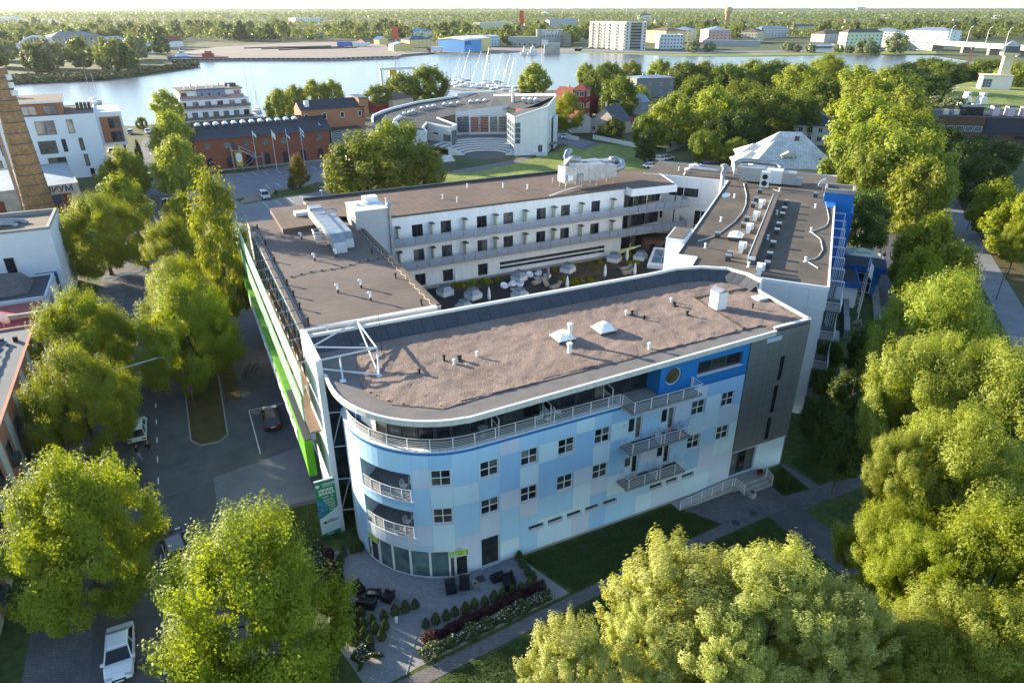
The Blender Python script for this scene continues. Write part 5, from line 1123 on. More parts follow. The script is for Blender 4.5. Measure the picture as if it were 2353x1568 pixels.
def hedge(name,label,pts,w,h,n,leaf,m,seed,flowers=0,cat='hedge'):
    rng=np.random.default_rng(seed); pts=[np.array(p[:2]) for p in pts]; L=[np.linalg.norm(pts[i+1]-pts[i]) for i in range(len(pts)-1)]; tot=sum(L)
    u=rng.random(n)*tot; C=np.zeros((n,3)); 
    for k in range(n):
        q=u[k]; i=0
        while i<len(L)-1 and q>L[i]: q-=L[i]; i+=1
        d=(pts[i+1]-pts[i])/L[i]; p=pts[i]+d*q; th=rng.random()*pi; rad=(.75+.35*rng.random())*(0.85+.3*math.sin(u[k]*3.1+seed)*math.sin(u[k]*1.3))
        C[k]=[p[0]-d[1]*cos(th)*w/2*rad,p[1]+d[0]*cos(th)*w/2*rad,max(.03,sin(th)*h*rad)]
    c0=C.mean(0); c0[2]=0; N_=rng.normal(size=(n,3))*.6+np.array([0,0,.8])
    t=thing(name,label,cat,(c0[0],c0[1],0))
    put('foliage',leaves_mesh('foliage',C-c0,N_,leaf*(.6+.8*rng.random(n)),m,rng,.5),t)
    if flowers:
        k=rng.choice(n,flowers,replace=False); f=C[k]-c0; f[:,2]+=.05; f=f[f[:,2]>h*.35]; put('blossom',leaves_mesh('blossom',f,rng.normal(size=f.shape)*.4+np.array([0,0,1.]),.045*(.6+.8*rng.random(len(f))),mat('blossom_white',(.7,.7,.66),.8,.1),rng,.9),t)
    return t
hedge('flowering_hedge','white flowering low hedge along the brick path',hp((-9.7,-5.6),(0.9,-4.65)),1.1,.75,9000,.07,LEAF['spirea'],5,620)
hedge('barberry_hedge','dark purple barberry hedge between thujas and white flowering hedge',hp((-9.2,-4.55),(1.0,-3.6)),.9,.7,7000,.08,LEAF['barberry'],6)
hedge('flowering_hedge','white flowering hedge running beside the banner lawn',hp((-13.8,8.6),(-14.3,4.5),(-14.9,1.5)),.9,.75,6000,.07,LEAF['spirea'],7,260)
hedge('barberry_hedge','dark purple barberry hedge at the side of the terrace',hp((-13.1,7.2),(-13.6,3.5),(-14.4,-.7)),.75,.7,5500,.08,LEAF['barberry'],8)
hedge('flowering_shrub','round white flowering shrub at the corner of the path',hp((-13.2,-3.3),(-12.9,-4.6)),1.9,.8,5000,.07,LEAF['spirea'],9,300,'shrub')
hedge('garden_bush','dark low juniper bush on the grass island by the entrance',hp((26.8,-1.6),(27.6,-2.6)),1.9,.9,5000,.07,LEAF['dark'],10,0,'shrub')
# wicker lounge furniture
wick=mat('black_wicker',(.018,.017,.019),.6,.25,18,bump=.006,bscale=60); wcu=mat('black_cushion',(.022,.022,.026),.9,.1)
def chair(P,rz,label,wd=.8):
    t=thing('wicker_sofa' if wd>1 else 'wicker_armchair',label,'sofa' if wd>1 else 'armchair',P,rz,None if wd>1 else 'black wicker armchairs on the terrace')
    h=wd/2
    MB().box(-h,h,-.4,.4,.06,.34).build('base',wick,t); MB().box(-h,-h+.12,-.4,.4,.34,.62).build('armrest',wick,t); MB().box(h-.12,h,-.4,.4,.34,.62).build('armrest',wick,t)
    MB().add([(-h,.26,.34),(h,.26,.34),(h,.4,.34),(-h,.4,.34),(-h,.36,.85),(h,.36,.85),(h,.47,.85),(-h,.47,.85)],[(0,3,2,1),(4,5,6,7),(0,1,5,4),(1,2,6,5),(2,3,7,6),(3,0,4,7)]).build('backrest',wick,t)
    MB().box(-h+.13,h-.13,-.38,.27,.345,.45).build('seat_cushion',wcu,t)
    for x in (-h+.05,h-.05):
        for y in (-.35,.35): MB().box(x-.03,x+.03,y-.03,y+.03,0,.06).build('leg',black,t)
    return t
def wtable(P,rz,label,a=1.1,b_=.65):
    t=thing('wicker_table',label,'table',P,rz); 
    for (x0,x1,y0,y1) in ((-a/2,a/2,-b_/2,-b_/2+.1),(-a/2,a/2,b_/2-.1,b_/2),(-a/2,-a/2+.1,-b_/2+.1,b_/2-.1),(a/2-.1,a/2,-b_/2+.1,b_/2-.1)): MB().box(x0,x1,y0,y1,0,.42).build('side_panel',wick,t)
    MB().box(-a/2+.1,a/2-.1,-b_/2+.1,b_/2-.1,.30,.36).build('table_top',glass,t)
def zt(x,y): P=zc(x,y,0.2); return (P.x,P.y,.026)
chair(zt(448,605),PHI+.35,'black wicker armchair nearest the street in the left lounge group'); chair(zt(707,670),PHI-2.4,'black wicker armchair by the path in the left lounge group'); chair(zt(525,725),PHI+2.55,'black wicker two-seat sofa with its back to the garden',1.35)
wtable(zt(582,635),PHI-.45,'black wicker coffee table in the middle of the left lounge group')
chair(zt(1262,595),PHI-.2,'black wicker armchair before the fourth glass bay'); chair(zt(1382,560),PHI-.35,'black wicker armchair in front of suite two door')
chair(zt(1768,540),PHI-1.75,'black wicker two-seat sofa at the right end of the terrace',1.35); wtable(zt(1675,490),PHI+.05,'black wicker coffee table below the tall dark window')
t=thing('litter_bin','round white litter bin standing on the terrace','bin',zt(1478,565)); MB().lathe([(.2,0),(.22,.1),(.24,.5),(.2,.52),(.17,.5),(.16,.2)],n=16).build('shell',concrete,t); MB().lathe([(.155,.35),(0,.351)],n=12).build('liner',black,t)
t=thing('bollard_lamp','small white bollard light where the path meets the terrace','lamp',zt(784,868)); MB().box(-.08,.08,-.08,.08,0,.4).build('post',white,t); MB().box(-.1,.1,-.1,.1,.4,.45).build('cap',white,t)
t=thing('litter_bin','square concrete litter bin before the entrance steps','bin',hl(23.0,-2.6,.03),PHI); MB().box(-.25,.25,-.25,.25,0,.6).build('box',concrete,t); MB().box(-.17,.17,-.17,.17,.55,.605).build('liner',black,t)
t=thing('flower_pot','terracotta pot of red flowers on the entrance landing','plant pot',hl(25.4,-1.0,.58),0); MB().lathe([(.16,0),(.26,.35),(.28,.38)],n=12).build('pot',mat('terracotta',(.3,.12,.06),.8,.1),t); put('flowers',bush_mesh('flowers',8,260,.4,.4,.4,.06,LEAF['barberry']),t,(0,0,.35))
# balcony chairs
def bchair(P,rz,label,m=None):
    t=thing('garden_chair',label,'chair',P,rz,'chairs on the hotel balconies'); m=m or mat('chair_grey',(.5,.5,.5),.5,.05)
    MB().box(-.22,.22,-.22,.22,.42,.46).build('seat',m,t)
    MB().tube([(-.22,.22,.45),(-.24,.27,.7),(-.15,.3,.86),(.15,.3,.86),(.24,.27,.7),(.22,.22,.45)],.02,5).build('back_frame',m,t)
    for x in (-.12,0,.12): MB().cyl((x,.22,.45),(x,.3,.86),.012,.012,5).build('back_bar',m,t)
    for x in (-.2,.2):
        for y in (-.2,.2): MB().cyl((x,y,0),(x,y,.43),.015,.015,5).build('leg',m,t)
    return t
for a,b_,z,rz,l in ((13.0,-.55,8.13,0.4,'grey chair on upper balcony by its divider'),(14.0,-.5,8.13,-.3,'grey chair with pink towel on upper balcony'),(15.2,-.5,8.13,.2,'grey chair at the right end of upper balcony'),(10.4,-.55,4.65,.3,'grey chair at left end of lower balcony'),(11.0,-.5,4.65,-.2,'second grey chair on lower balcony left half'),(13.6,-.5,4.65,.5,'grey chair on lower balcony right half')): bchair(hl(a,b_,z),PHI+pi+rz,l)
for a,b_,z,rz,l in ((-7.5,3.0,7.46,.6,'pale chair at the wall in upper rounded loggia'),(-6.9,3.2,7.46,-.4,'second pale chair in upper rounded loggia'),(-7.5,3.0,4.01,.6,'pale chair at the wall in lower rounded loggia'),(-6.9,3.3,4.01,-.4,'second pale chair in lower rounded loggia')): bchair(hl(a,b_,z),PHI+rz,l,white)
bchair(hl(2.6,.75,11.94),PHI-1.6,'white metal chair left of white table on the top terrace',white); bchair(hl(4.3,.85,11.94),PHI+1.4,'white metal chair right of white table on the top terrace',white)
def rtable(P,l,m):
    t=thing('round_table',l,'table',P); MB().lathe([(.4,.7),(.4,.73),(0,.731)],n=18).build('table_top',m,t); MB().cyl((0,0,0),(0,0,.7),.03,.03,6).build('stem',m,t); MB().lathe([(.22,0),(.2,.03),(.03,.05)],n=12).build('foot',m,t)
rtable(hl(3.45,.85,11.94),'white round table between two white chairs on the top terrace',white); rtable(hl(-1.9,.9,11.94),'grey round table on the dark part of top terrace',mat('table_grey',(.3,.32,.34),.4,.05))
t=thing('folding_frame','white folded sunbed frame leaning on the blue terrace wall','sunbed',hl(-9.55,7.6,11.94),PHI+1.25)
for k in range(5): MB().box(-.4,.4,-.02,.02,.15+k*.3,.2+k*.3).build('slat',white,t)
for x in (-.42,.42): MB().box(x-.03,x+.03,-.03,.03,0,1.5).build('side_bar',white,t)
t=thing('pink_towel','pink and black towel hung over a balcony chair','towel',hl(14.1,-.75,8.55),PHI); MB().box(-.18,.18,-.03,.03,.0,.45).build('cloth',mat('towel_pink',(.6,.12,.2),.9,.2,6),t)
t=thing('orange_bag','small orange bag on the upper balcony floor','bag',hl(15.0,-1.15,8.13),PHI); MB().lathe([(.15,0),(.26,.12),(.22,.25),(.05,.3)],n=10).build('sack',mat('bag_orange',(.6,.1,.02),.8,.1),t)
# ------------------------------------------------------------------ cars
tyre=mat('tyre_rubber',(.015,.015,.015),.85,.1); rimm=mat('wheel_rim',(.5,.5,.52),.3,.05,metal=.8); cglass=glass_mat('car_glass',(.012,.014,.017),.04,.7,.1); plastic=mat('car_plastic',(.02,.02,.022),.6,.1)
redl=mat('tail_light',(.35,.01,.01),.2,.05); headl=mat('head_light',(.5,.52,.55),.1,.05)
def paint(n,c): 
    m=mat(n,c,.25,.02,spec=.6); b=m.node_tree.nodes['Principled BSDF']; b.inputs['Coat Weight'].default_value=.6; b.inputs['Coat Roughness'].default_value=.05; return m
CARP={}
def car_proto(kind,pm):
    key=(kind,pm.name)
    if key in CARP: return CARP[key]
    L,W,Ht={'suv':(4.6,1.86,1.68),'sedan':(4.75,1.84,1.48),'wagon':(4.5,1.8,1.5),'van':(5.0,1.95,1.95)}[kind]
    h=W/2; x0,x1=-L/2,L/2       # front at +x
    hood=.95 if kind!='van' else 1.15; belt=.98 if kind=='suv' else .9
    if kind=='van': belt=1.1
    lo=.28
    # lower body outline (side), rounded in plan by narrower ends
    st=[(x0,.45,belt*.86,.86),(x0+.12,lo+.05,belt*.98,.94),(x0+.7,lo,belt,1.0),(x0+L*.5,lo,belt,1.0),(x1-1.25,lo,belt,1.0),(x1-.9,lo,hood*.98,1.0),(x1-.35,lo+.02,hood*.86,.95),(x1-.06,.36,hood*.72,.86),(x1,.45,hood*.6,.78)]
    b=MB(); V=[]; F=[]
    for (x,z0,z1,wf) in st:
        w_=h*wf; V+= [(x,-w_*.96,z0),(x,-w_,z0+(z1-z0)*.45),(x,-w_*.95,z1-.05),(x,-w_*.82,z1),(x,w_*.82,z1),(x,w_*.95,z1-.05),(x,w_,z0+(z1-z0)*.45),(x,w_*.96,z0)]
    n=8
    for i in range(len(st)-1):
        for k in range(n): F.append((i*n+k,i*n+(k+1)%n,(i+1)*n+(k+1)%n,(i+1)*n+k))
    F+=[tuple(range(n)),tuple(range(len(V)-1,len(V)-n-1,-1))]
    b.add(V,[f[::-1] for f in F]); body=b.mesh('body',pm,False)
    # cabin
    if kind=='sedan': c0,c1,r0,r1=x0+.55,x1-1.15,x0+1.35,x1-2.0
    elif kind=='van': c0,c1,r0,r1=x0+.08,x1-.75,x0+.25,x1-1.6
    else: c0,c1,r0,r1=x0+.1,x1-1.15,x0+.5,x1-1.95
    wb,wt=h*.9,h*.72
    cab=MB(); P=[(c0,-wb,belt-.02),(c1,-wb,belt-.04),(c1,wb,belt-.04),(c0,wb,belt-.02),(r0,-wt,Ht-.05),(r1,-wt,Ht-.07),(r1,wt,Ht-.07),(r0,wt,Ht-.05)]
    cab.add(P,[(0,1,5,4),(1,2,6,5),(2,3,7,6),(3,0,4,7)]); cabm=cab.mesh('cabin_glass',cglass)
    rf=MB(); rf.add([(r0-.06,-wt-.02,Ht-.08),(r1+.06,-wt-.02,Ht-.1),(r1+.06,wt+.02,Ht-.1),(r0-.06,wt+.02,Ht-.08),(r0+.1,-wt*.85,Ht),(r1-.15,-wt*.85,Ht-.01),(r1-.15,wt*.85,Ht-.01),(r0+.1,wt*.85,Ht)],[(0,3,2,1),(4,5,6,7),(0,1,5,4),(1,2,6,5),(2,3,7,6),(3,0,4,7)]); rfm=rf.mesh('car_roof',pm)
    pilm=[]
    for s in (-1,1):
        for p,q_ in (((c0,s*wb,belt),(r0,s*wt,Ht-.05)),((c1,s*wb,belt),(r1,s*wt,Ht-.07)),(((c0+c1)/2,s*wb*1.01,belt),((r0+r1)/2,s*wt*1.01,Ht-.06))): pilm.append(MB().cyl(p,q_,.045,.04,5).mesh('pillar',pm))
    wh=MB(); wh.lathe([(.18,-.1),(.31,-.1),(.335,-.06),(.335,.06),(.31,.1),(.18,.1)],n=18); whm=wh.mesh('tyre',tyre); rm=MB(); rm.lathe([(0.02,-.07),(.21,-.07),(.21,.09),(.06,.1),(0.0,.1)],n=14); rmm=rm.mesh('rim',rimm)
    t=put('parked_car',None); put('body',body,t); put('cabin_glass',cabm,t); put('car_roof',rfm,t); [put('pillar',q_,t) for q_ in pilm]
    for x in (x0+.85,x1-.9):
        for s in (-1,1):
            o=put('wheel',whm,t,(x,s*(h-.1),.335)); o.rotation_euler=(-s*pi/2,0,0); put('rim',rmm,o)
    for s in (-1,1):
        MB().box(x1-.32,x1-.04,s*h*.62-.2,s*h*.62+.2,hood*.66,hood*.8).build('headlight',headl,t); MB().box(x0-.015,x0+.12,s*h*.68-.2,s*h*.68+.2,belt*.68,belt*.84).build('tail_light',redl,t)
        MB().box(c1-.25,c1-.05,s*(h+.02)-.1,s*(h+.02)+.1,belt-.02,belt+.12).build('wing_mirror',pm,t)
    MB().box(x1-.03,x1+.015,-h*.45,h*.45,.45,.62).build('grille',plastic,t); MB().box(x1+.0,x1+.02,-.26,.26,.38,.49).build('number_plate',white,t); MB().box(x0-.02,x0+.0,-.26,.26,.62,.74).build('number_plate',white,t); MB().box(x0-.03,x0+.05,-h*.8,h*.8,.36,.5).build('bumper',plastic,t)
    CARP[key]=t; t['fresh']=1; return t
def car(kind,pm,P,rz,label,group='cars parked around the hotel streets'):
    p=car_proto(kind,pm)
    if p.get('fresh'): del p['fresh']; o=p
    else: o=copy_tree(p)
    o.location=(P.x,P.y,.03); o.rotation_euler=(0,0,rz); return tag(o,label,'car',group)
wht=paint('car_white',(.72,.74,.76)); blk=paint('car_black',(.012,.012,.014)); gry=paint('car_grey',(.12,.125,.13)); slv=paint('car_silver',(.42,.44,.46)); blu=paint('car_blue',(.01,.05,.3)); dbl=paint('car_navy',(.02,.035,.08)); drd=paint('car_maroon',(.06,.018,.015))
S=PHI+pi/2
car('suv',wht,hl(-27.2,33.2),S,'white estate SUV parked by the kerb under the left street trees'); car('sedan',blk,hl(-27.9,24.2),S,'black car parked behind the walking pair on the street')
car('suv',blk,hl(-24.3,12.6),S+.15,'glossy black car between the two big nearest street trees'); car('sedan',wht,hl(-28.1,3.4),S+pi,'white saloon facing the camera at the bottom street edge')
car('wagon',drd,hl(-14.3,29.6),S-.05,'dark brown hatchback parked beside the green facade'); car('sedan',blk,hl(-22.0,133),S,'dark car driving on the far street')
car('suv',slv,at(609,455),S+.1+pi,'silver white SUV parked on the warehouse car park'); car('suv',wht,at(1303,318),PHI-.35,'white SUV on the drive beside the museum'); car('wagon',gry,at(1378,312),PHI+.4,'grey car behind the white fence')
car('wagon',dbl,at(300,308),S+pi,'dark van parked on the river bank grass',None); car('sedan',wht,at(340,306),S+pi+.1,'white car parked beside the van on the river bank')
car('suv',gry,at(268,352),PHI+.2,'grey car under the overhang of the white apartment block'); car('sedan',wht,at(342,482),S,'white car half hidden by the linden trees on the far street'); car('sedan',wht,at(336,505),S,'second white car under the lindens farther down the street'); car('sedan',gry,at(345,410),S,'dark grey parked car by the old factory')
car('suv',blu,at(1628,377),PR-.9,'bright blue car parked behind the link roof'); car('sedan',wht,at(1495,385),PR-.75,'white car nearest the back roof unit'); car('sedan',blk,at(1503,378),PR-.75,'black car between white parked cars behind the hotel'); car('suv',wht,at(1515,370),PR-.75,'pale car in the row behind the hotel'); car('sedan',slv,at(1530,367),PR-.75,'silver car last in the row behind the hotel')
car('sedan',blk,hl(-23.4,64),S,'black car under the street trees by the beer umbrella')
car('wagon',blu,rl(93,-20.5),PR+.2,'blue car at the tree row by the promenade'); car('sedan',drd,rl(89,-20.8),PR+.2,'red car next to the blue one by the promenade'); car('wagon',slv,rl(99,-20.5),PR+.2,'silver car at the tree row by the promenade')
# ------------------------------------------------------------------ people
skin=mat('skin',(.45,.28,.2),.6,.05)
def person(P,rz,label,top,legs,hair,stride=.25,arm=.1):
    t=thing('person',label,'person',P,rz)
    V=[(0,0,.95),(0,0,1.2),(0,0,1.42),(0,.01,1.52),(0,.02,1.66),(.09,0,.92),(.10,stride*.5,.5),(.10,stride*.75,.08),(.10,stride*.75+.14,.04),(-.09,0,.92),(-.10,-stride*.3,.5),(-.10,-stride,.1),(-.10,-stride+.13,.05),(.18,0,1.42),(.24,-arm,1.15),(.24,arm*.8,.9),(.24,arm,.8),(-.18,0,1.42),(-.24,arm,1.15),(-.24,arm*1.8,.92),(-.24,arm*2,.83),(0,.02,1.76)]
    E=[(0,1),(1,2),(2,3),(3,4),(4,21),(0,5),(5,6),(6,7),(7,8),(0,9),(9,10),(10,11),(11,12),(2,13),(13,14),(14,15),(15,16),(2,17),(17,18),(18,19),(19,20)]
    Rr=[.15,.14,.14,.06,.095,.10,.075,.05,.045,.10,.075,.05,.045,.07,.05,.04,.045,.07,.05,.04,.045,.06]
    me=bpy.data.meshes.new('body'); me.from_pydata(V,E,[]); o=put('body',me,t); o.data.materials.append(top); o.data.materials.append(legs); o.data.materials.append(skin)
    mdf=o.modifiers.new('skin','SKIN'); 
    for i,v in enumerate(me.skin_vertices[0].data): v.radius=(Rr[i],Rr[i]*.8 if i<3 else Rr[i]); v.use_root=(i==0)
    sb=o.modifiers.new('sub','SUBSURF'); sb.levels=2; sb.render_levels=2
    dg=bpy.context.evaluated_depsgraph_get(); ev=o.evaluated_get(dg); m2=bpy.data.meshes.new_from_object(ev); o.modifiers.clear(); o.data=m2
    m2.materials.clear(); [m2.materials.append(x) for x in (top,legs,skin)]
    for p in m2.polygons:
        z=p.center.z; p.material_index = 2 if (z>1.5 or (z<.98 and abs(p.center.x)>.19 and z>.7)) else (1 if z<.95 else 0); p.use_smooth=True
    hb=MB(); hb.lathe([(.1,0),(.108,.06),(.09,.13),(.03,.17)],(0,-.005,1.66),10,1,1.05); hb.build('hair',hair,t,True)
    MB().box(-.06,.06,.09,.115,1.62,1.7).build('face',skin,t)
    return t
jeans=mat('jeans',(.06,.09,.17),.9,.1); pale=mat('pale_trousers',(.35,.38,.45),.9,.1); blkc=mat('black_cloth',(.015,.015,.018),.9,.1); whc=mat('white_cloth',(.65,.65,.65),.9,.1); hairb=mat('brown_hair',(.05,.03,.02),.8,.1); hairf=mat('fair_hair',(.3,.22,.12),.8,.1)
person(hl(-27.1,28.3,.02),S+pi/2+1.5,'person in pale trousers and dark top walking on the street',blkc,pale,hairb); person(hl(-26.1,28.4,.02),S-pi/2,'person in blue jeans and black jacket with fair hair on the street',blkc,jeans,hairf)
person(rl(60.2,-9.6,.03),PR+1,'person in white clothes standing by the cafe umbrellas',whc,whc,hairb,.05); person(rl(59.2,-10.2,.03),PR-1,'person in black top standing by the cafe umbrellas',blkc,pale,hairb,.05)
# ------------------------------------------------------------------ signs, lamps, bicycles, flags
t=thing('no_parking_sign','round blue and red no parking sign on the tree island','sign',hl(-21.6,36.6),S); 
MB().cyl((0,0,0),(0,0,2.5),.03,.03,6).build('post',steel,t)
o=MB().lathe([(.34,0),(.34,.02),(0,.021)],n=20).build('disc',mat('sign_red',(.5,.02,.03),.4,.02),t); o.rotation_euler=(0,pi/2,0); o.location=(-.04,0,2.3); o.rotation_euler=(0,-pi/2,0)
o2=MB().lathe([(.27,.022),(.27,.026),(0,.027)],n=20).build('blue_face',mat('sign_blue',(.02,.06,.4),.4,.02),o)
MB().box(-.26,.26,-.03,.03,.028,.03).build('red_bar',mat('sign_red',(.5,.02,.03)),o).rotation_euler=(0,0,.78); MB().box(-.26,.26,-.03,.03,.031,.033).build('red_bar',mat('sign_red',(.5,.02,.03)),o).rotation_euler=(0,0,-.78)
def street_lamp(P,rz,label,h=7,arm=1.6,style=0,m=None):
    t=thing('street_lamp',label,'street lamp',(P.x,P.y,0),rz,'street lamps'); m=m or mat('lamp_grey',(.38,.42,.46),.5,.05)
    if style==0:
        MB().tube([(0,0,0),(0,0,h-1),(.1,0,h-.4),(.5,0,h),(arm,0,h+.1)],[.09,.07,.06,.05,.045],7).build('pole',m,t); MB().lathe([(.06,0),(.16,.08),(.2,.25),(.12,.55),(.02,.7)],n=10,sx=1,sy=.8).build('lamp_head',white,t,True)
        o=t.children[-1]; o.rotation_euler=(0,pi/2,0); o.location=(arm-.1,0,h+.08)
    elif style==1:
        MB().cyl((0,0,0),(0,0,h),.07,.05,7).build('pole',m,t)
        for s in (-1,1): MB().box(min(0,s*arm),max(0,s*arm),-.12,.12,h,h+.1).build('lamp_head',m,t)
    else:
        MB().cyl((0,0,0),(0,0,h),.06,.05,7).build('pole',m,t); MB().lathe([(.1,0),(.4,.1),(.4,.16),(.05,.3)],(0,0,h),12).build('lamp_head',white,t)
    return t
street_lamp(hl(-31.0,61),PHI+.2,'curved grey street lamp above the cream umbrella by the lindens',8)
street_lamp(hl(-31.2,33.5),PHI+.3,'street lamp half hidden in the left street trees',7)
for i,(p,q_) in enumerate(((86,-26.2),(66,-25.5),(47,-25.3),(30,-26))): street_lamp(rl(p,q_),PR+pi/2,'black T-shaped promenade lamp, '+['farthest along the walk','third along from the near end','second along from the near end','nearest the pale lindens'][i],5,1.0,1,darkmetal)
street_lamp(at(550,535),0,'pale disc street lamp near the birch on the car park edge',5,1,2); street_lamp(at(745,492),0,'pale disc street lamp behind the left roof',5,1,2); street_lamp(at(715,368),0,'tall thin lamp post before the brick warehouse',6,.5,2); street_lamp(at(1590,372),PR,'double-headed lamp post behind the hotel link roof',7,.9,1)
def bicycle(P,rz,label,m):
    t=thing('bicycle',label,'bicycle',P,rz,'bicycles on the side lawn')
    for x in (-.52,.52):
        w_=MB(); pts=[(x+.33*cos(k*pi/9),0,.34+.33*sin(k*pi/9)) for k in range(19)]; w_.tube(pts,.022,5); o=w_.build('wheel',tyre,t)
        sp=MB()
        for k in range(6): sp.cyl((x-.32*cos(k*pi/6),0,.34-.32*sin(k*pi/6)),(x+.32*cos(k*pi/6),0,.34+.32*sin(k*pi/6)),.005,.005,3)
        sp.build('spokes',steel,o)
    f=MB()
    for p,q_ in (((-.52,0,.34),(-.15,0,.3)),((-.15,0,.3),(-.25,0,.85)),((-.52,0,.34),(-.22,0,.72)),((-.15,0,.3),(.35,0,.72)),((-.22,0,.74),(.33,0,.82)),((.52,0,.34),(.32,0,.95))): f.cyl(p,q_,.022,.022,5)
    f.build('frame',m,t); MB().tube([(.2,-.28,.98),(.32,-.1,1.0),(.32,.1,1.0),(.2,.28,.98)],.015,5).build('handlebar',steel,t); MB().box(-.4,-.12,-.07,.07,.86,.92).build('saddle',black,t); MB().cyl((-.15,-.09,.3),(-.15,.09,.3),.09,.09,10).build('crank',steel,t)
wbm=mat('bike_white',(.6,.6,.6),.4,.05); rbm=mat('bike_red',(.35,.03,.02),.4,.05)
for p,q_,m_,l in ((38.0,-5.6,wbm,'white bicycle farthest along beside the garden wall'),(37.0,-5.7,wbm,'second white bicycle beside the garden wall'),(36.0,-5.6,rbm,'dark red bicycle between white ones by the wall'),(35.0,-5.7,wbm,'white bicycle nearest the flag poles'),(28.0,-5.8,wbm,'white bicycle standing alone on the side lawn'),(25.8,-5.9,rbm,'red bicycle lying nearest the camera on the side lawn')): bicycle(rl(p,q_,.02),PR-pi/2+.25*((p*7)%3-1),l,m_)
for k in range(4): bicycle(hl(-15.3+.5*k*.4,41+k*.55,.03),PHI+.3,'dark bicycle parked in the yard by the green facade, '+['first','second','third','last'][k]+' of four',blkc)
def flagpole(P,h,label,cols,grp,rz=0.3):
    t=thing('flagpole',label,'flagpole',(P.x,P.y,0),rz,grp); MB().cyl((0,0,0),(0,0,h),.07,.04,8).build('pole',white,t)
    n=len(cols); 
    for i,c_ in enumerate(cols):
        f=MB(); z1=h-.2-1.6*i/n*1.0; z0=h-.2-1.6*(i+1)/n
        for k in range(5):
            x0,x1=.06+k*.16,.06+(k+1)*.16; y=lambda x:.10*sin(x*9); dz=lambda x:-x*1.3
            f.quad((x0,y(x0),z0+dz(x0)),(x1,y(x1),z0+dz(x1)),(x1,y(x1),z1+dz(x1)),(x0,y(x0),z1+dz(x0)))
        f.build('flag_stripe',c_,t)
fb=mat('flag_blue',(.02,.12,.5),.8,.05); fk=mat('flag_black',(.02,.02,.02),.8,.05); fw_=mat('flag_white',(.7,.7,.7),.8,.05); fg=mat('flag_green',(.02,.2,.06),.8,.05)
for x,y,ht,cols,l in ((593,390,10.5,[fw_,fg],'white and green'),(636,388,10.5,[fw_],'bare'),(668,385,10.5,[fb,fk,fw_],'blue black white'),(700,380,10.5,[fw_,fb,fw_],'white and blue'),(742,366,10.5,[fw_],'plain white')): flagpole(at(x,y),ht,'tall white flagpole with '+l+' flag before the brick warehouse',cols,'flagpoles by the warehouse')
for k,(p,q_,c_) in enumerate(((33.0,-5.9,[fb,fk,fw_]),(31.6,-6.0,[fw_,fb]),(30.4,-5.9,[fw_]))): flagpole(rl(p,q_),8.5,'thin flagpole by the hotel entrance with '+['blue black white','white and blue','white'][k]+' flag',c_,'flagpoles by the hotel entrance')
t=thing('park_bench','white park bench beside the hotel walk','bench',rl(31.0,-8.9,.03),PR); 
for k in range(3): MB().box(-.9,.9,-.25+k*.17,-.1+k*.17,.42,.46).build('seat_slat',white,t)
for k in range(2): MB().box(-.9,.9,.3,.34,.6+k*.2,.74+k*.2).build('back_slat',white,t)
for x in (-.8,.8): MB().box(x-.04,x+.04,-.22,.32,0,.42).build('leg',darkmetal,t)
umb=umbrella(hl(-30.0,57.5),PHI+.1,'cream beer umbrella on the pavement under the lindens',2.0)

# ------------------------------------------------------------------ grass blades on the near lawns, worn patches of asphalt
rg=np.random.default_rng(12)
def blades(name,poly,n,seed):
    r=np.random.default_rng(seed); xs=[p[0] for p in poly]; ys=[p[1] for p in poly]; out=[]
    while len(out)<n:
        a,b_=min(xs)+(max(xs)-min(xs))*r.random(),min(ys)+(max(ys)-min(ys))*r.random()
        if inside(a,b_,poly) and mnoise.noise((a*.5,b_*.5,3.1))>-.45+.5*r.random()-.3: P=hl(a,b_); out.append((P.x,P.y,.03+.03*r.random()))
    C=np.array(out); tag(put(name,leaves_mesh(name,C,r.normal(size=C.shape)*.6+np.array([0,0,.7]),.05+.05*r.random(n),LEAF['spirea'],r,.35),None),kind='stuff')
blades('grass',[(.9,-.35),(15.6,-.35),(18,-4.2),(2.8,-5.2)],16000,1); blades('grass',[(-14,-8.3),(2.2,-6.6),(16,-5.6),(22.3,-5.4),(22.3,-11),(-14,-14)],26000,2); blades('grass',[(30.2,-.2),(36,1),(40,-4),(30.2,-4)],7000,3); blades('grass',[(25.9,-1.7),(28.9,-.4),(28.6,-4),(25.8,-3.7)],2500,4); blades('grass',[(-16.5,8.5),(-11.8,8.5),(-12.6,14),(-17,14.2)],5000,5)
patch=mat('asphalt_patch',(.10,.10,.105),.9,.2,1.5,bump=.005,bscale=50); patchl=mat('asphalt_pale',(.17,.17,.18),.85,.12,1.2,stain=.2,sscale=.2)
for nm,m_,pl in (('asphalt_patch',patchl,[(-20.8,13.5),(-17.3,15),(-12.6,14.6),(-12.6,23.5),(-20.8,22)]),('asphalt_patch',patch,[(-28,20.2),(-21.2,21.6),(-21.2,21.9),(-28,20.5)]),('asphalt_patch',patch,[(-21,27.2),(-20.3,27.4),(-20.5,26.3),(-21.2,26.4)]),('asphalt_patch',patch,[(-24.3,45),(-23.2,45),(-23.1,52),(-24.4,52)])): sheet(nm,hp(*pl),.0262,m_)
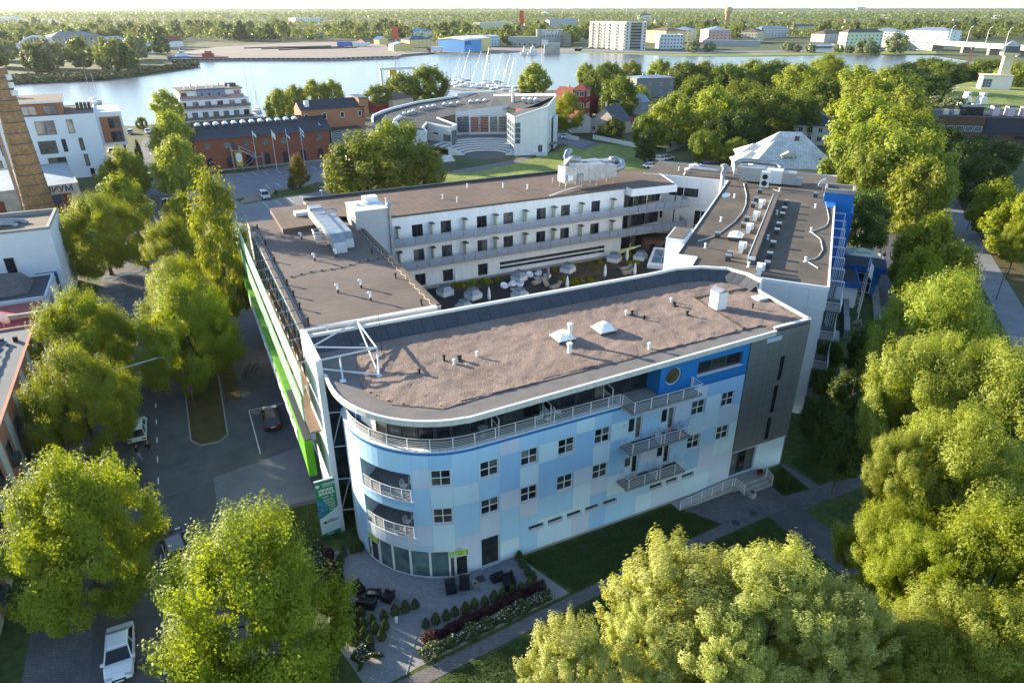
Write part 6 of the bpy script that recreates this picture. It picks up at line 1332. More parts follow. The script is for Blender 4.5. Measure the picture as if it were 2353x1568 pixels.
# ------------------------------------------------------------------ trees near the hotel
G1='lindens along the street'
for k,cx,cy,r,ht,l in (
 ('la',140,1108,168,11,'big bright linden at the lower left street edge'),('lb',158,830,116,11,'linden before the striped peach building'),('la',172,700,114,11,'linden beside the red roofed building'),
 ('lb',212,468,98,12,'dense linden beside the white hotel with blue sign'),('me',275,420,55,10,'linden across the street from the old factory wall'),('me',275,358,52,10,'linden nearest the white apartment block on the far street'),
 ('lb',535,1250,215,11.5,'large yellow-lit linden at the bottom left of the garden'),('la',412,678,114,11.5,'wide linden on the tree island with the round sign'),('lb',398,614,82,12,'linden second on the yard side of the street'),('la',390,518,70,12,'pointed linden third on the yard side'),
 ('me',415,460,45,11,'linden in front of the car park entrance'),('mc',400,332,56,13,'tall linden at the corner of the brick warehouse'),('mc',390,272,48,14,'bright linden beyond the warehouse corner'),('mc',375,217,36,14,'farthest bright linden at the end of the street'),('lb',385,690,60,9,'darker linden between the street trees on the yard side')):
    tree_top(k,cx,cy,r,ht,l,group=G1)
# right-hand lit avenue and park
for k,cx,cy,r,ht,l,nm in (
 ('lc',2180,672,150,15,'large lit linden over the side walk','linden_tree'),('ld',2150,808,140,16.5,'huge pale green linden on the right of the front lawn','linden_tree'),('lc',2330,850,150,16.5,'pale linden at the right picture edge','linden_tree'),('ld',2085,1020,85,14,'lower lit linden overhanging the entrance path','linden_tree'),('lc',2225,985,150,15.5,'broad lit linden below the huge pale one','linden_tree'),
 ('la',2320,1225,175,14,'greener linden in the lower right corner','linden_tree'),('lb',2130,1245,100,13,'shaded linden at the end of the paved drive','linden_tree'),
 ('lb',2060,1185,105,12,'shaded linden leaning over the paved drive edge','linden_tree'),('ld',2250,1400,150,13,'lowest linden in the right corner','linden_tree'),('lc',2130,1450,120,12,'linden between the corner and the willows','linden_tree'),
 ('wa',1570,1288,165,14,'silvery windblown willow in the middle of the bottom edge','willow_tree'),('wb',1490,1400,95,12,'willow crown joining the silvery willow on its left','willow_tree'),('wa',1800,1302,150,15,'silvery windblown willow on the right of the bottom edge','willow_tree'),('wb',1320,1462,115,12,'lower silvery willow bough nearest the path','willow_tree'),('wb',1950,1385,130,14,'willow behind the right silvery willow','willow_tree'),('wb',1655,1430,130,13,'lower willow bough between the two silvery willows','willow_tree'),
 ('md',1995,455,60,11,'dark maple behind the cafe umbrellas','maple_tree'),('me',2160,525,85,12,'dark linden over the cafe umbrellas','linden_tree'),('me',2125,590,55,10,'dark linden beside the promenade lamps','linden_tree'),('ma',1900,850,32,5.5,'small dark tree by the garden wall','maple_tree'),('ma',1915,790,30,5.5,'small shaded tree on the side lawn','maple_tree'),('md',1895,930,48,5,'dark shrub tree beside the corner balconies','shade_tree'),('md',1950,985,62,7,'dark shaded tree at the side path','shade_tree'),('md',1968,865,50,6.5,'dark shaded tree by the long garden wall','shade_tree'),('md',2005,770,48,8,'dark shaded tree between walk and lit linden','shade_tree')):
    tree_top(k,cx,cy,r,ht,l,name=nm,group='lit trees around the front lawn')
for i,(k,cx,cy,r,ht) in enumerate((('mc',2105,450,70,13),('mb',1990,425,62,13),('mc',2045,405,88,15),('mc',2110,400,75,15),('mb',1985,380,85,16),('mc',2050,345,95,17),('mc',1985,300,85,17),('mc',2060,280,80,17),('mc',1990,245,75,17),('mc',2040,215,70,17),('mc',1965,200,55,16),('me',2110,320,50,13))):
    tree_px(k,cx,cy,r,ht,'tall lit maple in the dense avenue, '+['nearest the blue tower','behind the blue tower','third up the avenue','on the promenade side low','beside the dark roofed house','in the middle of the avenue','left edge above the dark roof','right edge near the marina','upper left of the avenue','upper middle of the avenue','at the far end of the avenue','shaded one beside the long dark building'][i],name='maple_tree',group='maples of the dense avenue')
for i,(k,cx,cy,r,ht) in enumerate((('md',2175,335,40,9),('md',2215,370,45,9),('md',2255,415,50,9.5),('me',2290,480,55,9.5),('me',2335,520,60,10),('md',2240,345,30,7),('md',2300,365,40,8),('md',2180,395,35,8),('la',2335,570,40,9))):
    tree_px(k,cx,cy,r,ht,'dark park tree right of the promenade, '+['first','second','third','fourth','fifth at the picture edge','small one by the long building','small one before the long building','low one by the road','last lit one'][i]+(' from the far end' if i<5 else ''),name='park_tree',group='park trees right of the promenade')
# birch, poplars, conifers
Pb=at(548,760); tree('bi',Pb,2.6,21.5,'tall weeping birch with white trunk beside the street yard','birch_tree')
for k,cx,cy,r,ht,l in (('mb',840,375,90,13,'large poplar in front of the museum, left stem'),('mb',905,350,75,14,'large poplar in front of the museum, tallest stem'),('mb',970,385,55,10,'lower poplar right of the large one'),('mb',790,400,45,9,'poplar bough touching the car park')): tree_px(k,cx,cy,r,ht,l,name='poplar_tree',group='poplars before the museum')
t=tree('co',at(690,432),2.3,7.5,'golden topped cone thuja on the car park island','thuja_tree'); t.children[0].data=crown('crown_gold',33,LEAF['gold'],2.2,6.5,nl=26,ns=8,nv=50,leaf=.14,shape='cone',tuft=.5)
tree('co',at(672,435),1.0,3.0,'small green thuja beside the golden one','thuja_tree'); tree('co',at(634,447),.35,1.1,'tiny thuja on the lawn island','thuja_tree')
tree('co',at(325,375),.8,6,'narrow dark conifer at the street by the white block','conifer_tree'); tree('co',at(322,385),.8,5,'second narrow dark conifer on the street','conifer_tree'); tree('co',at(1480,372),2.6,8,'dark conifer behind the back roof unit','conifer_tree'); tree('co',at(1370*1.165,395),1.2,2.6,'small yellow-green thuja behind the link roof','thuja_tree')
for i,(k,cx,cy,r,ht) in enumerate((('mc',640,238,30,10),('mc',677,228,28,10),('mc',722,218,30,11),('mc',763,217,30,11),('ma',867,222,30,9),('ma',925,203,44,12),('ma',985,190,42,14),('mc',1226,180,34,13),('ma',325,283,12,4))):
    tree_px(k,cx,cy,r,ht,'riverside tree '+['first of four behind the brick warehouse','second of four behind the brick warehouse','third of four behind the brick warehouse','fourth of four behind the brick warehouse','round one before the boats','wide dark one before the boats','tall dark one before the boats','round one beside the marina flag','small one at the street end'][i],name='riverside_tree',group='trees on the near river bank')
for i,(k,cx,cy,r,ht) in enumerate((('bi',1305,252,32,14),('ma',1425,222,45,14),('ma',1372,190,38,12),('mc',1345,168,22,10),('ma',1400,172,34,12),('mc',1450,168,30,12),('mc',1545,275,56,14),('ma',1480,300,30,9),('mc',1640,262,60,15),('ma',1600,215,45,13),('mb',1700,240,55,15),('ma',1760,262,66,15),('md',1700,300,50,11),('ma',1570,175,40,13),('mc',1515,165,30,12),('mc',1620,175,40,13),('ma',1670,180,40,13),('mc',1725,175,45,14),('ma',1780,175,45,14),('mc',1835,190,55,15),('ma',1880,225,50,15),('mc',1900,160,45,14),('ma',1845,270,40,13),('bi',1910,165,28,15),('ma',2130,160,45,12),('ma',2170,170,45,12),('md',2130,200,50,11),('md',2080,170,35,11),('ma',2265,165,45,12),('mc',2330,180,50,13),('md',2225,165,30,10),('fe',2185,235,38,6),('md',2270,305,40,5),('mc',1470,225,26,9),('ma',1390,300,18,4),('ma',1410,295,26,6),('mc',1690,345,30,6),('ma',1620,335,35,8),('md',1655,310,45,9))):
    tree_px(k,cx,cy,r,ht,'%s near the river park, %s'%(['weeping birch','maple','dark maple','lit linden'][0 if k=='bi' else (2 if k=='md' else (1 if k=='ma' else 3))],
     'between x'.replace('x','')+['the museum and white cottage','the red tower and black gabled house','the red tower roof','the red tower top','the marina and silver roof','the silver roofs','the fence and back lawn','the small red shed','two lit crowns of the back garden','the silver roof and the garden','the back garden and avenue','the dark house and garden','the trees of the shaded garden','river and silver roof','river and grey roof','river and garden','river and garden further right','river and tall garden tree','river and avenue edge','the avenue and garden','the avenue and dark roof','the avenue and river','the dark roofed house','the avenue tops','the mast and avenue','the mast and rampart steps','the marina basin','the avenue end and river','the lookout tower base','the picture edge and tower','tower and mast','boats and rampart, greyish','rampart foot','the red tower and cottages','the cottage yards','the red shed and fence','the metal roofed villa','the villa garden','the villa and lawn'][i]),name='birch_tree' if k=='bi' else 'park_tree',group='trees of the river park')
# ------------------------------------------------------------------ generic building
WM={}
def win_mesh(w,h,fm,gm,mull=1):
    k=(round(w,2),round(h,2),fm.name,gm.name,mull)
    if k not in WM:
        b=MB(); f=min(.1,w*.09)
        for (x0,x1,z0,z1) in ((0,f,0,h),(w-f,w,0,h),(f,w-f,0,f),(f,w-f,h-f,h))+(((w/2-f/2,w/2+f/2,f,h-f),) if mull else ()): b.box(x0,x1,-.06,0.02,z0,z1)
        b.m=1; b.quad((f,-.02,f),(w-f,-.02,f),(w-f,-.02,h-f),(f,-.02,h-f)); WM[k]=b.mesh('window',[fm,gm])
    return WM[k]
def put_windows(root,T,L,rows,n,w,h,fm=None,gm=None,mull=1,margin=.8,z0s=None,skip=()):
    me=win_mesh(w,h,fm or framew,gm or glass,mull)
    for j,z in enumerate(rows):
        for i in range(n):
            if (i,j) in skip: continue
            a=margin+(L-2*margin-w)*(i/(n-1) if n>1 else .5); x,y,zz_=T(a,z,0.0); put('window',me,root,(x,y,z),T.ang)
def house(label,p0,p1,depth,h,wall,roofm,rise=0,kind='flat',name='house',cat='house',rows=(),n=0,w=1.1,wh=1.3,side=0,siden=2,over=.4,group=None,chim=0,fm=None,gm=None,z0=0.0,ridge_along=True,parapet=.35,mull=1):
    p0=Vector((p0.x,p0.y,0)); p1=Vector((p1.x,p1.y,0)); W=(p1-p0).length; rz=atan2(p1.y-p0.y,p1.x-p0.x)
    t=thing(name,label,cat,(p0.x,p0.y,z0),rz,group); D=depth
    wb=MB(); wb.prism([(0,0),(W,0),(W,D),(0,D)],0,h,False,False)
    rf=MB(); o=over
    if kind=='flat':
        rf.flat([(0.1,.1),(W-.1,.1),(W-.1,D-.1),(.1,D-.1)],h-.05)
        pr=MB(); 
        for a,b_ in (((0,0),(W,0)),((W,0),(W,D)),((W,D),(0,D)),((0,D),(0,0))): T=plane(*a,*b_); pr.hexa(T,0,T.L,h-.1,h+parapet*.4,-.22,.05)
        pr.build('parapet',wall if parapet>.3 else roofm,t)
    elif kind=='gable':
        if ridge_along:
            rf.quad((-o,-o,h-.15),(W+o,-o,h-.15),(W+o,D/2,h+rise),(-o,D/2,h+rise)); rf.quad((W+o,D+o,h-.15),(-o,D+o,h-.15),(-o,D/2,h+rise),(W+o,D/2,h+rise))
            wb.quad((0,D,h),(0,0,h),(0,D/2,h+rise)); wb.quad((W,0,h),(W,D,h),(W,D/2,h+rise))
        else:
            rf.quad((-o,D+o,h-.15),(-o,-o,h-.15),(W/2,-o,h+rise),(W/2,D+o,h+rise)); rf.quad((W+o,-o,h-.15),(W+o,D+o,h-.15),(W/2,D+o,h+rise),(W/2,-o,h+rise))
            wb.quad((0,0,h),(W,0,h),(W/2,0,h+rise)); wb.quad((W,D,h),(0,D,h),(W/2,D,h+rise))
    elif kind=='hip':
        k=min(W,D)/2
        if W>=D: R0,R1=(k,D/2,h+rise),(W-k,D/2,h+rise)
        else: R0,R1=(W/2,k,h+rise),(W/2,D-k,h+rise)
        c=[(-o,-o,h-.1),(W+o,-o,h-.1),(W+o,D+o,h-.1),(-o,D+o,h-.1)]
        if W>=D: rf.quad(c[0],c[1],R1,R0); rf.quad(c[1],c[2],R1); rf.quad(c[2],c[3],R0,R1); rf.quad(c[3],c[0],R0)
        else: rf.quad(c[0],c[1],R0); rf.quad(c[1],c[2],R1,R0); rf.quad(c[2],c[3],R1); rf.quad(c[3],c[0],R0,R1)
    wb.build('wall',wall,t); ro=rf.build('roof',roofm,t)
    for i in range(chim): x=W*(.3+.35*i); MB().box(x-.35,x+.35,D/2-.3,D/2+.3,h+rise*.5,h+rise+.9).build('chimney',concrete,ro)
    if n: put_windows(t,plane(0,0,W,0),W,rows,n,w,wh,fm,gm,mull)
    if side:
        if side in (1,3): put_windows(t,plane(W,0,W,D),D,rows,siden,w,wh,fm,gm,mull)
        if side in (2,3): put_windows(t,plane(0,D,0,0),D,rows,siden,w,wh,fm,gm,mull)
    return t
def px(x,y,z=0): return at(x,y,z)
rr_=mat('red_tin',(.26,.035,.03),.5,.12,1,stain=.2); rt=mat('red_tile',(.22,.055,.035),.8,.15,2); grf=mat('grey_tin',(.33,.37,.42),.4,.12,1,metal=.4,stain=.3,sscale=.3); bkf=mat('black_tin',(.035,.04,.05),.45,.1,1); brf=mat('brown_roof',(.14,.10,.08),.85,.15,1); conc_p=mat('pale_block',(.58,.57,.53),.85,.06,.5,stain=.15); yel=mat('yellow_render',(.62,.5,.22),.85,.05,.5); pink=mat('pink_render',(.58,.36,.32),.85,.05,.5); pgreen=mat('pale_green_render',(.5,.62,.42),.85,.05,.5); wood_w=lines(mat('white_boards',(.66,.66,.64),.8,.05,2),'X',.25,.03,.8); grey_w=mat('grey_render',(.36,.37,.37),.85,.08,.5,stain=.15); blw=mat('light_blue_render',(.4,.55,.65),.85,.05,.5); redw=mat('dark_red_boards',(.2,.018,.016),.75,.08,2); beige=mat('beige_render',(.5,.43,.33),.85,.08,.6,stain=.15)
brick=pavers(mat('red_brick',(.33,.105,.06),.9,.14,1.5,stain=.15,sscale=.4),.5,.16,.012,.82); brick2=mat('orange_brick',(.36,.15,.075),.9,.25,1.8,bump=.03,bscale=6,stain=.3,sscale=.8)
# ------------------------------------------------------------------ left street side
t=house('striped peach apartment house with solar panels on grey roof',hl(-50,8),hl(-35.9,8),40,8.2,mat('peach_render',(.42,.2,.13),.85,.08,1,stain=.15),mat('grey_roof_felt',(.15,.155,.165),.85,.1,1,stain=.2),name='apartment_house',cat='building')
Tp=plane(14.1,0,14.1,40); stp=mat('pale_stripe',(.52,.52,.46),.85,.06,1)
for k in range(9): MB().hexa(Tp,1.2+k*4.4,2.6+k*4.4,.1,8.1,.01,.05).build('stripe',stp,t)
for k in range(9):
    for z in (1.0,4.6): window(t,Tp,3.2+k*4.4,4.6+k*4.4,z,z+2.0,cols=2,rows=1,fm=framed,sill=.05,rec=-.08,fr=.06); MB().hexa(Tp,3.1+k*4.4,4.7+k*4.4,z-.1,z+.6,.05,.5).build('flower_box',darkmetal,t)
pvm=MB(); pvm.add([(-.9,-.6,.15),(.9,-.6,.15),(.9,.6,.75),(-.9,.6,.75)],[(0,1,2,3)]); pvm.m=1
for q_ in ((-.93,-.9,-.62,.62),(.9,.93,-.62,.62)): pvm.add([(q_[0],-.6,.16),(q_[1],-.6,.16),(q_[1],.6,.77),(q_[0],.6,.77)],[(0,1,2,3)])
for y0 in (-.6,.57): z_=.15+(y0+.6)*.5; pvm.add([(-.93,y0,z_+.012),(.93,y0,z_+.012),(.93,y0+.04,z_+.03),(-.93,y0+.04,z_+.03)],[(0,1,2,3)])
pvm=pvm.mesh('solar_panel',[glass_mat('pv_glass',(.012,.014,.035),.08,.6,.1),white])
for i in range(2):
    for k in range(9): put('solar_panel',pvm,t,(11.4-i*2.3,20+k*1.9,8.17),1.35)
for k in range(3): MB().box(12.6-k*1.2,13.0-k*1.2,36,36.4,8.15,8.7).build('roof_vent',black,t)
house('pink cafe house with small flat roof below the linden',hl(-37.6,42.5),hl(-34.6,42.5),5,4.5,mat('dusty_pink',(.4,.25,.22),.85,.06),grf,name='cafe_house',cat='building')
t=house('low building with red sheet roof and satellite dish by the street',hl(-50,50),hl(-36.6,50),15.5,5.0,mat('stair_pink',(.45,.3,.26),.85,.06),rr_,rise=.9,kind='gable',ridge_along=True,name='red_roof_house',cat='building',over=.2)
MB().box(13.0,13.5,0,15.5,4.6,5.9).build('fire_wall',concrete,t); MB().box(0,13.5,7.3,7.7,5.2,6.4).build('fire_wall',concrete,t)
t2=thing('satellite_dish','grey satellite dish on the red sheet roof','satellite dish',hl(-40.2,54.5,5.2),PHI+2.2); MB().cyl((0,0,0),(0,0,2.6),.05,.04,6).build('mast',steel,t2); o=MB().lathe([(.02,0),(.4,.05),(.7,.16),(.85,.28),(.87,.26),(.7,.13),(.02,-.02)],n=18).build('reflector',white,t2,True); o.location=(-.1,.1,1.9); o.rotation_euler=(radians(75),0,.3)
t=house('low white annex with grey slate hump and dark parapet',hl(-50,66),hl(-37.4,66),10,5.2,mat('bluish_white_render',(.66,.7,.74),.85,.04,.8,stain=.1),mat('annex_roof',(.07,.07,.075),.85,.1),name='white_annex',cat='building')
sl=pavers(mat('slate',(.16,.15,.145),.85,.2,2),.4,.25,.03,.55); MB().add([(5,1.5,5.25),(10.4,2.4,5.25),(10.4,8,5.25),(5,8,5.25),(5.5,4,7.2),(9.3,4.6,6.9),(9.3,7,6.9),(5.5,7,7.2)],[(0,1,5,4),(1,2,6,5),(2,3,7,6),(3,0,4,7),(4,5,6,7)]).build('slate_hump',sl,t)
t=house('tall white hotel house with flat roof, pipes and blue sign on its side',hl(-52,76.3),hl(-36.3,76.3),11.3,11.45,mat('bluish_white_render',(.66,.7,.74)),mat('tan_felt',(.17,.14,.115),.9,.12,1),name='white_hotel',cat='building')
for k,(x0,x1,y0,y1) in enumerate(((0,15.7,0,.4),(15.3,15.7,.4,11.3),(0,15.3,10.9,11.3))): MB().box(x0,x1,y0,y1,11.4,12.0).build('parapet_cap',concrete,t)
for k in range(2): MB().tube([(2,5+k*1.6,11.9),(9+k,5+k*1.6,11.9),(10.5+k,5.3+k*1.3,11.7),(11.2+k,4.5+k*1.3,11.5)],.35,12).build('roof_duct',duct,t,True)
window(t,plane(0,0,15.7,0),6.5,8.0,6.6,9.4,cols=1,rows=1,fm=framed,sill=0,rec=-.08); railing(t,[(6.3,-.35),(8.2,-.35)],6.6,1.0,2,.02,.03,.4,darkmetal)
window(t,plane(0,0,15.7,0),9.2,10.4,5.6,8.2,cols=1,rows=1,fm=framed,sill=0,rec=-.08)
sb_=MB().hexa(plane(0,0,15.7,0),12.3,15.0,1.6,5.4,.02,.1).build('sign_board',mat('navy_sign',(.01,.05,.16),.5,.2,1,alt=(.02,.12,.25)),t)
MB().quad(*[(13.65+1.05*cos(k*pi/12),-.115,4.55+.42*sin(k*pi/12)) for k in range(24)]).build('oval_logo',textw,sb_)
text(sb_,'CH',.62,(13.3,-.125,4.35),(pi/2,0,0),mat('sign_teal',(.02,.16,.3)),bold=.01); text(sb_,'Carolina Hotel',.22,(12.85,-.125,4.3),(pi/2,0,0),textk)
for x in (12.9,14.0): MB().box(x,x+.75,-.12,-.105,2.85,3.35).build('picture_panel',mat('sign_picture',(.25,.32,.4),.5,.3,6),sb_)
text(sb_,'+372 442 0440',.25,(12.7,-.12,2.0),(pi/2,0,0),textw)
# old factory with painted lettering, chimney
t=house('ruined low factory front with faded lettering and red gates',hl(-62,131),hl(-38,135),26,6.2,mat('old_plaster',(.42,.38,.33),.9,.25,1,stain=.4,sscale=.5),mat('pale_tin',(.33,.37,.4),.6,.12,.6,stain=.2),name='old_factory',cat='building')
rust=mat('rust_red',(.2,.055,.035),.85,.3,1.2,stain=.3)
for k in range(2):
    for i in range(4):
        MB().hexa(plane(0,0,24.3,0),3+k*12+i*1.9,4.8+k*12+i*1.9,.2,2.3,.02,.1).build('gate_panel',rust,t); MB().hexa(plane(0,0,24.3,0),3+k*12+i*1.9,4.8+k*12+i*1.9,2.34,4.3,.02,.1).build('gate_panel',rust if i!=2 else mat('navy_gate',(.03,.04,.07),.7,.1),t)
MB().box(16.2,24,-.25,-.02,4.6,6.3).build('name_beam',mat('name_beam_white',(.5,.47,.43),.9,.15,2,stain=.2),t)
text(t,'ОПИУМ',1.75,(16.6,-.27,4.85),(pi/2,0,0),textk,bold=.05)
CHM=thing('factory_chimney','tall round tan brick chimney with dark iron bands','chimney',(-90.0,127.5,0))
cb_=mat('chimney_brick',(.31,.19,.11),.9,.28,2.2,bump=.06,bscale=4,stain=.3,sscale=.7)
MB().lathe([(2.75,0),(1.45,30.2),(1.45,30.6),(1.1,30.6)],n=28).build('shaft',cb_,CHM,True)
for k in range(15): z=3+k*1.85; r=2.75-1.3*z/30.2; MB().lathe([(r+.02,0),(r+.06,.02),(r+.06,.14),(r+.02,.16)],(0,0,z),28).build('iron_band',darkmetal,CHM)
for k in range(3): MB().box(1.5,1.9,-.5,.5,26+k*1.3,26.9+k*1.3).build('antenna_box',white,CHM)
MB().box(-3.4,-3.2,-.4,.4,0,22).build('flue_pipe',concrete,CHM)
# white apartment block
WA=house('white riverside apartment block with terracotta setback storey',hl(-62,171.6),hl(-34.5,173.5),22,15.6,mat('bright_white_render',(.68,.71,.75),.85,.03,.6,stain=.06),brf,name='white_apartments',cat='building')
terra=mat('terracotta_cladding',(.33,.13,.07),.8,.08,1)
MB().box(0,20.5,2.0,20,15.55,18.6).build('setback_storey',terra,WA); MB().box(-.2,21.3,1.2,20.5,18.6,18.95).build('setback_roof',white,WA); MB().flat([(-.1,1.3),(21.2,1.3),(21.2,20.4),(-.1,20.4)],18.97).build('roof_felt',brf,WA)
Ta=plane(0,0,27.6,0)
for a0,a1,z0,z1 in ((9.0,10.0,11.2,14.4),(14.0,18.2,11.2,14.6),(20.8,22.2,11.2,14.6),(8.6,9.6,6.6,9.9),(13.5,17.4,6.6,9.8),(18.6,19.6,6.8,10),(22.4,23.4,6.8,10),(5.5,6.3,7,10),(14.6,18.6,2.6,5.6),(22.6,23.6,2.8,5.9),(4,5,3,6),(23.2,24.2,.0,2.2)): window(WA,Ta,a0,a1,z0,z1,cols=2 if a1-a0>2 else 1,rows=1,fm=framed,gm=glass_s if z0>11 else glass,sill=0,rec=-.05,fr=.1)
for a0,a1 in ((3,4.5),(12,15),(16.5,19.5)): window(WA,plane(0,2,20.5,2),a0,a1,15.8,18.0,cols=2,rows=1,fm=framed,gm=glass_s,sill=0,rec=-.05,fr=.1)
MB().box(27.6,33.5,4,20,6.8,15.4).build('cantilever_wing',mat('bright_white_render',(.68,.71,.75)),WA); MB().box(28.2,33,3.9,3.99,7.6,14.2).build('loggia_cladding',terra,WA)
for z in (7.8,11.2): window(WA,plane(28.2,3.88,33,3.88),1.8,4.4,z,z+2.6,cols=2,rows=1,fm=framed,sill=0,rec=-.05,fr=.08)
for x in (32.5,): MB().cyl((x,5,0),(x,5,6.8),.3,.3,8).build('column',darkmetal,WA)
for k in range(4): MB().lathe([(.5,0),(.5,1.0),(.8,1.1),(.8,1.6),(.5,1.8)],(5+k*1.9,15,18.97),10).build('roof_cowl',white,WA)
MB().box(2.2,6.5,8,12,18.97,20.6).build('lift_house',darkmetal,WA)
for k in range(4): MB().box(23.5+k*.9,24.2+k*.9,12,14,15.6,17.2).build('roof_fan',darkmetal,WA)
# riverside apartments with terraces
RA=thing('terraced_apartments','stepped white riverside apartment house with dark balconies and blue core','building',(-121.6,259.6,0),.55)
for k,(x0,x1,y0,z0,z1) in enumerate(((0,25.5,0,0,5.8),(.4,25.2,.6,5.8,9.4),(1.5,23.5,2.5,9.4,12.6))):
    MB().prism([(x0,y0),(x1,y0),(x1,16),(x0,16)],z0,z1).build('storey',whiter if k<2 else white,RA); MB().box(x0-.3,x1+.3,y0-1.2,y0,z1-3.0 if k else 2.4,z1-2.8 if k else 2.6).build('balcony_slab',mat('balcony_edge',(.45,.4,.38),.8,.05),RA)
    MB().box(x0-.3,x1+.3,y0-1.22,y0-1.18,(z1-2.8 if k else 2.6),(z1-1.8 if k else 3.6)).build('balcony_front',glass_s,RA)
    T=plane(x0,y0,x1,y0); n=7-k
    for i in range(n):
        if k==2 and 1<=i<=3: continue
        window(RA,T,.6+i*(x1-x0-3)/(n-1)*.98,2.6+i*(x1-x0-3)/(n-1)*.98,z1-2.7 if k else 2.8,z1-.6,cols=2,rows=1,fm=framed,gm=glass_s if i%3 else glass,sill=0,rec=-.05,fr=.08)
MB().prism([(1,2),(24,2),(24,16),(1,16)],12.6,12.9).build('roof',brf,RA)
MB().box(7.5,17.5,2.2,3.2,9.3,13.2).build('blue_core',mat('slate_blue',(.2,.25,.36),.8,.05),RA)
for x in (9,11.5,15): MB().box(x,x+.5,2.16,2.2,10.2,11.6).build('slit_window',glass,RA)
for k in range(7): MB().box(4+k*2.6,4.5+k*2.6,6+k%3*3,6.6+k%3*3,12.9,13.9+.3*(k%2)).build('roof_vent',steel if k%2 else white,RA)
MB().box(19,23,9,12,12.9,14).build('roof_plant',darkmetal,RA)
# ------------------------------------------------------------------ brick warehouse
A0=Vector((-84.4,184.35,0)); A1=Vector((-52.6,202.2,0)); WH=house('long red brick warehouse with dark roof, portholes and arched windows',A0,A1,17,8.8,brick,mat('dark_tile',(.04,.042,.05),.6,.15,1.5),rise=3.2,kind='gable',name='brick_warehouse',cat='building',over=.6)
Wl=(A1-A0).length; Tw=plane(0,0,Wl,0)
MB().hexa(Tw,0,Wl,0,.45,0.01,.06).build('plinth',concrete,WH); MB().hexa(Tw,-.6,Wl+.6,8.5,8.66,.55,.72).build('gutter',darkmetal,WH)
arch=MB(); n=12; P_=[(-.75,0)]+[(.75,0)]+[(.75*cos(pi*k/n),2.2+.75*sin(pi*k/n)) for k in range(n+1)]
arch.quad(*[(p[0],-.06,p[1]) for p in P_]); 
arf=MB(); P2=[(.95*cos(pi*k/n),2.2+.95*sin(pi*k/n)) for k in range(n+1)]; P1=[(.76*cos(pi*k/n),2.2+.76*sin(pi*k/n)) for k in range(n+1)]
for k in range(n): arf.quad(*[(q_[0],-.1,q_[1]) for q_ in (P1[k],P2[k],P2[k+1],P1[k+1])])
am=arch.mesh('arched_window',glass); afm=arf.mesh('arch_surround',mat('brick_arch',(.25,.08,.05),.9,.1))
rd=MB(); rd.quad(*[(.85*cos(2*pi*k/18),-.05,.85*sin(2*pi*k/18)) for k in range(18)]); rdm=rd.mesh('porthole',glass_mat('porthole_glass',(.14,.16,.15),.15,.5,.2))
rg=MB(); 
for k in range(18): rg.quad(*[(r*cos(2*pi*q_/18),-.07,r*sin(2*pi*q_/18)) for r,q_ in ((.85,k),(1.05,k),(1.05,k+1),(.85,k+1))])
rgm=rg.mesh('porthole_ring',mat('brick_arch',(.25,.08,.05)))
for i in range(7):
    a=3.4+i*(Wl-6.6)/6
    o=put('arched_window',am,WH,(a,0,.7)); put('arch_surround',afm,o); o=put('porthole',rdm,WH,(a,0,6.6)); put('porthole_ring',rgm,o)
for i in range(12):
    a=2.5+i*2.35; s_=MB().box(a-.6,a+.6,4.9,6.3,10.2,11.5).build('skylight_kerb',dark_felt,WH)
    d=MB(); d.add([(a-.75,4.75,11.5),(a+.75,4.75,11.5),(a+.75,6.45,11.6),(a-.75,6.45,11.6),(a-.35,5.2,12.0),(a+.35,5.2,12.0),(a+.35,6.0,12.05),(a-.35,6.0,12.05)],[(0,1,5,4),(1,2,6,5),(2,3,7,6),(3,0,4,7),(4,5,6,7)]); d.build('skylight_dome',domem,s_)
st=MB(); 
es=thing('fire_escape','grey steel fire escape with yellow poster on the brick warehouse','staircase',A0+(A1-A0)*.26,atan2(A1.y-A0.y,A1.x-A0.x))
MB().box(-.5,1.8,-1.8,-.05,5.2,5.35).build('landing',steel,es); MB().box(5.5,7.5,-1.8,-.05,2.9,3.05).build('landing',steel,es)
for (x0,z0,x1,z1) in ((1.8,5.3,5.5,3.0),(5.5,3.0,1.8,.2)):
    for y in (-1.7,-.9): MB().cyl((x0,y,z0),(x1,y,z1),.08,.08,5).build('stringer',steel,es); MB().cyl((x0,y,z0+1),(x1,y,z1+1),.03,.03,5).build('hand_rail',steel,es)
    for k in range(9): tt=k/8; MB().box(x0+(x1-x0)*tt-.14,x0+(x1-x0)*tt+.14,-1.7,-.9,z0+(z1-z0)*tt-.02,z0+(z1-z0)*tt+.02).build('tread',steel,es)
for x,h in ((-.4,5.2),(1.7,5.2),(5.6,3),(7.4,3)):
    for y in (-1.75,-.15): MB().box(x-.06,x+.06,y-.06,y+.06,0,h+1).build('post',steel,es)
MB().box(-.1,.9,-.08,-.03,5.4,7.4).build('escape_door',darkmetal,es)
po=MB().box(.2,2.0,-1.95,-1.88,1.2,5.0).build('poster',mat('poster_yellow',(.55,.36,.03),.6,.05),es); MB().quad(*[(1.1+.8*cos(2*pi*k/20),-1.96,3.4+1.2*sin(2*pi*k/20)) for k in range(20)]).build('poster_oval',textw,es)
text(po,'Rahvusvaheline',.2,(.42,-1.97,3.5),(pi/2,0,0),textk); text(po,'kontserdimaja',.2,(.42,-1.97,3.2),(pi/2,0,0),textk)
gz_=house('grey louvred glass link beside the brick warehouse',A1+Vector((.3,.3,0)),A1+Vector((9,5.2,0)),12,8.0,glass_s,bkf,name='glass_link',cat='building')
for k in range(14): MB().hexa(plane(0,0,9.9,0),.1,9.8,.5+k*.53,.62+k*.53,.02,.12).build('louvre',steel,gz_)
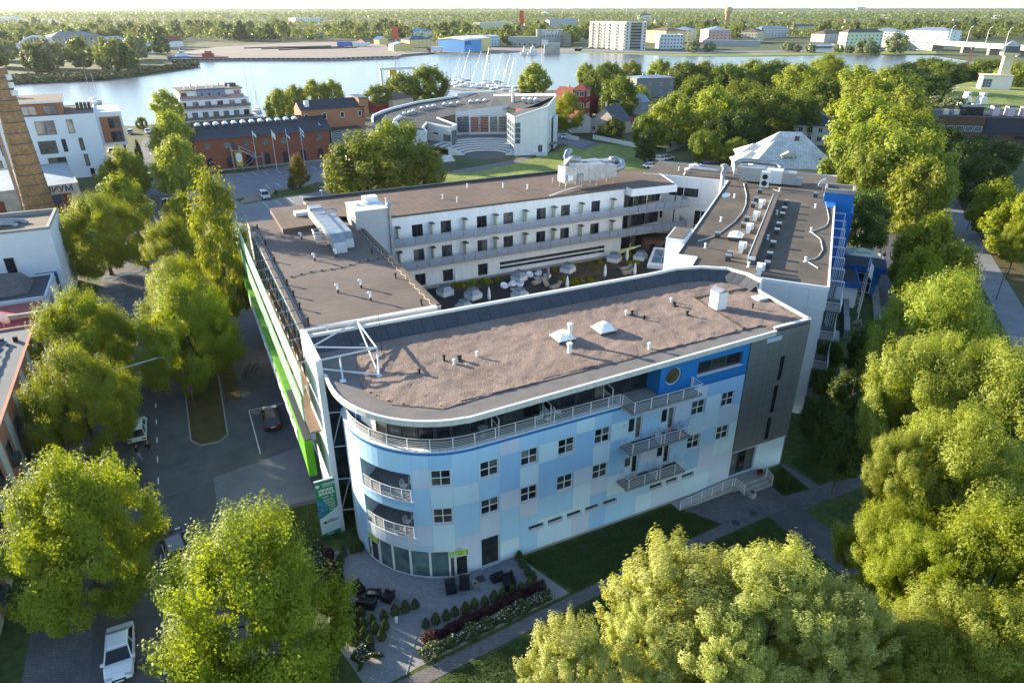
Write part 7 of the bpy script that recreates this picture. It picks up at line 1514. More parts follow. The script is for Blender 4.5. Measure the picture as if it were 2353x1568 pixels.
for k in range(4): MB().hexa(plane(0,0,9.9,0),k*3.2,k*3.2+.15,.1,7.9,.13,.2).build('mullion',steel,gz_)
u=house('raised brick hall with black roof above the warehouse',px(1320/1.6284*1+0,0) if False else A0+(A1-A0)*.84+Vector((-3.4,6.6,0)),A0+(A1-A0)*1.36+Vector((-3.6,6.4,0)),9,13.4,mat('brick_orange_pale',(.36,.15,.09),.9,.12,1.5),mat('worn_black_roof',(.05,.052,.062),.7,.4,1.5,stain=.2),rise=2.2,kind='gable',name='brick_hall',cat='building',over=.3,rows=(10.6,),n=4,w=1.1,wh=1.6,mull=0)
MB().box(17.4,20.2,0,9,10,15.6).build('end_tower',mat('brick_orange_pale',(.36,.15,.09)),u); MB().box(17.2,20.4,-.2,9.2,15.6,15.9).build('tower_cap',bkf,u)
MB().box(1.5,2.8,1.2,2.4,14,15.6).build('roof_fan',white,u)
# ------------------------------------------------------------------ museum
MU=thing('museum_building','white panelled museum with crescent roof, glass front and skylight domes','building',(0,0,0))
def w7(x,y,z=0.0): return at((1350+x/2.353)/1.6284,(200+y/2.353)/1.6284,z)
mpan=lines(mat('museum_panel',(.66,.67,.66),.5,.04,.6),'Z',1.2,.04,.8); mfelt=mat('museum_felt',(.055,.06,.068),.9,.15,.8,stain=.25,sscale=.1)
outer=[w7(*p) for p in ((100,590,7.5),(110,560,7.6),(200,520,7.9),(300,490,8.2),(500,440,8.8),(700,410,9.2),(880,385,9.6))]
inner=[w7(*p) for p in ((580,695,7.2),(545,655,7.3),(580,615,7.4),(790,655,6.8),(840,635,6.9),(670,570,7.6),(810,540,8.2),(960,510,9.0))]
outer2=[w7(*p) for p in ((850,360,10.8),(1020,350,11.2),(1190,340,11.6))]; right=[w7(*p) for p in ((1175,375,12.0),(1450,371,13.6),(1715,370,15.1))]
in2=[w7(*p) for p in ((960,510,9.0),(1130,490,9.8),(1300,487,10.5),(1430,488,11.2))]
def vtx(p): return (p.x,p.y,p.z)
rf=MB()
seq=[(outer[0],w7(105,640,7.2)),(outer[1],inner[1]),(outer[3],inner[2]),(outer[4],inner[5]),(outer[5],inner[6]),(outer[6],inner[7]),(outer2[1],in2[1]),(right[0],in2[2]),(right[1],in2[3]),(right[2],w7(1520,455,13.4))]
for i in range(len(seq)-1): rf.quad(vtx(seq[i][1]),vtx(seq[i+1][1]),vtx(seq[i+1][0]),vtx(seq[i][0]))
rf.quad(vtx(w7(105,640,7.2)),vtx(inner[0]),vtx(inner[1])); rf.quad(vtx(inner[2]),vtx(inner[3]),vtx(inner[4]),vtx(inner[5])); rf.quad(vtx(outer[6]),vtx(outer2[0]),vtx(outer2[2]),vtx(outer2[1])); rf.quad(vtx(outer2[0]),vtx(outer2[1]),vtx(outer2[2]))
mr=rf.build('roof',mfelt,MU)
def wallz(name,pts,base,m,par,up=.45,inset=0):
    for i in range(len(pts)-1):
        a,b_=pts[i],pts[i+1]; d=(b_-a); d.z=0; nrm=Vector((d.y,-d.x,0)).normalized()*.0
        MB().add([(a.x,a.y,base),(b_.x,b_.y,base),(b_.x,b_.y,b_.z+up),(a.x,a.y,a.z+up)],[(0,1,2,3)]).build(name,m,par)
def cope(pts,up,par,w_=.35):
    for i in range(len(pts)-1):
        a,b_=pts[i],pts[i+1]; d=(b_-a); d.z=0; n_=Vector((-d.y,d.x,0)).normalized()*w_
        V=[a-n_,b_-n_,b_+n_,a+n_]; zs=[a.z,b_.z,b_.z,a.z]
        MB().add([(p.x,p.y,z+up-.5) for p,z in zip(V,zs)]+[(p.x,p.y,z+up+.06) for p,z in zip(V,zs)],[(4,5,6,7),(0,1,5,4),(1,2,6,5),(2,3,7,6),(3,0,4,7)]).build('coping_piece',white,par)
wallz('wall',[outer[0]]+outer[::-1][-1:]+outer,0,mpan,MU); cope([w7(105,640,7.2)]+outer,.7,mr); wallz('wall',[outer2[0],outer2[1],outer2[2],right[0]],0,mpan,MU); cope(outer2,.5,mr); cope([outer[6],outer2[0]],.4,mr); cope(right,.5,mr)
wallz('wall',[w7(105,640,7.2),inner[0]],0,mpan,MU); cope([w7(105,640,7.2),inner[0],inner[1],inner[2]],.35,mr,.25)
wallz('pavilion_wall',[inner[2],inner[3],inner[4]],0,mpan,MU,.2); cope([inner[2],inner[3],inner[4],inner[5]],.3,mr,.25)
window(MU,plane(inner[2].x,inner[2].y,inner[3].x,inner[3].y),6.3,9.4,2.6,4.6,cols=1,rows=1,gm=glass_s,fm=steel,sill=0,rec=-.08); window(MU,plane(inner[2].x,inner[2].y,inner[3].x,inner[3].y),2.4,4.4,4.4,4.9,cols=1,rows=1,gm=glass,fm=steel,sill=0,rec=-.08)
window(MU,plane(inner[3].x,inner[3].y,inner[4].x,inner[4].y),.2,(inner[4]-inner[3]).length-.2,1.0,5.8,cols=3,rows=4,gm=glass_s,fm=steel,sill=0,rec=-.06)
# curved glass front
redg=glass_mat('red_hall_glass',(.22,.03,.015),.12,.5,.3); gl_pts=[w7(845,720,2.0),w7(960,722,2.0),w7(1130,718,2.0),w7(1285,716,2.0)]
tops=[9,9.4,10.2,11]
for i in range(3):
    a,b_=gl_pts[i],gl_pts[i+1]; T=plane(a.x,a.y,b_.x,b_.y); L_=T.L
    MB().hexa(T,0,L_,2.0,2.9,-.3,0).build('glass_plinth',mpan,MU); MB().add([T(0,7.8,.05),T(L_,7.8+.5,.05),T(L_,tops[i+1]+.6,.05),T(0,tops[i]+.6,.05)],[(0,1,2,3)]).build('glass_header',mpan,MU)
    for k in range(2): window(MU,T,L_*k/2+.15,L_*(k+1)/2-.15,2.9,7.9,cols=1,rows=1,gm=redg if i==1 else glass_s,fm=steel,sill=0,rec=-.02,fr=.15)
    for k in range(9): MB().hexa(T,.2,L_-.2,3.2+k*.5,3.3+k*.5,.1,.2).build('louvre',steel,MU)
    MB().hexa(T,-.2,.2,2.0,8.5,.02,.3).build('column',mpan,MU)
# amphitheatre
AM=thing('amphitheatre','stepped white open-air amphitheatre in front of the museum','amphitheatre',(-8.1,209.6,0))
amw=mat('amphi_white',(.62,.62,.6),.7,.08,2)
for k in range(6):
    r0=6.4+k*1.9; z1=.38*(k+1); n=24; b=MB()
    ring=[(cos(radians(12+156*i/n)),sin(radians(12+156*i/n))) for i in range(n+1)]
    for i in range(n):
        (c0,s0),(c1,s1)=ring[i],ring[i+1]
        b.quad((c1*r0,s1*r0,z1-.38),(c0*r0,s0*r0,z1-.38),(c0*r0,s0*r0,z1),(c1*r0,s1*r0,z1)); b.quad((c1*r0,s1*r0,z1),(c0*r0,s0*r0,z1),(c0*(r0+.7),s0*(r0+.7),z1),(c1*(r0+.7),s1*(r0+.7),z1))
    b.build('seat_step',amw,AM); b=MB()
    for i in range(n):
        (c0,s0),(c1,s1)=ring[i],ring[i+1]; ra=r0+.7; rb2=r0+1.9 if k<5 else 24
        b.quad((c1*ra,s1*ra,z1-.003),(c0*ra,s0*ra,z1-.003),(c0*rb2,s0*rb2,z1-.003),(c1*rb2,s1*rb2,z1-.003))
    b.build('step_tread',mat('amphi_tread',(.16,.155,.155),.85,.1),AM)
MB().lathe([(6.5,0),(6.5,.06),(0,.061)],n=36).build('stage_floor',mat('amphi_floor',(.10,.095,.095),.85,.1),AM)
for s in (-1,1):
    for k in range(8): x=s*(6.6+k*.6); MB().box(x-.3,x+.3,-.6,1.8,.0,.15+.25*k).build('stair_step',amw,AM)
    MB().tube([(s*6.6,-.6,1.1),(s*11.2,-.6,3.0)],.05,6).build('hand_rail',steel,AM)
for k in range(7): MB().add([(-13.2+k*.0+ -k*.0,-7.5-k*.5,0),(-8.0,-4.5-k*.75,0)],[]) if False else None
st2=MB()
for k in range(8): MB().hexa(plane(-15,-9.5,-9,-6.2),.0,6,0,1.2-.15*k,-.0+k*.35,.35+k*.35).build('outer_step',amw,AM)
# right block of the museum
A=Vector((.7,208.4,0)); B=Vector((10.5,210.2,0)); C=Vector((13.9,227.2,0)); E_=w7(1290,835); D=w7(1430,488,11.2)
tA,tB,tC,tE=11.2,14.0,15.2,10.6
def pw(name,p,q_,zp,zq,m): return MB().add([(p.x,p.y,0),(q_.x,q_.y,0),(q_.x,q_.y,zq),(p.x,p.y,zp)],[(0,1,2,3)]).build(name,m,MU)
vln=lines(mat('museum_panel_v',(.72,.73,.72),.5,.04,.6),'X',2.0,.06,.75)
pw('front_wall',A,B,tA,tB,vln); pw('side_wall',B,C,tB,tC,mpan); pw('inner_wall',E_,A,tE,tA,mpan)
q=MB(); q.quad((E_.x,E_.y,tE-.5),(A.x,A.y,tA-.5),(B.x,B.y,tB-.5),(C.x,C.y,tC-.6),(D.x,D.y,D.z)); q.quad((D.x,D.y,D.z-.1),(C.x,C.y,tC-.7),vtx(right[2]),vtx(right[1])); q.build('block_roof',mfelt,mr)
for p,q_,zp,zq in ((E_,A,tE,tA),(A,B,tA,tB),(B,C,tB,tC)): cope([Vector((p.x,p.y,zp)),Vector((q_.x,q_.y,zq))],0.0,mr,.2)
T=plane(E_.x,E_.y,A.x,A.y); window(MU,T,.2,T.L-.1,1.0,9.4,cols=3,rows=5,gm=glass_s,fm=white,sill=0,rec=-.1,fr=.14)
T=plane(A.x,A.y,B.x,B.y); window(MU,T,.1,1.9,3.4,9.6,cols=1,rows=4,gm=glass_s,fm=white,sill=0,rec=-.1,fr=.12); window(MU,T,7.2,8.6,.8,3.0,cols=2,rows=1,gm=glass,fm=white,sill=0,rec=-.08,name='side_door'); MB().hexa(T,6.4,9.8,0,.7,.05,1.8).build('door_steps',amw,MU)
Tc=plane(B.x,B.y,C.x,C.y); MB().hexa(Tc,9,16,.2,9.5,.6,1.0).build('screen_panel',mpan,MU)
for (x,y,z) in ((330,588,7.6),(310,600,7.5),(345,575,7.7),(300,628,7.4),(310,640,7.3),(320,655,7.3),(385,545,7.9),(430,535,8.0),(465,522,8.1),(540,497,8.4),(595,487,8.5),(643,477,8.6),(738,463,8.9),(797,458,9.0),(858,450,9.1),(968,438,9.9),(1030,433,10.2),(1093,430,10.4),(1437,418,13.0),(1490,420,13.2),(1542,422,13.4)):
    P=w7(x,y,z); o=MB().box(P.x-.7,P.x+.7,P.y-.7,P.y+.7,z-.6,z+.55).build('dome_kerb',mat('dome_kerb_grey',(.3,.32,.33),.7,.05),mr); MB().lathe([(.8,0),(.75,.25),(.5,.5),(.15,.62),(0.01,.63)],(P.x,P.y,z+.56),12).build('dome',domem,o,True)
P=w7(1340,400,13); MB().cyl((P.x,P.y,12),(P.x,P.y,16.5),.6,.5,12).build('flue',steel,mr)
# ------------------------------------------------------------------ small houses by the river park
house('red timber sailing club with long red roof',px(1215,292),px(1300,287),14,5.5,redw,rt,rise=3,kind='gable',name='club_house',cat='house',rows=(1.5,),n=5)
house('red timber hall wing with steep red roof behind the museum',px(1262,262),px(1325,270),14,6.5,redw,rt,rise=4,kind='gable',name='club_hall',cat='house',chim=1)
t=house('dark red timber lookout tower with white framed windows',px(1313,286),px(1343,288),5.4,12.5,redw,rt,rise=2.4,kind='hip',name='timber_tower',cat='tower',rows=(2.0,6.0,10.2),n=2,w=1.7,wh=1.9,side=1,siden=2)
house('tall narrow white cottage with red tin roof',px(1312,306),px(1358,305),7,5.0,wood_w,rr_,rise=2.0,kind='gable',ridge_along=False,name='white_cottage',cat='house',rows=(2.2,),n=1,w=.7,wh=1.2)
house('pink gabled house with black roof by the red tower',px(1355,305),px(1415,312),10,4.2,mat('pale_pink_boards',(.55,.45,.4),.8,.06),bkf,rise=5.0,kind='gable',ridge_along=False,name='pink_house',cat='house',rows=(1.0,5.0),n=2,w=1.3,wh=1.5,chim=1)
house('small white shed with red roof in the cottage yard',px(1420,305),px(1462,301),5,2.6,wood_w,mat('crimson_tin',(.28,.02,.03),.5,.08),rise=1.8,kind='gable',ridge_along=True,name='red_shed',cat='house',rows=(.9,),n=2,w=.8,wh=.9)
house('long house with pale silver tin roof among the trees',px(1395,268),px(1490,262),10,5,grey_w,grf,rise=2.5,kind='gable',name='silver_house',cat='house',chim=2)
house('grey shingle house with flat silver roof and chimneys by the river',px(1460,225),px(1545,222),12,9.0,mat('grey_shingle',(.2,.2,.21),.85,.1,3),grf,rise=.8,kind='hip',name='shingle_house',cat='house',rows=(2,5.4),n=4,chim=3)
house('pale boathouse with brown hip roof behind the museum',px(905,255),px(950,248),10,4.5,beige,brf,rise=2.4,kind='hip',name='boat_house',cat='house'); house('low red roofed shed behind the museum',px(865,258),px(905,252),8,2.6,redw,rt,rise=1.2,kind='gable',name='boat_shed',cat='house'); house('small red roofed kiosk behind the brick warehouse',px(742,271),px(790,263),8,2.8,redw,rt,rise=1.5,kind='hip',name='river_kiosk',cat='house')
# white fences
def fence(p,q_,label,h=1.5,m=None,pw_=2.4):
    d=q_-p; L_=d.length; t=thing('white_fence',label,'fence',(p.x,p.y,0),atan2(d.y,d.x)); n=max(2,round(L_/pw_))
    for k in range(n): MB().box(L_*k/n+.04,L_*(k+1)/n-.04,-.03,.03,.1,h).build('fence_panel',m or wood_w,t); MB().box(L_*k/n-.06,L_*k/n+.06,-.06,.06,0,h+.1).build('fence_post',m or white,t)
fence(px(1263,312),px(1330,325),'white board fence behind the white SUV'); fence(px(1362,320),px(1462,340),'long white board fence along the museum lawn'); fence(px(1355,298),px(1415,306),'white fence before the pink house'); fence(px(1530,352),px(1620,318),'old white wall under the garden trees',1.3,concrete)
# villas behind the hotel
vm=lines(mat('zinc_seams',(.62,.63,.6),.45,.15,1.2,metal=.15,stain=.25,sscale=.4),'X',.6,.07,.72)
V0=px(1697,424); V1=px(1905,432); t=thing('villa','cream villa with many-peaked silver seamed roof behind the hotel','house',(V0.x,V0.y,0),atan2(V1.y-V0.y,V1.x-V0.x)); vcm=mat('villa_cream',(.6,.57,.5),.85,.05); VW=(V1-V0).length
def vhip(x0,x1,y0,y1,h,rise,o=.7):
    MB().prism([(x0,y0),(x1,y0),(x1,y1),(x0,y1)],0,h,False,False).build('wall',vcm,t); k=min(x1-x0,y1-y0)/2*.92
    c=[(x0-o,y0-o,h-.1),(x1+o,y0-o,h-.1),(x1+o,y1+o,h-.1),(x0-o,y1+o,h-.1)]
    R0,R1=((x0+k,(y0+y1)/2,h+rise),(x1-k,(y0+y1)/2,h+rise)) if x1-x0>=y1-y0 else (((x0+x1)/2,y0+k,h+rise),((x0+x1)/2,y1-k,h+rise))
    F=[(c[0],c[1],R1,R0),(c[1],c[2],R1),(c[2],c[3],R0,R1),(c[3],c[0],R0)] if x1-x0>=y1-y0 else [(c[0],c[1],R0),(c[1],c[2],R1,R0),(c[2],c[3],R1),(c[3],c[0],R0,R1)]
    for f in F: MB().quad(*f).build('roof_slope',vm,t)
vhip(VW*.22,VW*.98,7,19,6.0,5.2); vhip(VW*.12,VW*.9,-1,10,4.8,5.4); vhip(-1,VW*.32,3,11,4.6,2.6); vhip(VW*.02,VW*.4,9,17,5.6,2.4)
dx=VW*.5; MB().box(dx-1.5,dx+1.5,.6,4,5.6,7.4).build('dormer',white,t); window(t,plane(dx-1.5,.58,dx+1.5,.58),.4,2.6,6.0,7.1,cols=2,rows=1,rec=-.05,sill=0,gm=glass_s); MB().add([(dx-2,.2,7.3),(dx+2,.2,7.3),(dx,.2,8.3),(dx-2,4.6,7.3),(dx+2,4.6,7.3),(dx,4.6,8.3)],[(0,2,5,3),(1,4,5,2),(0,1,2)]).build('dormer_roof',vm,t)
MB().box(VW*.62,VW*.62+1.2,9.5,10.6,9.5,10.6).build('roof_window',darkmetal,t); put_windows(t,plane(VW*.12,-1,VW*.9,-1),VW*.78,(1.4,),6,1.2,1.5)
t=house('white house with black seamed hip roof beside the avenue',px(1800,330),px(1912,336),15,6.2,mat('villa_white',(.6,.6,.58),.85,.05),lines(mat('black_seams',(.04,.045,.06),.45,.1),'X',.7,.07,.7),rise=4.8,kind='hip',name='villa',cat='house',over=.7,rows=(1.2,3.9),n=5,w=1.3,wh=1.6,chim=2,gm=glass)
house('old brown timber house in the shaded garden',px(1610,322),px(1660,320),10,5.5,mat('brown_boards',(.14,.07,.045),.85,.15),brf,rise=3.5,kind='gable',name='old_house',cat='house',rows=(1.2,),n=3); house('orange roofed pavilion glimpsed behind the avenue',px(1850,262),px(1895,258),8,4,grey_w,mat('orange_roof',(.3,.12,.05),.8,.1),rise=1.4,kind='gable',name='pavilion',cat='house')
# long dark building, rampart, lookout tower, marina yard on the right
LB=house('long dark blue and brown school building with white stair boxes',px(2135,338),px(2400,348),20,9.5,mat('dark_brown_brick',(.11,.065,.045),.85,.12),mat('navy_felt',(.04,.05,.075),.8,.12),name='long_building',cat='building')
Tl_=plane(0,0,(px(2400,348)-px(2135,338)).length,0)
MB().hexa(Tl_,14,Tl_.L,4.8,9.3,.02,.3).build('navy_cladding',mat('navy_cladding',(.022,.03,.055),.5,.06),LB)
for k in range(5): window(LB,Tl_,.8+k*2.6,3.0+k*2.6,5.2,6.8,cols=1,rows=1,gm=glass_s,fm=white,sill=0,rec=-.06); 
for k in range(4): window(LB,Tl_,16+k*7,19+k*7,3.2,4.4,cols=1,rows=1,gm=glass,fm=framed,sill=0,rec=-.35)
for k in range(5): window(LB,Tl_,1+k*3,3+k*3,1.4,3.0,cols=1,rows=1,gm=glass_s,fm=white,sill=0,rec=-.06)
for k in range(6): MB().box(17+k*4.2,18.9+k*4.2,5,8,9.4,12.2).build('stair_box',mat('pinkish_white',(.55,.47,.48),.8,.06),LB); MB().box(16.9+k*4.2,19.0+k*4.2,4.9,8.1,12.2,12.5).build('box_cap',darkmetal,LB)
MB().box(8.5,14,4,9,9.4,11.8).build('roof_lantern',glass,LB); MB().box(8.2,14.4,3.7,9.3,11.8,12.1).build('lantern_roof',bkf,LB)
for k in range(2): MB().box(3+k*3,4.6+k*3,5,6.4,9.4,11).build('roof_fan',steel,LB)
rampt=ap((2120,222),(2190,200),(2260,188),(2352,200),(2460,215),(2460,262),(2352,268),(2230,262),(2150,245))
hm=MB(); cen=sum((p for p in rampt),Vector())/len(rampt)
top=[(cen.x+(p.x-cen.x)*.62,cen.y+(p.y-cen.y)*.55+4,4.5) for p in rampt]; n=len(rampt)
hm.add([(p.x,p.y,.02) for p in rampt]+top,[(i,(i+1)%n,n+(i+1)%n,n+i) for i in range(n)]+[tuple(range(n,2*n))]); tag(hm.build('rampart_hill',lawn_lit),kind='structure')
strip('rampart_path',[at(2150,222,3),at(2200,205,3.6),at(2260,206,4),at(2352,214,4)],2.5,4.56,mat('path_sand',(.4,.34,.25),.9,.1))
t=thing('lookout_tower','cream concrete lookout tower with wider glazed top on the rampart','tower',at(2295,205,4.4),-.35); crm=mat('tower_cream',(.66,.58,.4),.8,.05)
MB().box(-9,3.5,-4,4,0,6.2).build('base_house',mat('tower_white',(.72,.68,.6),.8,.04),t); MB().box(-9.3,3.8,-4.3,4.3,6.2,6.6).build('base_roof',crm,t)
MB().prism([(-2.0,-2),(2,-2),(2,2),(-2,2)],6.5,16).build('shaft',crm,t); MB().prism([(-3.4,-3.4),(3.4,-3.4),(3.4,3.4),(-3.4,3.4)],15.2,16.4,True).build('gallery',crm,t); MB().box(-2.8,2.8,-2.8,2.8,16.4,19.2).build('lantern',glass_s,t)
for k in range(5): MB().box(-2.9+k*1.4,-2.6+k*1.4,-2.9,-2.82,16.4,19.2).build('mullion',brf,t)
MB().add([(-3.4,-3.4,19.2),(3.4,-3.4,19.2),(3.4,3.4,19.2),(-3.4,3.4,19.2),(0,0,21.8)],[(0,1,4),(1,2,4),(2,3,4),(3,0,4),(0,3,2,1)]).build('tower_roof',grf,t)
window(t,plane(-9,-4,3.5,-4),.4,4.2,1,4.8,cols=3,rows=3,gm=glass_s,fm=white,sill=0,rec=-.08)
t=thing('lattice_mast','rusty lattice beacon mast rising above the riverside trees','mast',at(2208,205)); 
for sx in (-1,1):
    for sy in (-1,1): MB().cyl((sx*1.2,sy*1.2,0),(sx*.25,sy*.25,20),.1,.08,5).build('mast_leg',mat('rusty_steel',(.16,.08,.05),.8,.1),t)
for k in range(9):
    z=k*2.2; w_=1.2-.95*z/20; w2=1.2-.95*(z+2.2)/20
    for (a,b_) in (((-w_,-w_,z),(w2,-w2,z+2.2)),((w_,-w_,z),(-w2,-w2,z+2.2)),((w_,-w_,z),(w2,w2,z+2.2))): MB().cyl(a,b_,.05,.05,4).build('brace',mat('rusty_steel',(.16,.08,.05)),t)
MB().box(-.6,.6,-.6,.6,20,21.2).build('beacon',darkmetal,t)
# ------------------------------------------------------------------ far bank: buildings
far_built=[]
def fb(label,x0,y0,x1,y1,depth,h,wall,roofm,**kw):
    far_built.append((min(x0,x1)-4,max(x0,x1)+4,min(y0,y1)-3,max(y0,y1)+24)); return house(label,px(x0,y0),px(x1,y1),depth,h,wall,roofm,**kw)
fb('ruined grey stone barracks with tin hip roof beyond the reeds',125,114,245,109,30,11.5,mat('ruin_stone',(.38,.33,.27),.9,.15,.3,stain=.3,sscale=.1),mat('ruin_roof',(.2,.21,.22),.8,.15),rise=5,kind='hip',name='barracks',cat='building',rows=(1.5,4.8,8),n=9,w=1.6,wh=2.4,chim=2,mull=0)
fb('long grey roofed shed beside the stone barracks',246,108,292,104,18,6,grey_w,grf,rise=4,kind='gable',name='shed',cat='building'); fb('white tented shed at the quay end',335,125,362,122,14,5,whiter,grf,rise=4,kind='gable',name='tent_shed',cat='building')
fb('white house with red roof behind the quay',390,109,422,107,12,6,whiter,rt,rise=5,kind='gable',name='red_roof_house',cat='house',rows=(2,),n=3); fb('low old brick sheds behind the quay trees',836,104,882,102,12,5,mat('old_brick_wall',(.3,.19,.14),.9,.15),brf,rise=2,kind='gable',name='old_shed',cat='building',rows=(1.5,),n=5)
fb('yellow workshop with dark blue roof on the far bank',941,110,992,108,18,8,yel,mat('navy_tin',(.05,.08,.15),.5,.1),rise=3.5,kind='hip',name='workshop',cat='building',rows=(1.5,5),n=6); fb('small yellow gabled hall beside the quay',905,122,946,121,20,7,yel,grf,rise=2.5,kind='gable',ridge_along=False,name='yellow_hall',cat='building'); fb('pale house with bright blue roof behind the workshops',944,86,992,85,18,8,whiter,mat('bright_blue_tin',(.12,.28,.5),.5,.1),rise=4,kind='hip',name='blue_roof_house',cat='house',rows=(2,),n=5)
fb('blue shed with blue gable roof by the quay',872,106,892,105,10,7,yel,mat('blue_tin2',(.06,.16,.42),.5,.1),rise=3,kind='gable',ridge_along=False,name='blue_shed',cat='building')
t=fb('yellow and blue sports hall with curved white roof and letters',1008,117,1066,120,40,12,yel,whiter,rise=2.0,kind='gable',ridge_along=False,name='sports_hall',cat='building',rows=(2.0,),n=4,w=3,wh=3); hb=fb('bright blue gable end of the sports hall',1067,121,1106,118,34,11,mat('hall_blue',(.08,.28,.6),.7,.05),whiter,rise=1.5,kind='gable',name='blue_hall',cat='building')
text(hb,'APS',5.5,(1.5,-.3,6.4),(pi/2,0,0),mat('hall_navy',(.01,.03,.25),.7,.02),bold=.1)
fb('pale blue office block with flat roof on the far bank',1096,108,1147,106,22,11,blw,mat('pale_flat_roof',(.4,.42,.42),.8,.1),name='office_block',cat='building',rows=(1.5,5,8),n=8,w=1.6,wh=1.6); fb('long cream apartment block behind the sports hall',1103,74,1172,71,16,16,mat('cream_block',(.6,.56,.4),.85,.05),grf,name='apartment_block',cat='building',rows=(2,5.5,9,12.5),n=14,w=1.8,wh=1.6)
t=fb('grey warehouse shop with large pale letters on the front',1167,107,1232,108,26,10,grey_w,mat('shop_roof',(.2,.2,.21),.85,.1),name='shop_building',cat='building',rows=(1,),n=6,w=2.5,wh=2.6); t=fb('taller grey shop block with white letters facing the river',1233,106,1292,106,24,17,grey_w,mat('shop_roof',(.2,.2,.21)),name='shop_building',cat='building',rows=(9.5,),n=9,w=2.2,wh=1.6)
text(t,'TENNET',5.2,(5.5,-.4,12.4),(pi/2,0,0),textw,bold=.08)
fb('dark grey shop end with red sign',1293,107,1311,107,24,13,mat('dark_grey_wall',(.17,.18,.18),.85,.06),mat('shop_roof',(.2,.2,.21)),name='shop_building',cat='building',rows=(6,),n=3,w=2,wh=2); fb('blank pale concrete wall box on the river edge',1250,123,1286,123,8,9,mat('blank_concrete',(.42,.4,.36),.9,.1,stain=.2),conc_p,name='concrete_box',cat='building'); fb('grey four storey house behind the shop',1262,68,1326,67,18,16,mat('grey_house',(.42,.42,.4),.85,.06),grf,rise=3,kind='gable',name='apartment_block',cat='building',rows=(3,7,11),n=9,w=1.6,wh=1.6)
# nine storey block
rw9=tuple(1.2+2.85*i for i in range(9))
def tower9(label,x0,y0,x1,y1,d,n,wm): 
    t=fb(label,x0,y0,x1,y1,d,26.6,wm,mat('block_roof',(.25,.25,.25),.85,.1),name='high_rise',cat='building',rows=rw9,n=n,w=2.0,wh=1.6,gm=glass_c)
    L_=(px(x1,y1)-px(x0,y0)).length; n2=n//2
    for i in range(n2):
        for z in rw9: a=2.0+(L_-6)*i/max(1,n2-1); MB().box(a,a+3.4,-1.5,-.05,z-.6,z+.5).build('balcony',mat('balcony_tan',(.5,.46,.38),.8,.1),t) if (i+int(z))%2==0 or True else None
    return t
tower9('nine storey pale block with balconies, street part',1352,110,1389,112,18,6,conc_p); tower9('nine storey pale block with balconies, middle part',1390,113,1434,116,18,7,conc_p)
t=fb('nine storey block end tower with dark glazed bays',1435,116,1481,116,16,27,mat('block_white',(.62,.62,.6),.85,.04),mat('block_roof',(.25,.25,.25)),name='high_rise',cat='building',rows=rw9,n=2,w=1.6,wh=2); L_=(px(1481,116)-px(1435,116)).length
MB().box(L_*.24,L_*.76,-.6,-.05,1,26).build('glazed_bay',glass,t)
for z in rw9: MB().box(L_*.24,L_*.76,-1.4,-.61,z-.5,z+.4).build('balcony',grey_w,t)
for (l,x0,y0,x1,y1,d,h,wm,n) in (('yellow four storey house right of the high block',1483,97,1528,100,30,17,yel,6),('white and blue modern house with stepped terraces',1515,113,1567,113,26,17,mat('modern_white',(.62,.66,.7),.85,.04),7),('pale yellow-green gabled house behind the white one',1540,95,1584,96,30,17,mat('lime_render',(.6,.6,.36),.85,.05),5),('pink and white striped four storey house',1625,100,1677,100,40,18,pink,6),('beige house behind trees right of the pink one',1700,98,1737,99,30,16,beige,5),('pale green four storey block on the embankment',1940,112,2022,111,14,19,pgreen,9),('white long four storey house behind the green block',1990,103,2058,105,30,18,whiter,8),('large white four storey house near the bridge',2075,100,2172,104,30,18,whiter,10),('white long house left of the pale green block',1748,88,1812,86,18,15,conc_p,9),('grey stepped house behind the embankment trees',1892,98,1940,96,20,13,grey_w,5),('cream long house at the tree line',1820,78,1880,77,16,14,mat('cream_block',(.6,.56,.4)),8)):
    h-=3; fb(l,x0,y0,x1,y1,d,h,wm,grf if 'white' in l else brf,rise=3.5 if 'modern' not in l else 0,kind='hip' if 'modern' not in l else 'flat',name='apartment_block',cat='building',rows=tuple(1.5+3.4*i for i in range(int(h//3.4))),n=n,w=1.8,wh=1.6,side=1,siden=3,chim=2 if 'modern' not in l else 0)
fb('low white kiosk with blue roof on the embankment',1865,115,1917,115,10,5,whiter,mat('kiosk_blue',(.05,.15,.4),.6,.05),name='kiosk',cat='building',rows=(1.2,),n=9,w=3,wh=2.4)
for i,(x0,y0,x1,y1,h) in enumerate(((680,52,743,51,12),(1738,41,1785,40,12),(1800,36,1918,35,14),(2042,42,2105,41,12),(2110,37,2150,37,12),(2230,40,2275,39,12),(2300,43,2352,42,12),(0,50,48,48,12),(2010,38,2040,38,10),(1540,33,1590,33,12),(1690,36,1730,36,10))):
    fb('long white distant flat block, %s along the horizon trees'%['first','second','third','fourth','fifth','sixth','seventh','eighth','ninth','tenth','eleventh'][i],x0,y0,x1,y1,40,h,whiter,conc_p,name='distant_block',cat='building',group='white blocks near the horizon',rows=tuple(2+4*k for k in range(3)),n=12,w=4,wh=1.8,mull=0)
def tower_round(label,x,y,h,prof,m,name): t=thing(name,label,'tower',px(x,y)); MB().lathe(prof,n=16).build('shaft',m,t,True); return t
t=tower_round('round tan brick water tower with wider top beyond the town',1669,57,40,[(7,0),(5.5,24),(9,26),(9,40),(8.6,40.5),(.5,43)],mat('water_tower',(.5,.33,.2),.9,.1),'water_tower')
for k in range(8): MB().box(-.6,.6,-9.15,-9.0,29,33).build('slit_window',glass,t); t.children[-1].rotation_euler=(0,0,k*pi/4)
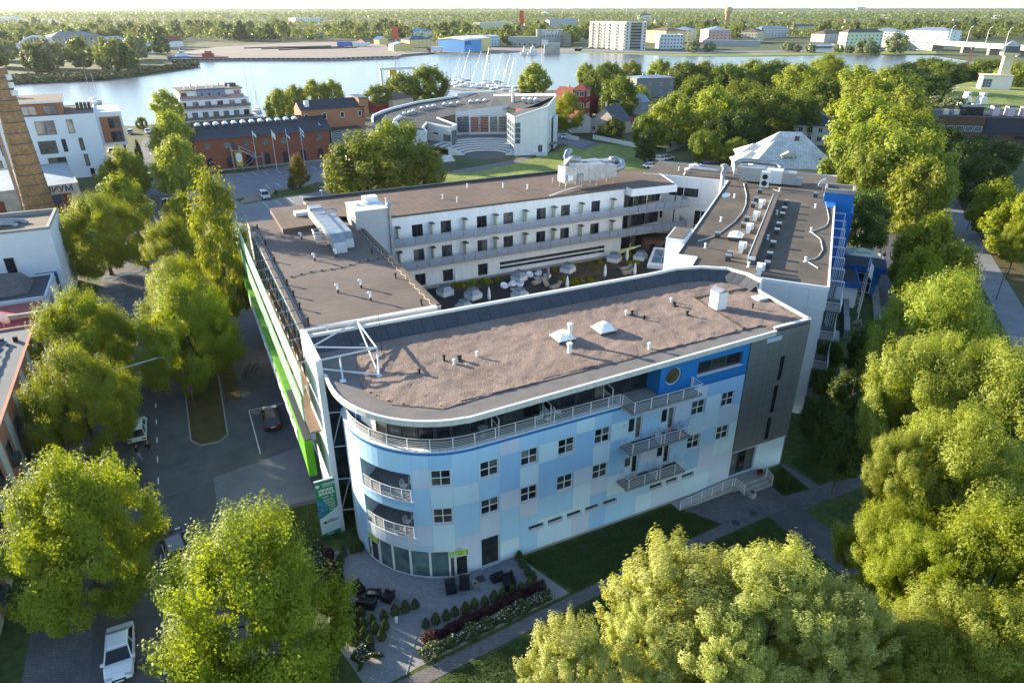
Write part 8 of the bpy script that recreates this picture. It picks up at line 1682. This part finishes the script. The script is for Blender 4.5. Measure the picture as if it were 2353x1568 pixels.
tower_round('thin pale factory chimney on the wooded horizon',1438,40,36,[(1.8,0),(1.2,45),(.9,45)],conc_p,'factory_chimney'); tower_round('dark thin radio mast on the horizon beyond the water tower',1734,30,60,[(1.3,0),(.6,62),(.2,95)],mat('mast_brown',(.3,.2,.16),.8,.1),'radio_mast')
t=thing('dome_hall','white inflated dome hall in the woods','building',px(1253,36)); MB().lathe([(26,0),(25,6),(20,13),(10,18),(.1,20)],n=20,sx=1.4).build('shell',white,t,True)
fb('white hall with dark hip roof in the far trees',1468,45,1497,45,40,14,whiter,bkf,rise=9,kind='hip',name='manor_house',cat='building',rows=(5,),n=5,w=2.5,wh=4); fb('grey grain tower block on the horizon',1968,27,1986,27,40,48,mat('horizon_grey',(.35,.37,.4),.9,.05),grey_w,name='grain_tower',cat='building')
# arched bridge, road bridge
AB=thing('arch_bridge','white tied-arch bridge behind the reeds','bridge',px(34,128),atan2((px(150,125)-px(34,128)).y,(px(150,125)-px(34,128)).x)); L_=(px(150,125)-px(34,128)).length
MB().box(-10,L_+10,-5,5,4.5,6.2).build('deck',concrete,AB)
for y in (-5,5):
    pts=[(L_*i/16,y,5+11*sin(pi*i/16)) for i in range(17)]; MB().tube(pts,.9,6).build('arch',white,AB)
    for i in range(2,15): MB().cyl((L_*i/16,y,6),(L_*i/16,y,5+11*sin(pi*i/16)),.2,.2,4).build('hanger',white,AB)
for i in (5,7,9,11): MB().cyl((L_*i/16,-5,5+11*sin(pi*i/16)),(L_*i/16,5,5+11*sin(pi*i/16)),.4,.4,5).build('cross_beam',white,AB)
for x in (0,L_): MB().box(x-2,x+2,-5,5,0,4.5).build('pier',concrete,AB)
RB=thing('road_bridge','long white concrete road bridge with lamp posts over the river','bridge',at(2150,118),0); e=at(2480,142); d=e-at(2150,118); RB.rotation_euler=(0,0,atan2(d.y,d.x)); L_=d.length
MB().box(-6,L_,0,14,7,8.0).build('deck',asphalt_l,RB); MB().box(-6,L_,-.4,0,5.8,9.2).build('parapet',mat('bridge_white',(.68,.68,.66),.8,.05),RB); MB().box(-6,L_,14,14.4,6.2,9.2).build('parapet',white,RB)
for k in range(1,5): MB().box(L_*k/5-1.5,L_*k/5+1.5,1,13,0,7).build('pier',concrete,RB)
for k in range(6): MB().tube([(12+k*L_/7,1,8),(12+k*L_/7,1,20),(12.6+k*L_/7,1.5,23),(14+k*L_/7,2.5,24)],.22,5).build('lamp_post',white,RB)
MB().box(-80,-6,0,14,0,7).build('abutment',concrete,RB)
t=thing('embankment_wall','long pale retaining wall along the far embankment','wall',px(1617,106),0); d=px(1745,108)-px(1617,106); t.rotation_euler=(0,0,atan2(d.y,d.x)); MB().box(0,d.length,0,1,0,6).build('masonry',mat('retaining_wall',(.35,.36,.38),.9,.1),t); MB().box(0,d.length,-.3,1.3,6,6.5).build('coping',white,t)
# far roads and strips
sheet('far_road',ap((1320,118),(1560,124),(1900,119),(2150,116),(2150,113),(1900,115),(1560,119),(1320,112)),.02,asphalt_l); sheet('far_yard',ap((985,122),(1160,122),(1330,121),(1340,112),(1160,110),(985,108)),.02,gravelg); sheet('far_meadow',ap((1320,122),(1560,130),(1900,126),(2150,124),(2150,118),(1900,120),(1560,125),(1320,119)),.024,lawn_lit)
# far parked cars and quay things (tiny)
fcm=[MB().box(-2.2,2.2,-.9,.9,.25,1.0).add([(-1.6,-.8,1.0),(1.2,-.8,1.0),(1.2,.8,1.0),(-1.6,.8,1.0),(-1.2,-.7,1.5),(.6,-.7,1.5),(.6,.7,1.5),(-1.2,.7,1.5)],[(4,5,6,7),(0,1,5,4),(1,2,6,5),(2,3,7,6),(3,0,4,7)]).mesh('far_car',m) for m in (wht,gry,slv,blk,drd)]
rnd=random.Random(11)
for i in range(30):
    x,y=(1335+i*7+rnd.uniform(-2,2),112+.28*i*.4+rnd.uniform(-.6,.6)) if i<14 else ((2010+(i-14)*9,118+rnd.uniform(-.6,.4)) if i<26 else (1205+(i-26)*14,112))
    P=px(x,y); tag(put('parked_car',fcm[i%5],None,(P.x,P.y,.04),rnd.uniform(-.3,.3)+(1.2 if i<14 else 0)),'tiny %s car parked %s'%(['white','grey','silver','black','maroon'][i%5],'before the high block' if i<14 else ('near the road bridge embankment' if i<26 else 'in the grey shop yard')),'car','tiny cars on the far bank')
def boat_hull(L,W,Ht):
    b=MB(); st=[(-L/2,.8),(-L*.3,1.0),(0,1.0),(L*.25,.75),(L*.42,.32),(L/2,.02)]; V=[]
    for x,f in st: V+=[(x,-W/2*f,Ht),(x,-W/2*f*.7,0.0),(x,W/2*f*.7,0.0),(x,W/2*f,Ht)]
    F=[(i*4+k,i*4+k+1,(i+1)*4+k+1,(i+1)*4+k) for i in range(5) for k in range(3)]+[(i*4+3,i*4,(i+1)*4,(i+1)*4+3) for i in range(5)]+[(0,3,2,1)]
    return b.add(V,F)
hullm=mat('hull_white',(.72,.72,.72),.3,.03); bluec=mat('sail_cover_blue',(.03,.08,.3),.8,.05)
SB=[]
for k,(L,mh,cov) in enumerate(((10,14,bluec),(11.5,17,white),(9,12,white),(12,19,darkmetal))):
    t=put('sailing_boat',None); put('hull',boat_hull(L,3.2,1.1).mesh('hull',hullm),t); MB().box(-L*.22,L*.18,-.9,.9,1.1,1.7).build('cabin',hullm,t); MB().cyl((L*.08,0,1),(L*.08,0,mh*.9),.06,.045,6).build('mast',white if k<3 else darkmetal,t); MB().cyl((L*.08,0,2.2),(-L*.35,0,2.3),.16,.14,6).build('boom',cov,t)
    MB().cyl((L*.08,0,mh),(L*.49,0,1.2),.02,.02,4).build('forestay',steel,t); MB().cyl((L*.08,0,mh),(-L*.49,0,1.2),.02,.02,4).build('backstay',steel,t); MB().cyl((L*.08,-.9,mh*.62),(L*.08,.9,mh*.62),.03,.03,4).build('spreader',steel,t); SB.append(t)
spots=[(878,214),(885,219),(893,212),(900,222),(908,216),(915,223),(890,226),(905,208),(870,207),(576,262),(584,270),(592,256),(598,276),(1032,195),(1046,198),(1058,192),(1066,202),(1078,196),(1088,204),(1104,200),(1120,195),(1128,203),(1144,198),(1152,206),(1160,212),(1168,203),(1176,211),(1184,205),(1192,213),(1060,186),(1140,190),(212,235),(225,238),(1425,165),(1445,172)]
used=set()
for i,(x,y) in enumerate(spots):
    k=(i*7)%4; P=px(x,y); c=SB[k] if k not in used else copy_tree(SB[k]); used.add(k); c.location=(P.x,P.y,.02); s=.85+.3*rnd.random(); c.scale=(s,s,s*(1.15 if i in (39,40) else 1)); c.rotation_euler=(0,0,(1.9 if x<1000 else .35)+rnd.uniform(-.25,.25)+(pi if i%3==0 else 0))
    wh_='moored by the travel crane' if x>860 and x<920 else ('moored beside the terraced apartments' if 500<x<620 else ('moored in the main marina behind the museum' if 1000<x<1250 else ('with tall masts behind the white apartments' if x<300 else 'moored beyond the river park trees')))
    tag(c,'white sailing boat '+wh_,'boat','sailing boats '+wh_)
t=thing('travel_crane','white boat lifting gantry with yellow box on the quay','crane',px(880,228),.5)
for x in (0,9): MB().box(x-.5,x+.5,-.5,.5,0,13).build('gantry_leg',white,t)
MB().box(-1,17,-.5,.5,13,14.2).build('gantry_beam',white,t); MB().box(4,7.5,-.8,.8,9.8,13).build('yellow_box',mat('crane_yellow',(.6,.38,.02),.6,.05),t)
pier=thing('marina_pier','long grey floating pier of the marina','pier',px(1030,203),0); d=px(1195,218)-px(1030,203); pier.rotation_euler=(0,0,atan2(d.y,d.x)); MB().box(0,d.length,-1.2,1.2,0,.7).build('pontoon',concrete,pier)
for k in range(5): MB().box(5+k*d.length/5,6.2+k*d.length/5,1.2,14,.05,.6).build('finger',concrete,pier)
def ship(label,x,y,L,hm,cm,mast):
    t=thing('work_boat',label,'boat',px(x,y),.1); put('hull',boat_hull(L,L*.25,2.6).mesh('hull',hm),t); MB().box(-L*.2,L*.1,-1.8,1.8,2.6,5.2).build('wheelhouse',cm,t); MB().box(-L*.12,L*.05,-1.4,1.4,5.2,7).build('bridge_deck',cm,t); MB().cyl((-L*.1,0,7),(-L*.1,0,mast),.15,.1,5).build('mast',cm,t); window(t,plane(-L*.12,-1.42,L*.05,-1.42),.3,L*.14,5.6,6.5,cols=2,rows=1,rec=-.05,sill=0)
ship('red harbour tug at the far quay',484,138,30,mat('tug_red',(.3,.06,.04),.6,.08),mat('tug_red',(.3,.06,.04)),12); ship('white and blue patrol boat at the quay end',424,137.5,26,mat('patrol_blue',(.05,.15,.45),.5,.05),white,11)
for i,(x,y) in enumerate(((1205,126),(1222,127),(1225,124))): ship('small white motor boat at the far slipway, '+['first','second','third'][i],x,y+.5,8,white,white,8)
t=thing('tyre_line','row of black tyre fenders hung along the quay wall','fender',(0,0,0))
for k in range(46): a=.015+.97*k/46; i=0 if a<.33 else (1 if a<.7 else 2); p=qe[i].lerp(qe[i+1],(a-(0,.33,.7)[i])/(.33,.37,.3)[i]); MB().box(p.x-1.6,p.x+1.6,p.y-.5,p.y-.2,1.2,2.0).build('tyre_fender',black,t)
for i in range(3): P=px(560+i*40,112+i*2,1.6); q_=px(760+i*30,107+i*1.5,1.6); tag(MB().tube([P+Vector((0,0,.2)),P.lerp(q_,.3)+Vector((0,6,.2)),P.lerp(q_,.7)+Vector((0,-5,.2)),q_+Vector((0,0,.2))],.7,4).build('tyre_barrier',black),'black tyre barrier line on the gravel quay, '+['nearest town','middle','nearest river'][i],'barrier')
t=thing('fairground_truck','blue and white fairground truck on the gravel quay','truck',px(775,108,1.6),.1); MB().box(0,16,0,5,.6,5).build('trailer',mat('truck_blue',(.05,.12,.45),.5,.05),t); MB().box(16.5,30,0,5,.6,4.4).build('trailer',white,t); MB().box(31,35,.3,4.6,.6,4).build('cab',white,t)
for k in range(5): MB().cyl((2+k*7,.0,.6),(2+k*7,.6,.6),.6,.6,10).build('wheel',tyre,t)
t=thing('white_lorry','white box lorry beside the sports hall','truck',px(990,121),.1); MB().box(0,12,0,4,.8,5.2).build('box_body',white,t); MB().box(-3.5,-.2,.2,3.8,.6,4).build('cab',rr_,t)
for k in range(3): MB().cyl((-2+k*6,-.05,.6),(-2+k*6,.4,.6),.6,.6,10).build('wheel',tyre,t)
for (x,y,h,l) in ((910,110,15,'red and white billboard pillar beside the workshops'),(1198,88,30,'tall red shop sign pylon')):
    t=thing('sign_pylon',l,'sign',px(x,y)); MB().box(-1,1,-.5,.5,0,h*.6).build('post',grey_w,t); MB().box(-3,3,-.8,.8,h*.6,h+6).build('sign_box',mat('pylon_red',(.55,.08,.05),.6,.05),t)
t=thing('marina_flagpole','tall white flagpole with white flag at the marina','flagpole',px(1243,214)); MB().cyl((0,0,0),(0,0,26),.15,.08,6).build('pole',white,t); MB().quad((.1,0,25.5),(3,.3,25.2),(3,.3,23),(.1,0,23.2)).build('flag',fw_,t)
MBt=[]
for i,(x,y) in enumerate(((2215,250),(2250,252))): ship('white motor yacht at the school basin, '+['first','second','third','fourth','fifth'][i],x,y,9,hullm,hullm,5)
sheet('basin_water',ap((2130,246),(2140,238),(2160,232),(2290,246),(2280,258),(2150,256)),.05,wat)
# ------------------------------------------------------------------ reeds, far trees, woods
def mass(name,C,R,Hh,nq,leaf,m,seed,kind='stuff',flat=False):
    """many crowns joined in one sheet of foliage faces: centres C (n,2), radii R, heights Hh"""
    rng=np.random.default_rng(seed); n=len(C); c=np.repeat(C,nq,0); r=np.repeat(R,nq)[:,None]; h=np.repeat(Hh,nq)[:,None]
    d=rng.normal(size=(n*nq,3)); d/=np.linalg.norm(d,axis=1,keepdims=True); d[:,2]=np.abs(d[:,2])*1.1-.25; rad=(.7+.35*rng.random((n*nq,1)))
    P=np.concatenate([c+d[:,:2]*r*rad,h*.45+d[:,2:]*h*.55*rad],1); P[:,2]=np.maximum(P[:,2],.3)
    o=put(name,leaves_mesh(name,P,d+rng.normal(size=d.shape)*.35+np.array([0,0,.25]),np.repeat(leaf,nq)*(.6+.8*rng.random(n*nq)),m,rng,.8),None); return tag(o,kind=kind)
rng=np.random.default_rng(77)
rp_=[]
for (x0,y0,x1,y1,n,dy) in ((0,196,240,185,900,6),(240,185,455,155,1000,4),(455,155,400,148,200,2),(0,190,240,178,500,6)):
    for k in range(n): t_=rng.random(); P=px(x0+(x1-x0)*t_,y0+(y1-y0)*t_-1-rng.random()*dy); rp_.append((P.x,P.y))
rp_=np.array(rp_); rd_=mat('reed_tan',(.16,.135,.05),.9,.2,.1,alt=(.1,.11,.04)); mass('reeds',rp_,np.full(len(rp_),1.6),np.full(len(rp_),3.2),5,np.full(len(rp_),1.0),rd_,3)
sheet('reed_bank',ap((-300,214),(0,195),(100,191),(240,184),(330,175),(400,165),(452,155),(430,148),(390,146),(300,158),(200,162),(0,172),(-300,185)),.034,mat('reed_ground',(.11,.10,.035),.95,.3,.1,alt=(.07,.09,.03)))
def free(x,y,m=0):
    if 400<x<990 and 96<y<142: return False
    if 985<x<1345 and y>103: return False
    if x>1320 and y>93: return False
    if x<460 and y>150+max(0,(x-330)*-.02): return x<330 and y<170
    return not any(a<x<b_ and c<y<d_-m for a,b_,c,d_ in far_built)
def region(x): return ['beyond the reeds at the left edge','around the stone barracks','behind the patrol boat','behind the gravel quay','behind the fairground truck','around the yellow workshops','around the sports hall','behind the grey shop','left of the high block','right of the high block','behind the pink striped house','behind the embankment wall','around the pale green block','behind the large white house','behind the road bridge'][min(14,max(0,int(x/157)))]
nf=0; keys=['fa','fb','fc','fa','fb','fd','fe']
while nf<285:
    x=rng.random()*2420-34; y=62+rng.random()**.8*70
    if x<330: y=62+rng.random()*105
    if not free(x,y): continue
    P=px(x,y); k=keys[int(rng.integers(0,6))]
    if x<330 and y>125: k='fe' if rng.random()<.3 else k
    s=.9+.7*rng.random(); tree(k,P,5.2*s,11.5*s+2*rng.random(),{'fa':'broad green','fb':'tall egg-shaped','fc':'yellow-green','fd':'dark conical','fe':'greyish willow-like'}[k]+' far bank tree '+region(x)+(', near the water' if y>100 else (', in the middle distance' if y>78 else ', farther back')),name='far_tree',group='trees on the far river bank'); nf+=1
for i,(x,y,r,k) in enumerate(((1860,122,7,'fe'),(1808,119,8,'fe'),(1830,120,6,'fe'),(1985,126,12,'fe'),(2055,124,16,'fe'),(1925,122,7,'fe'),(1590,122,10,'fe'),(1628,120,8,'fe'),(1170,107,6,'fc'),(1950,123,6,'fe'),(2010,126,7,'fe'))): tree(k,px(x,y),r*.62,r*.98,'pale round willow on the embankment grass, %s from the bridge side'%['fifth','eighth','sixth','third','nearest','fourth','tenth','ninth','last','small one','low one'][i],name='embankment_willow',group='willows on the embankment')
hc=[whiter,beige,conc_p,yel,grey_w,pink]; hr=[rt,grf,brf,bkf,rt,grf]; nh=0
while nh<95:
    x=rng.random()*2352; y=46+rng.random()*48
    if not free(x,y) or not free(x+14,y): continue
    P=px(x,y); a=rng.random()*.8-.4; w_=9+8*rng.random(); Q=P+Vector((w_*cos(a),w_*sin(a),0)); far_built.append((x-6,x+14,y-1,y+3))
    house('small %s house with %s roof %s, far bank'%(['white','beige','pale grey','yellow','grey','pink'][nh%6],['red','grey','brown','black','red','grey'][(nh*5)%6],region(x)),P,Q,8+4*rng.random(),4+2.5*rng.random(),hc[nh%6],hr[(nh*5)%6],rise=3+2*rng.random(),kind='gable' if nh%3 else 'hip',ridge_along=bool(nh%2),name='far_house',group='small houses on the far bank',rows=(1.5,),n=3,w=1.3,wh=1.6,mull=0); nh+=1
def scatter(n,y0,y1,seed,pw=1.0,test=True):
    r=np.random.default_rng(seed); out=[]
    while len(out)<n:
        x=r.random()*2900-274; y=y0+(y1-y0)*r.random()**pw
        if test and not free(x,y,19): continue
        P=px(x,y); out.append((P.x,P.y))
    return np.array(out)
C=scatter(6200,42,108,5,1.0); n=len(C); s=.7+.7*rng.random(n); mass('town_woods',C,6*s,12*s,26,np.full(n,1.25)*s,LEAF['far'],8)
C=scatter(6000,26.5,46,6,1.0,False); n=len(C); s=.7+.6*rng.random(n); dist=np.hypot(C[:,0],C[:,1])/1500; mass('forest',C,8*s*dist**.55,17*s,20,2.2*s*dist**.5,LEAF['far'],9)
C=scatter(3800,20.3,27.5,7,.9,False); n=len(C); s=.8+.4*rng.random(n); dist=np.hypot(C[:,0],C[:,1])/1500; mass('forest',C,14*s*dist**.7,24*s,16,3.2*s*dist**.6,LEAF['dark'],10)
C=[]
for k in range(60): a=radians(30+125*k/59); C.append((13500*cos(a),13500*sin(a)))
# ------------------------------------------------------------------ air
hz=MB(); hz.box(-13900,13900,-300,15900,-1.0,60.0); ho=hz.mesh('haze',[]); ho=put('haze',ho); tag(ho,kind='stuff')
hmat=bpy.data.materials.new('haze_air'); hmat.use_nodes=True; hn=hmat.node_tree.nodes; hn.clear(); hout=hn.new('ShaderNodeOutputMaterial'); pv=hn.new('ShaderNodeVolumePrincipled')
pv.inputs['Color'].default_value=(.86,.92,1,1); pv.inputs['Density'].default_value=0.00003; pv.inputs['Anisotropy'].default_value=.45; hmat.node_tree.links.new(pv.outputs[0],hout.inputs['Volume']); ho.data.materials.append(hmat)
# ------------------------------------------------------------------ lettering to meshes
dg=bpy.context.evaluated_depsgraph_get()
for o in [o for o in COL.objects if o.type=='FONT']:
    me=bpy.data.meshes.new_from_object(o.evaluated_get(dg)); n_=put('lettering',me,o.parent); n_.matrix_basis=o.matrix_basis.copy(); bpy.data.objects.remove(o)
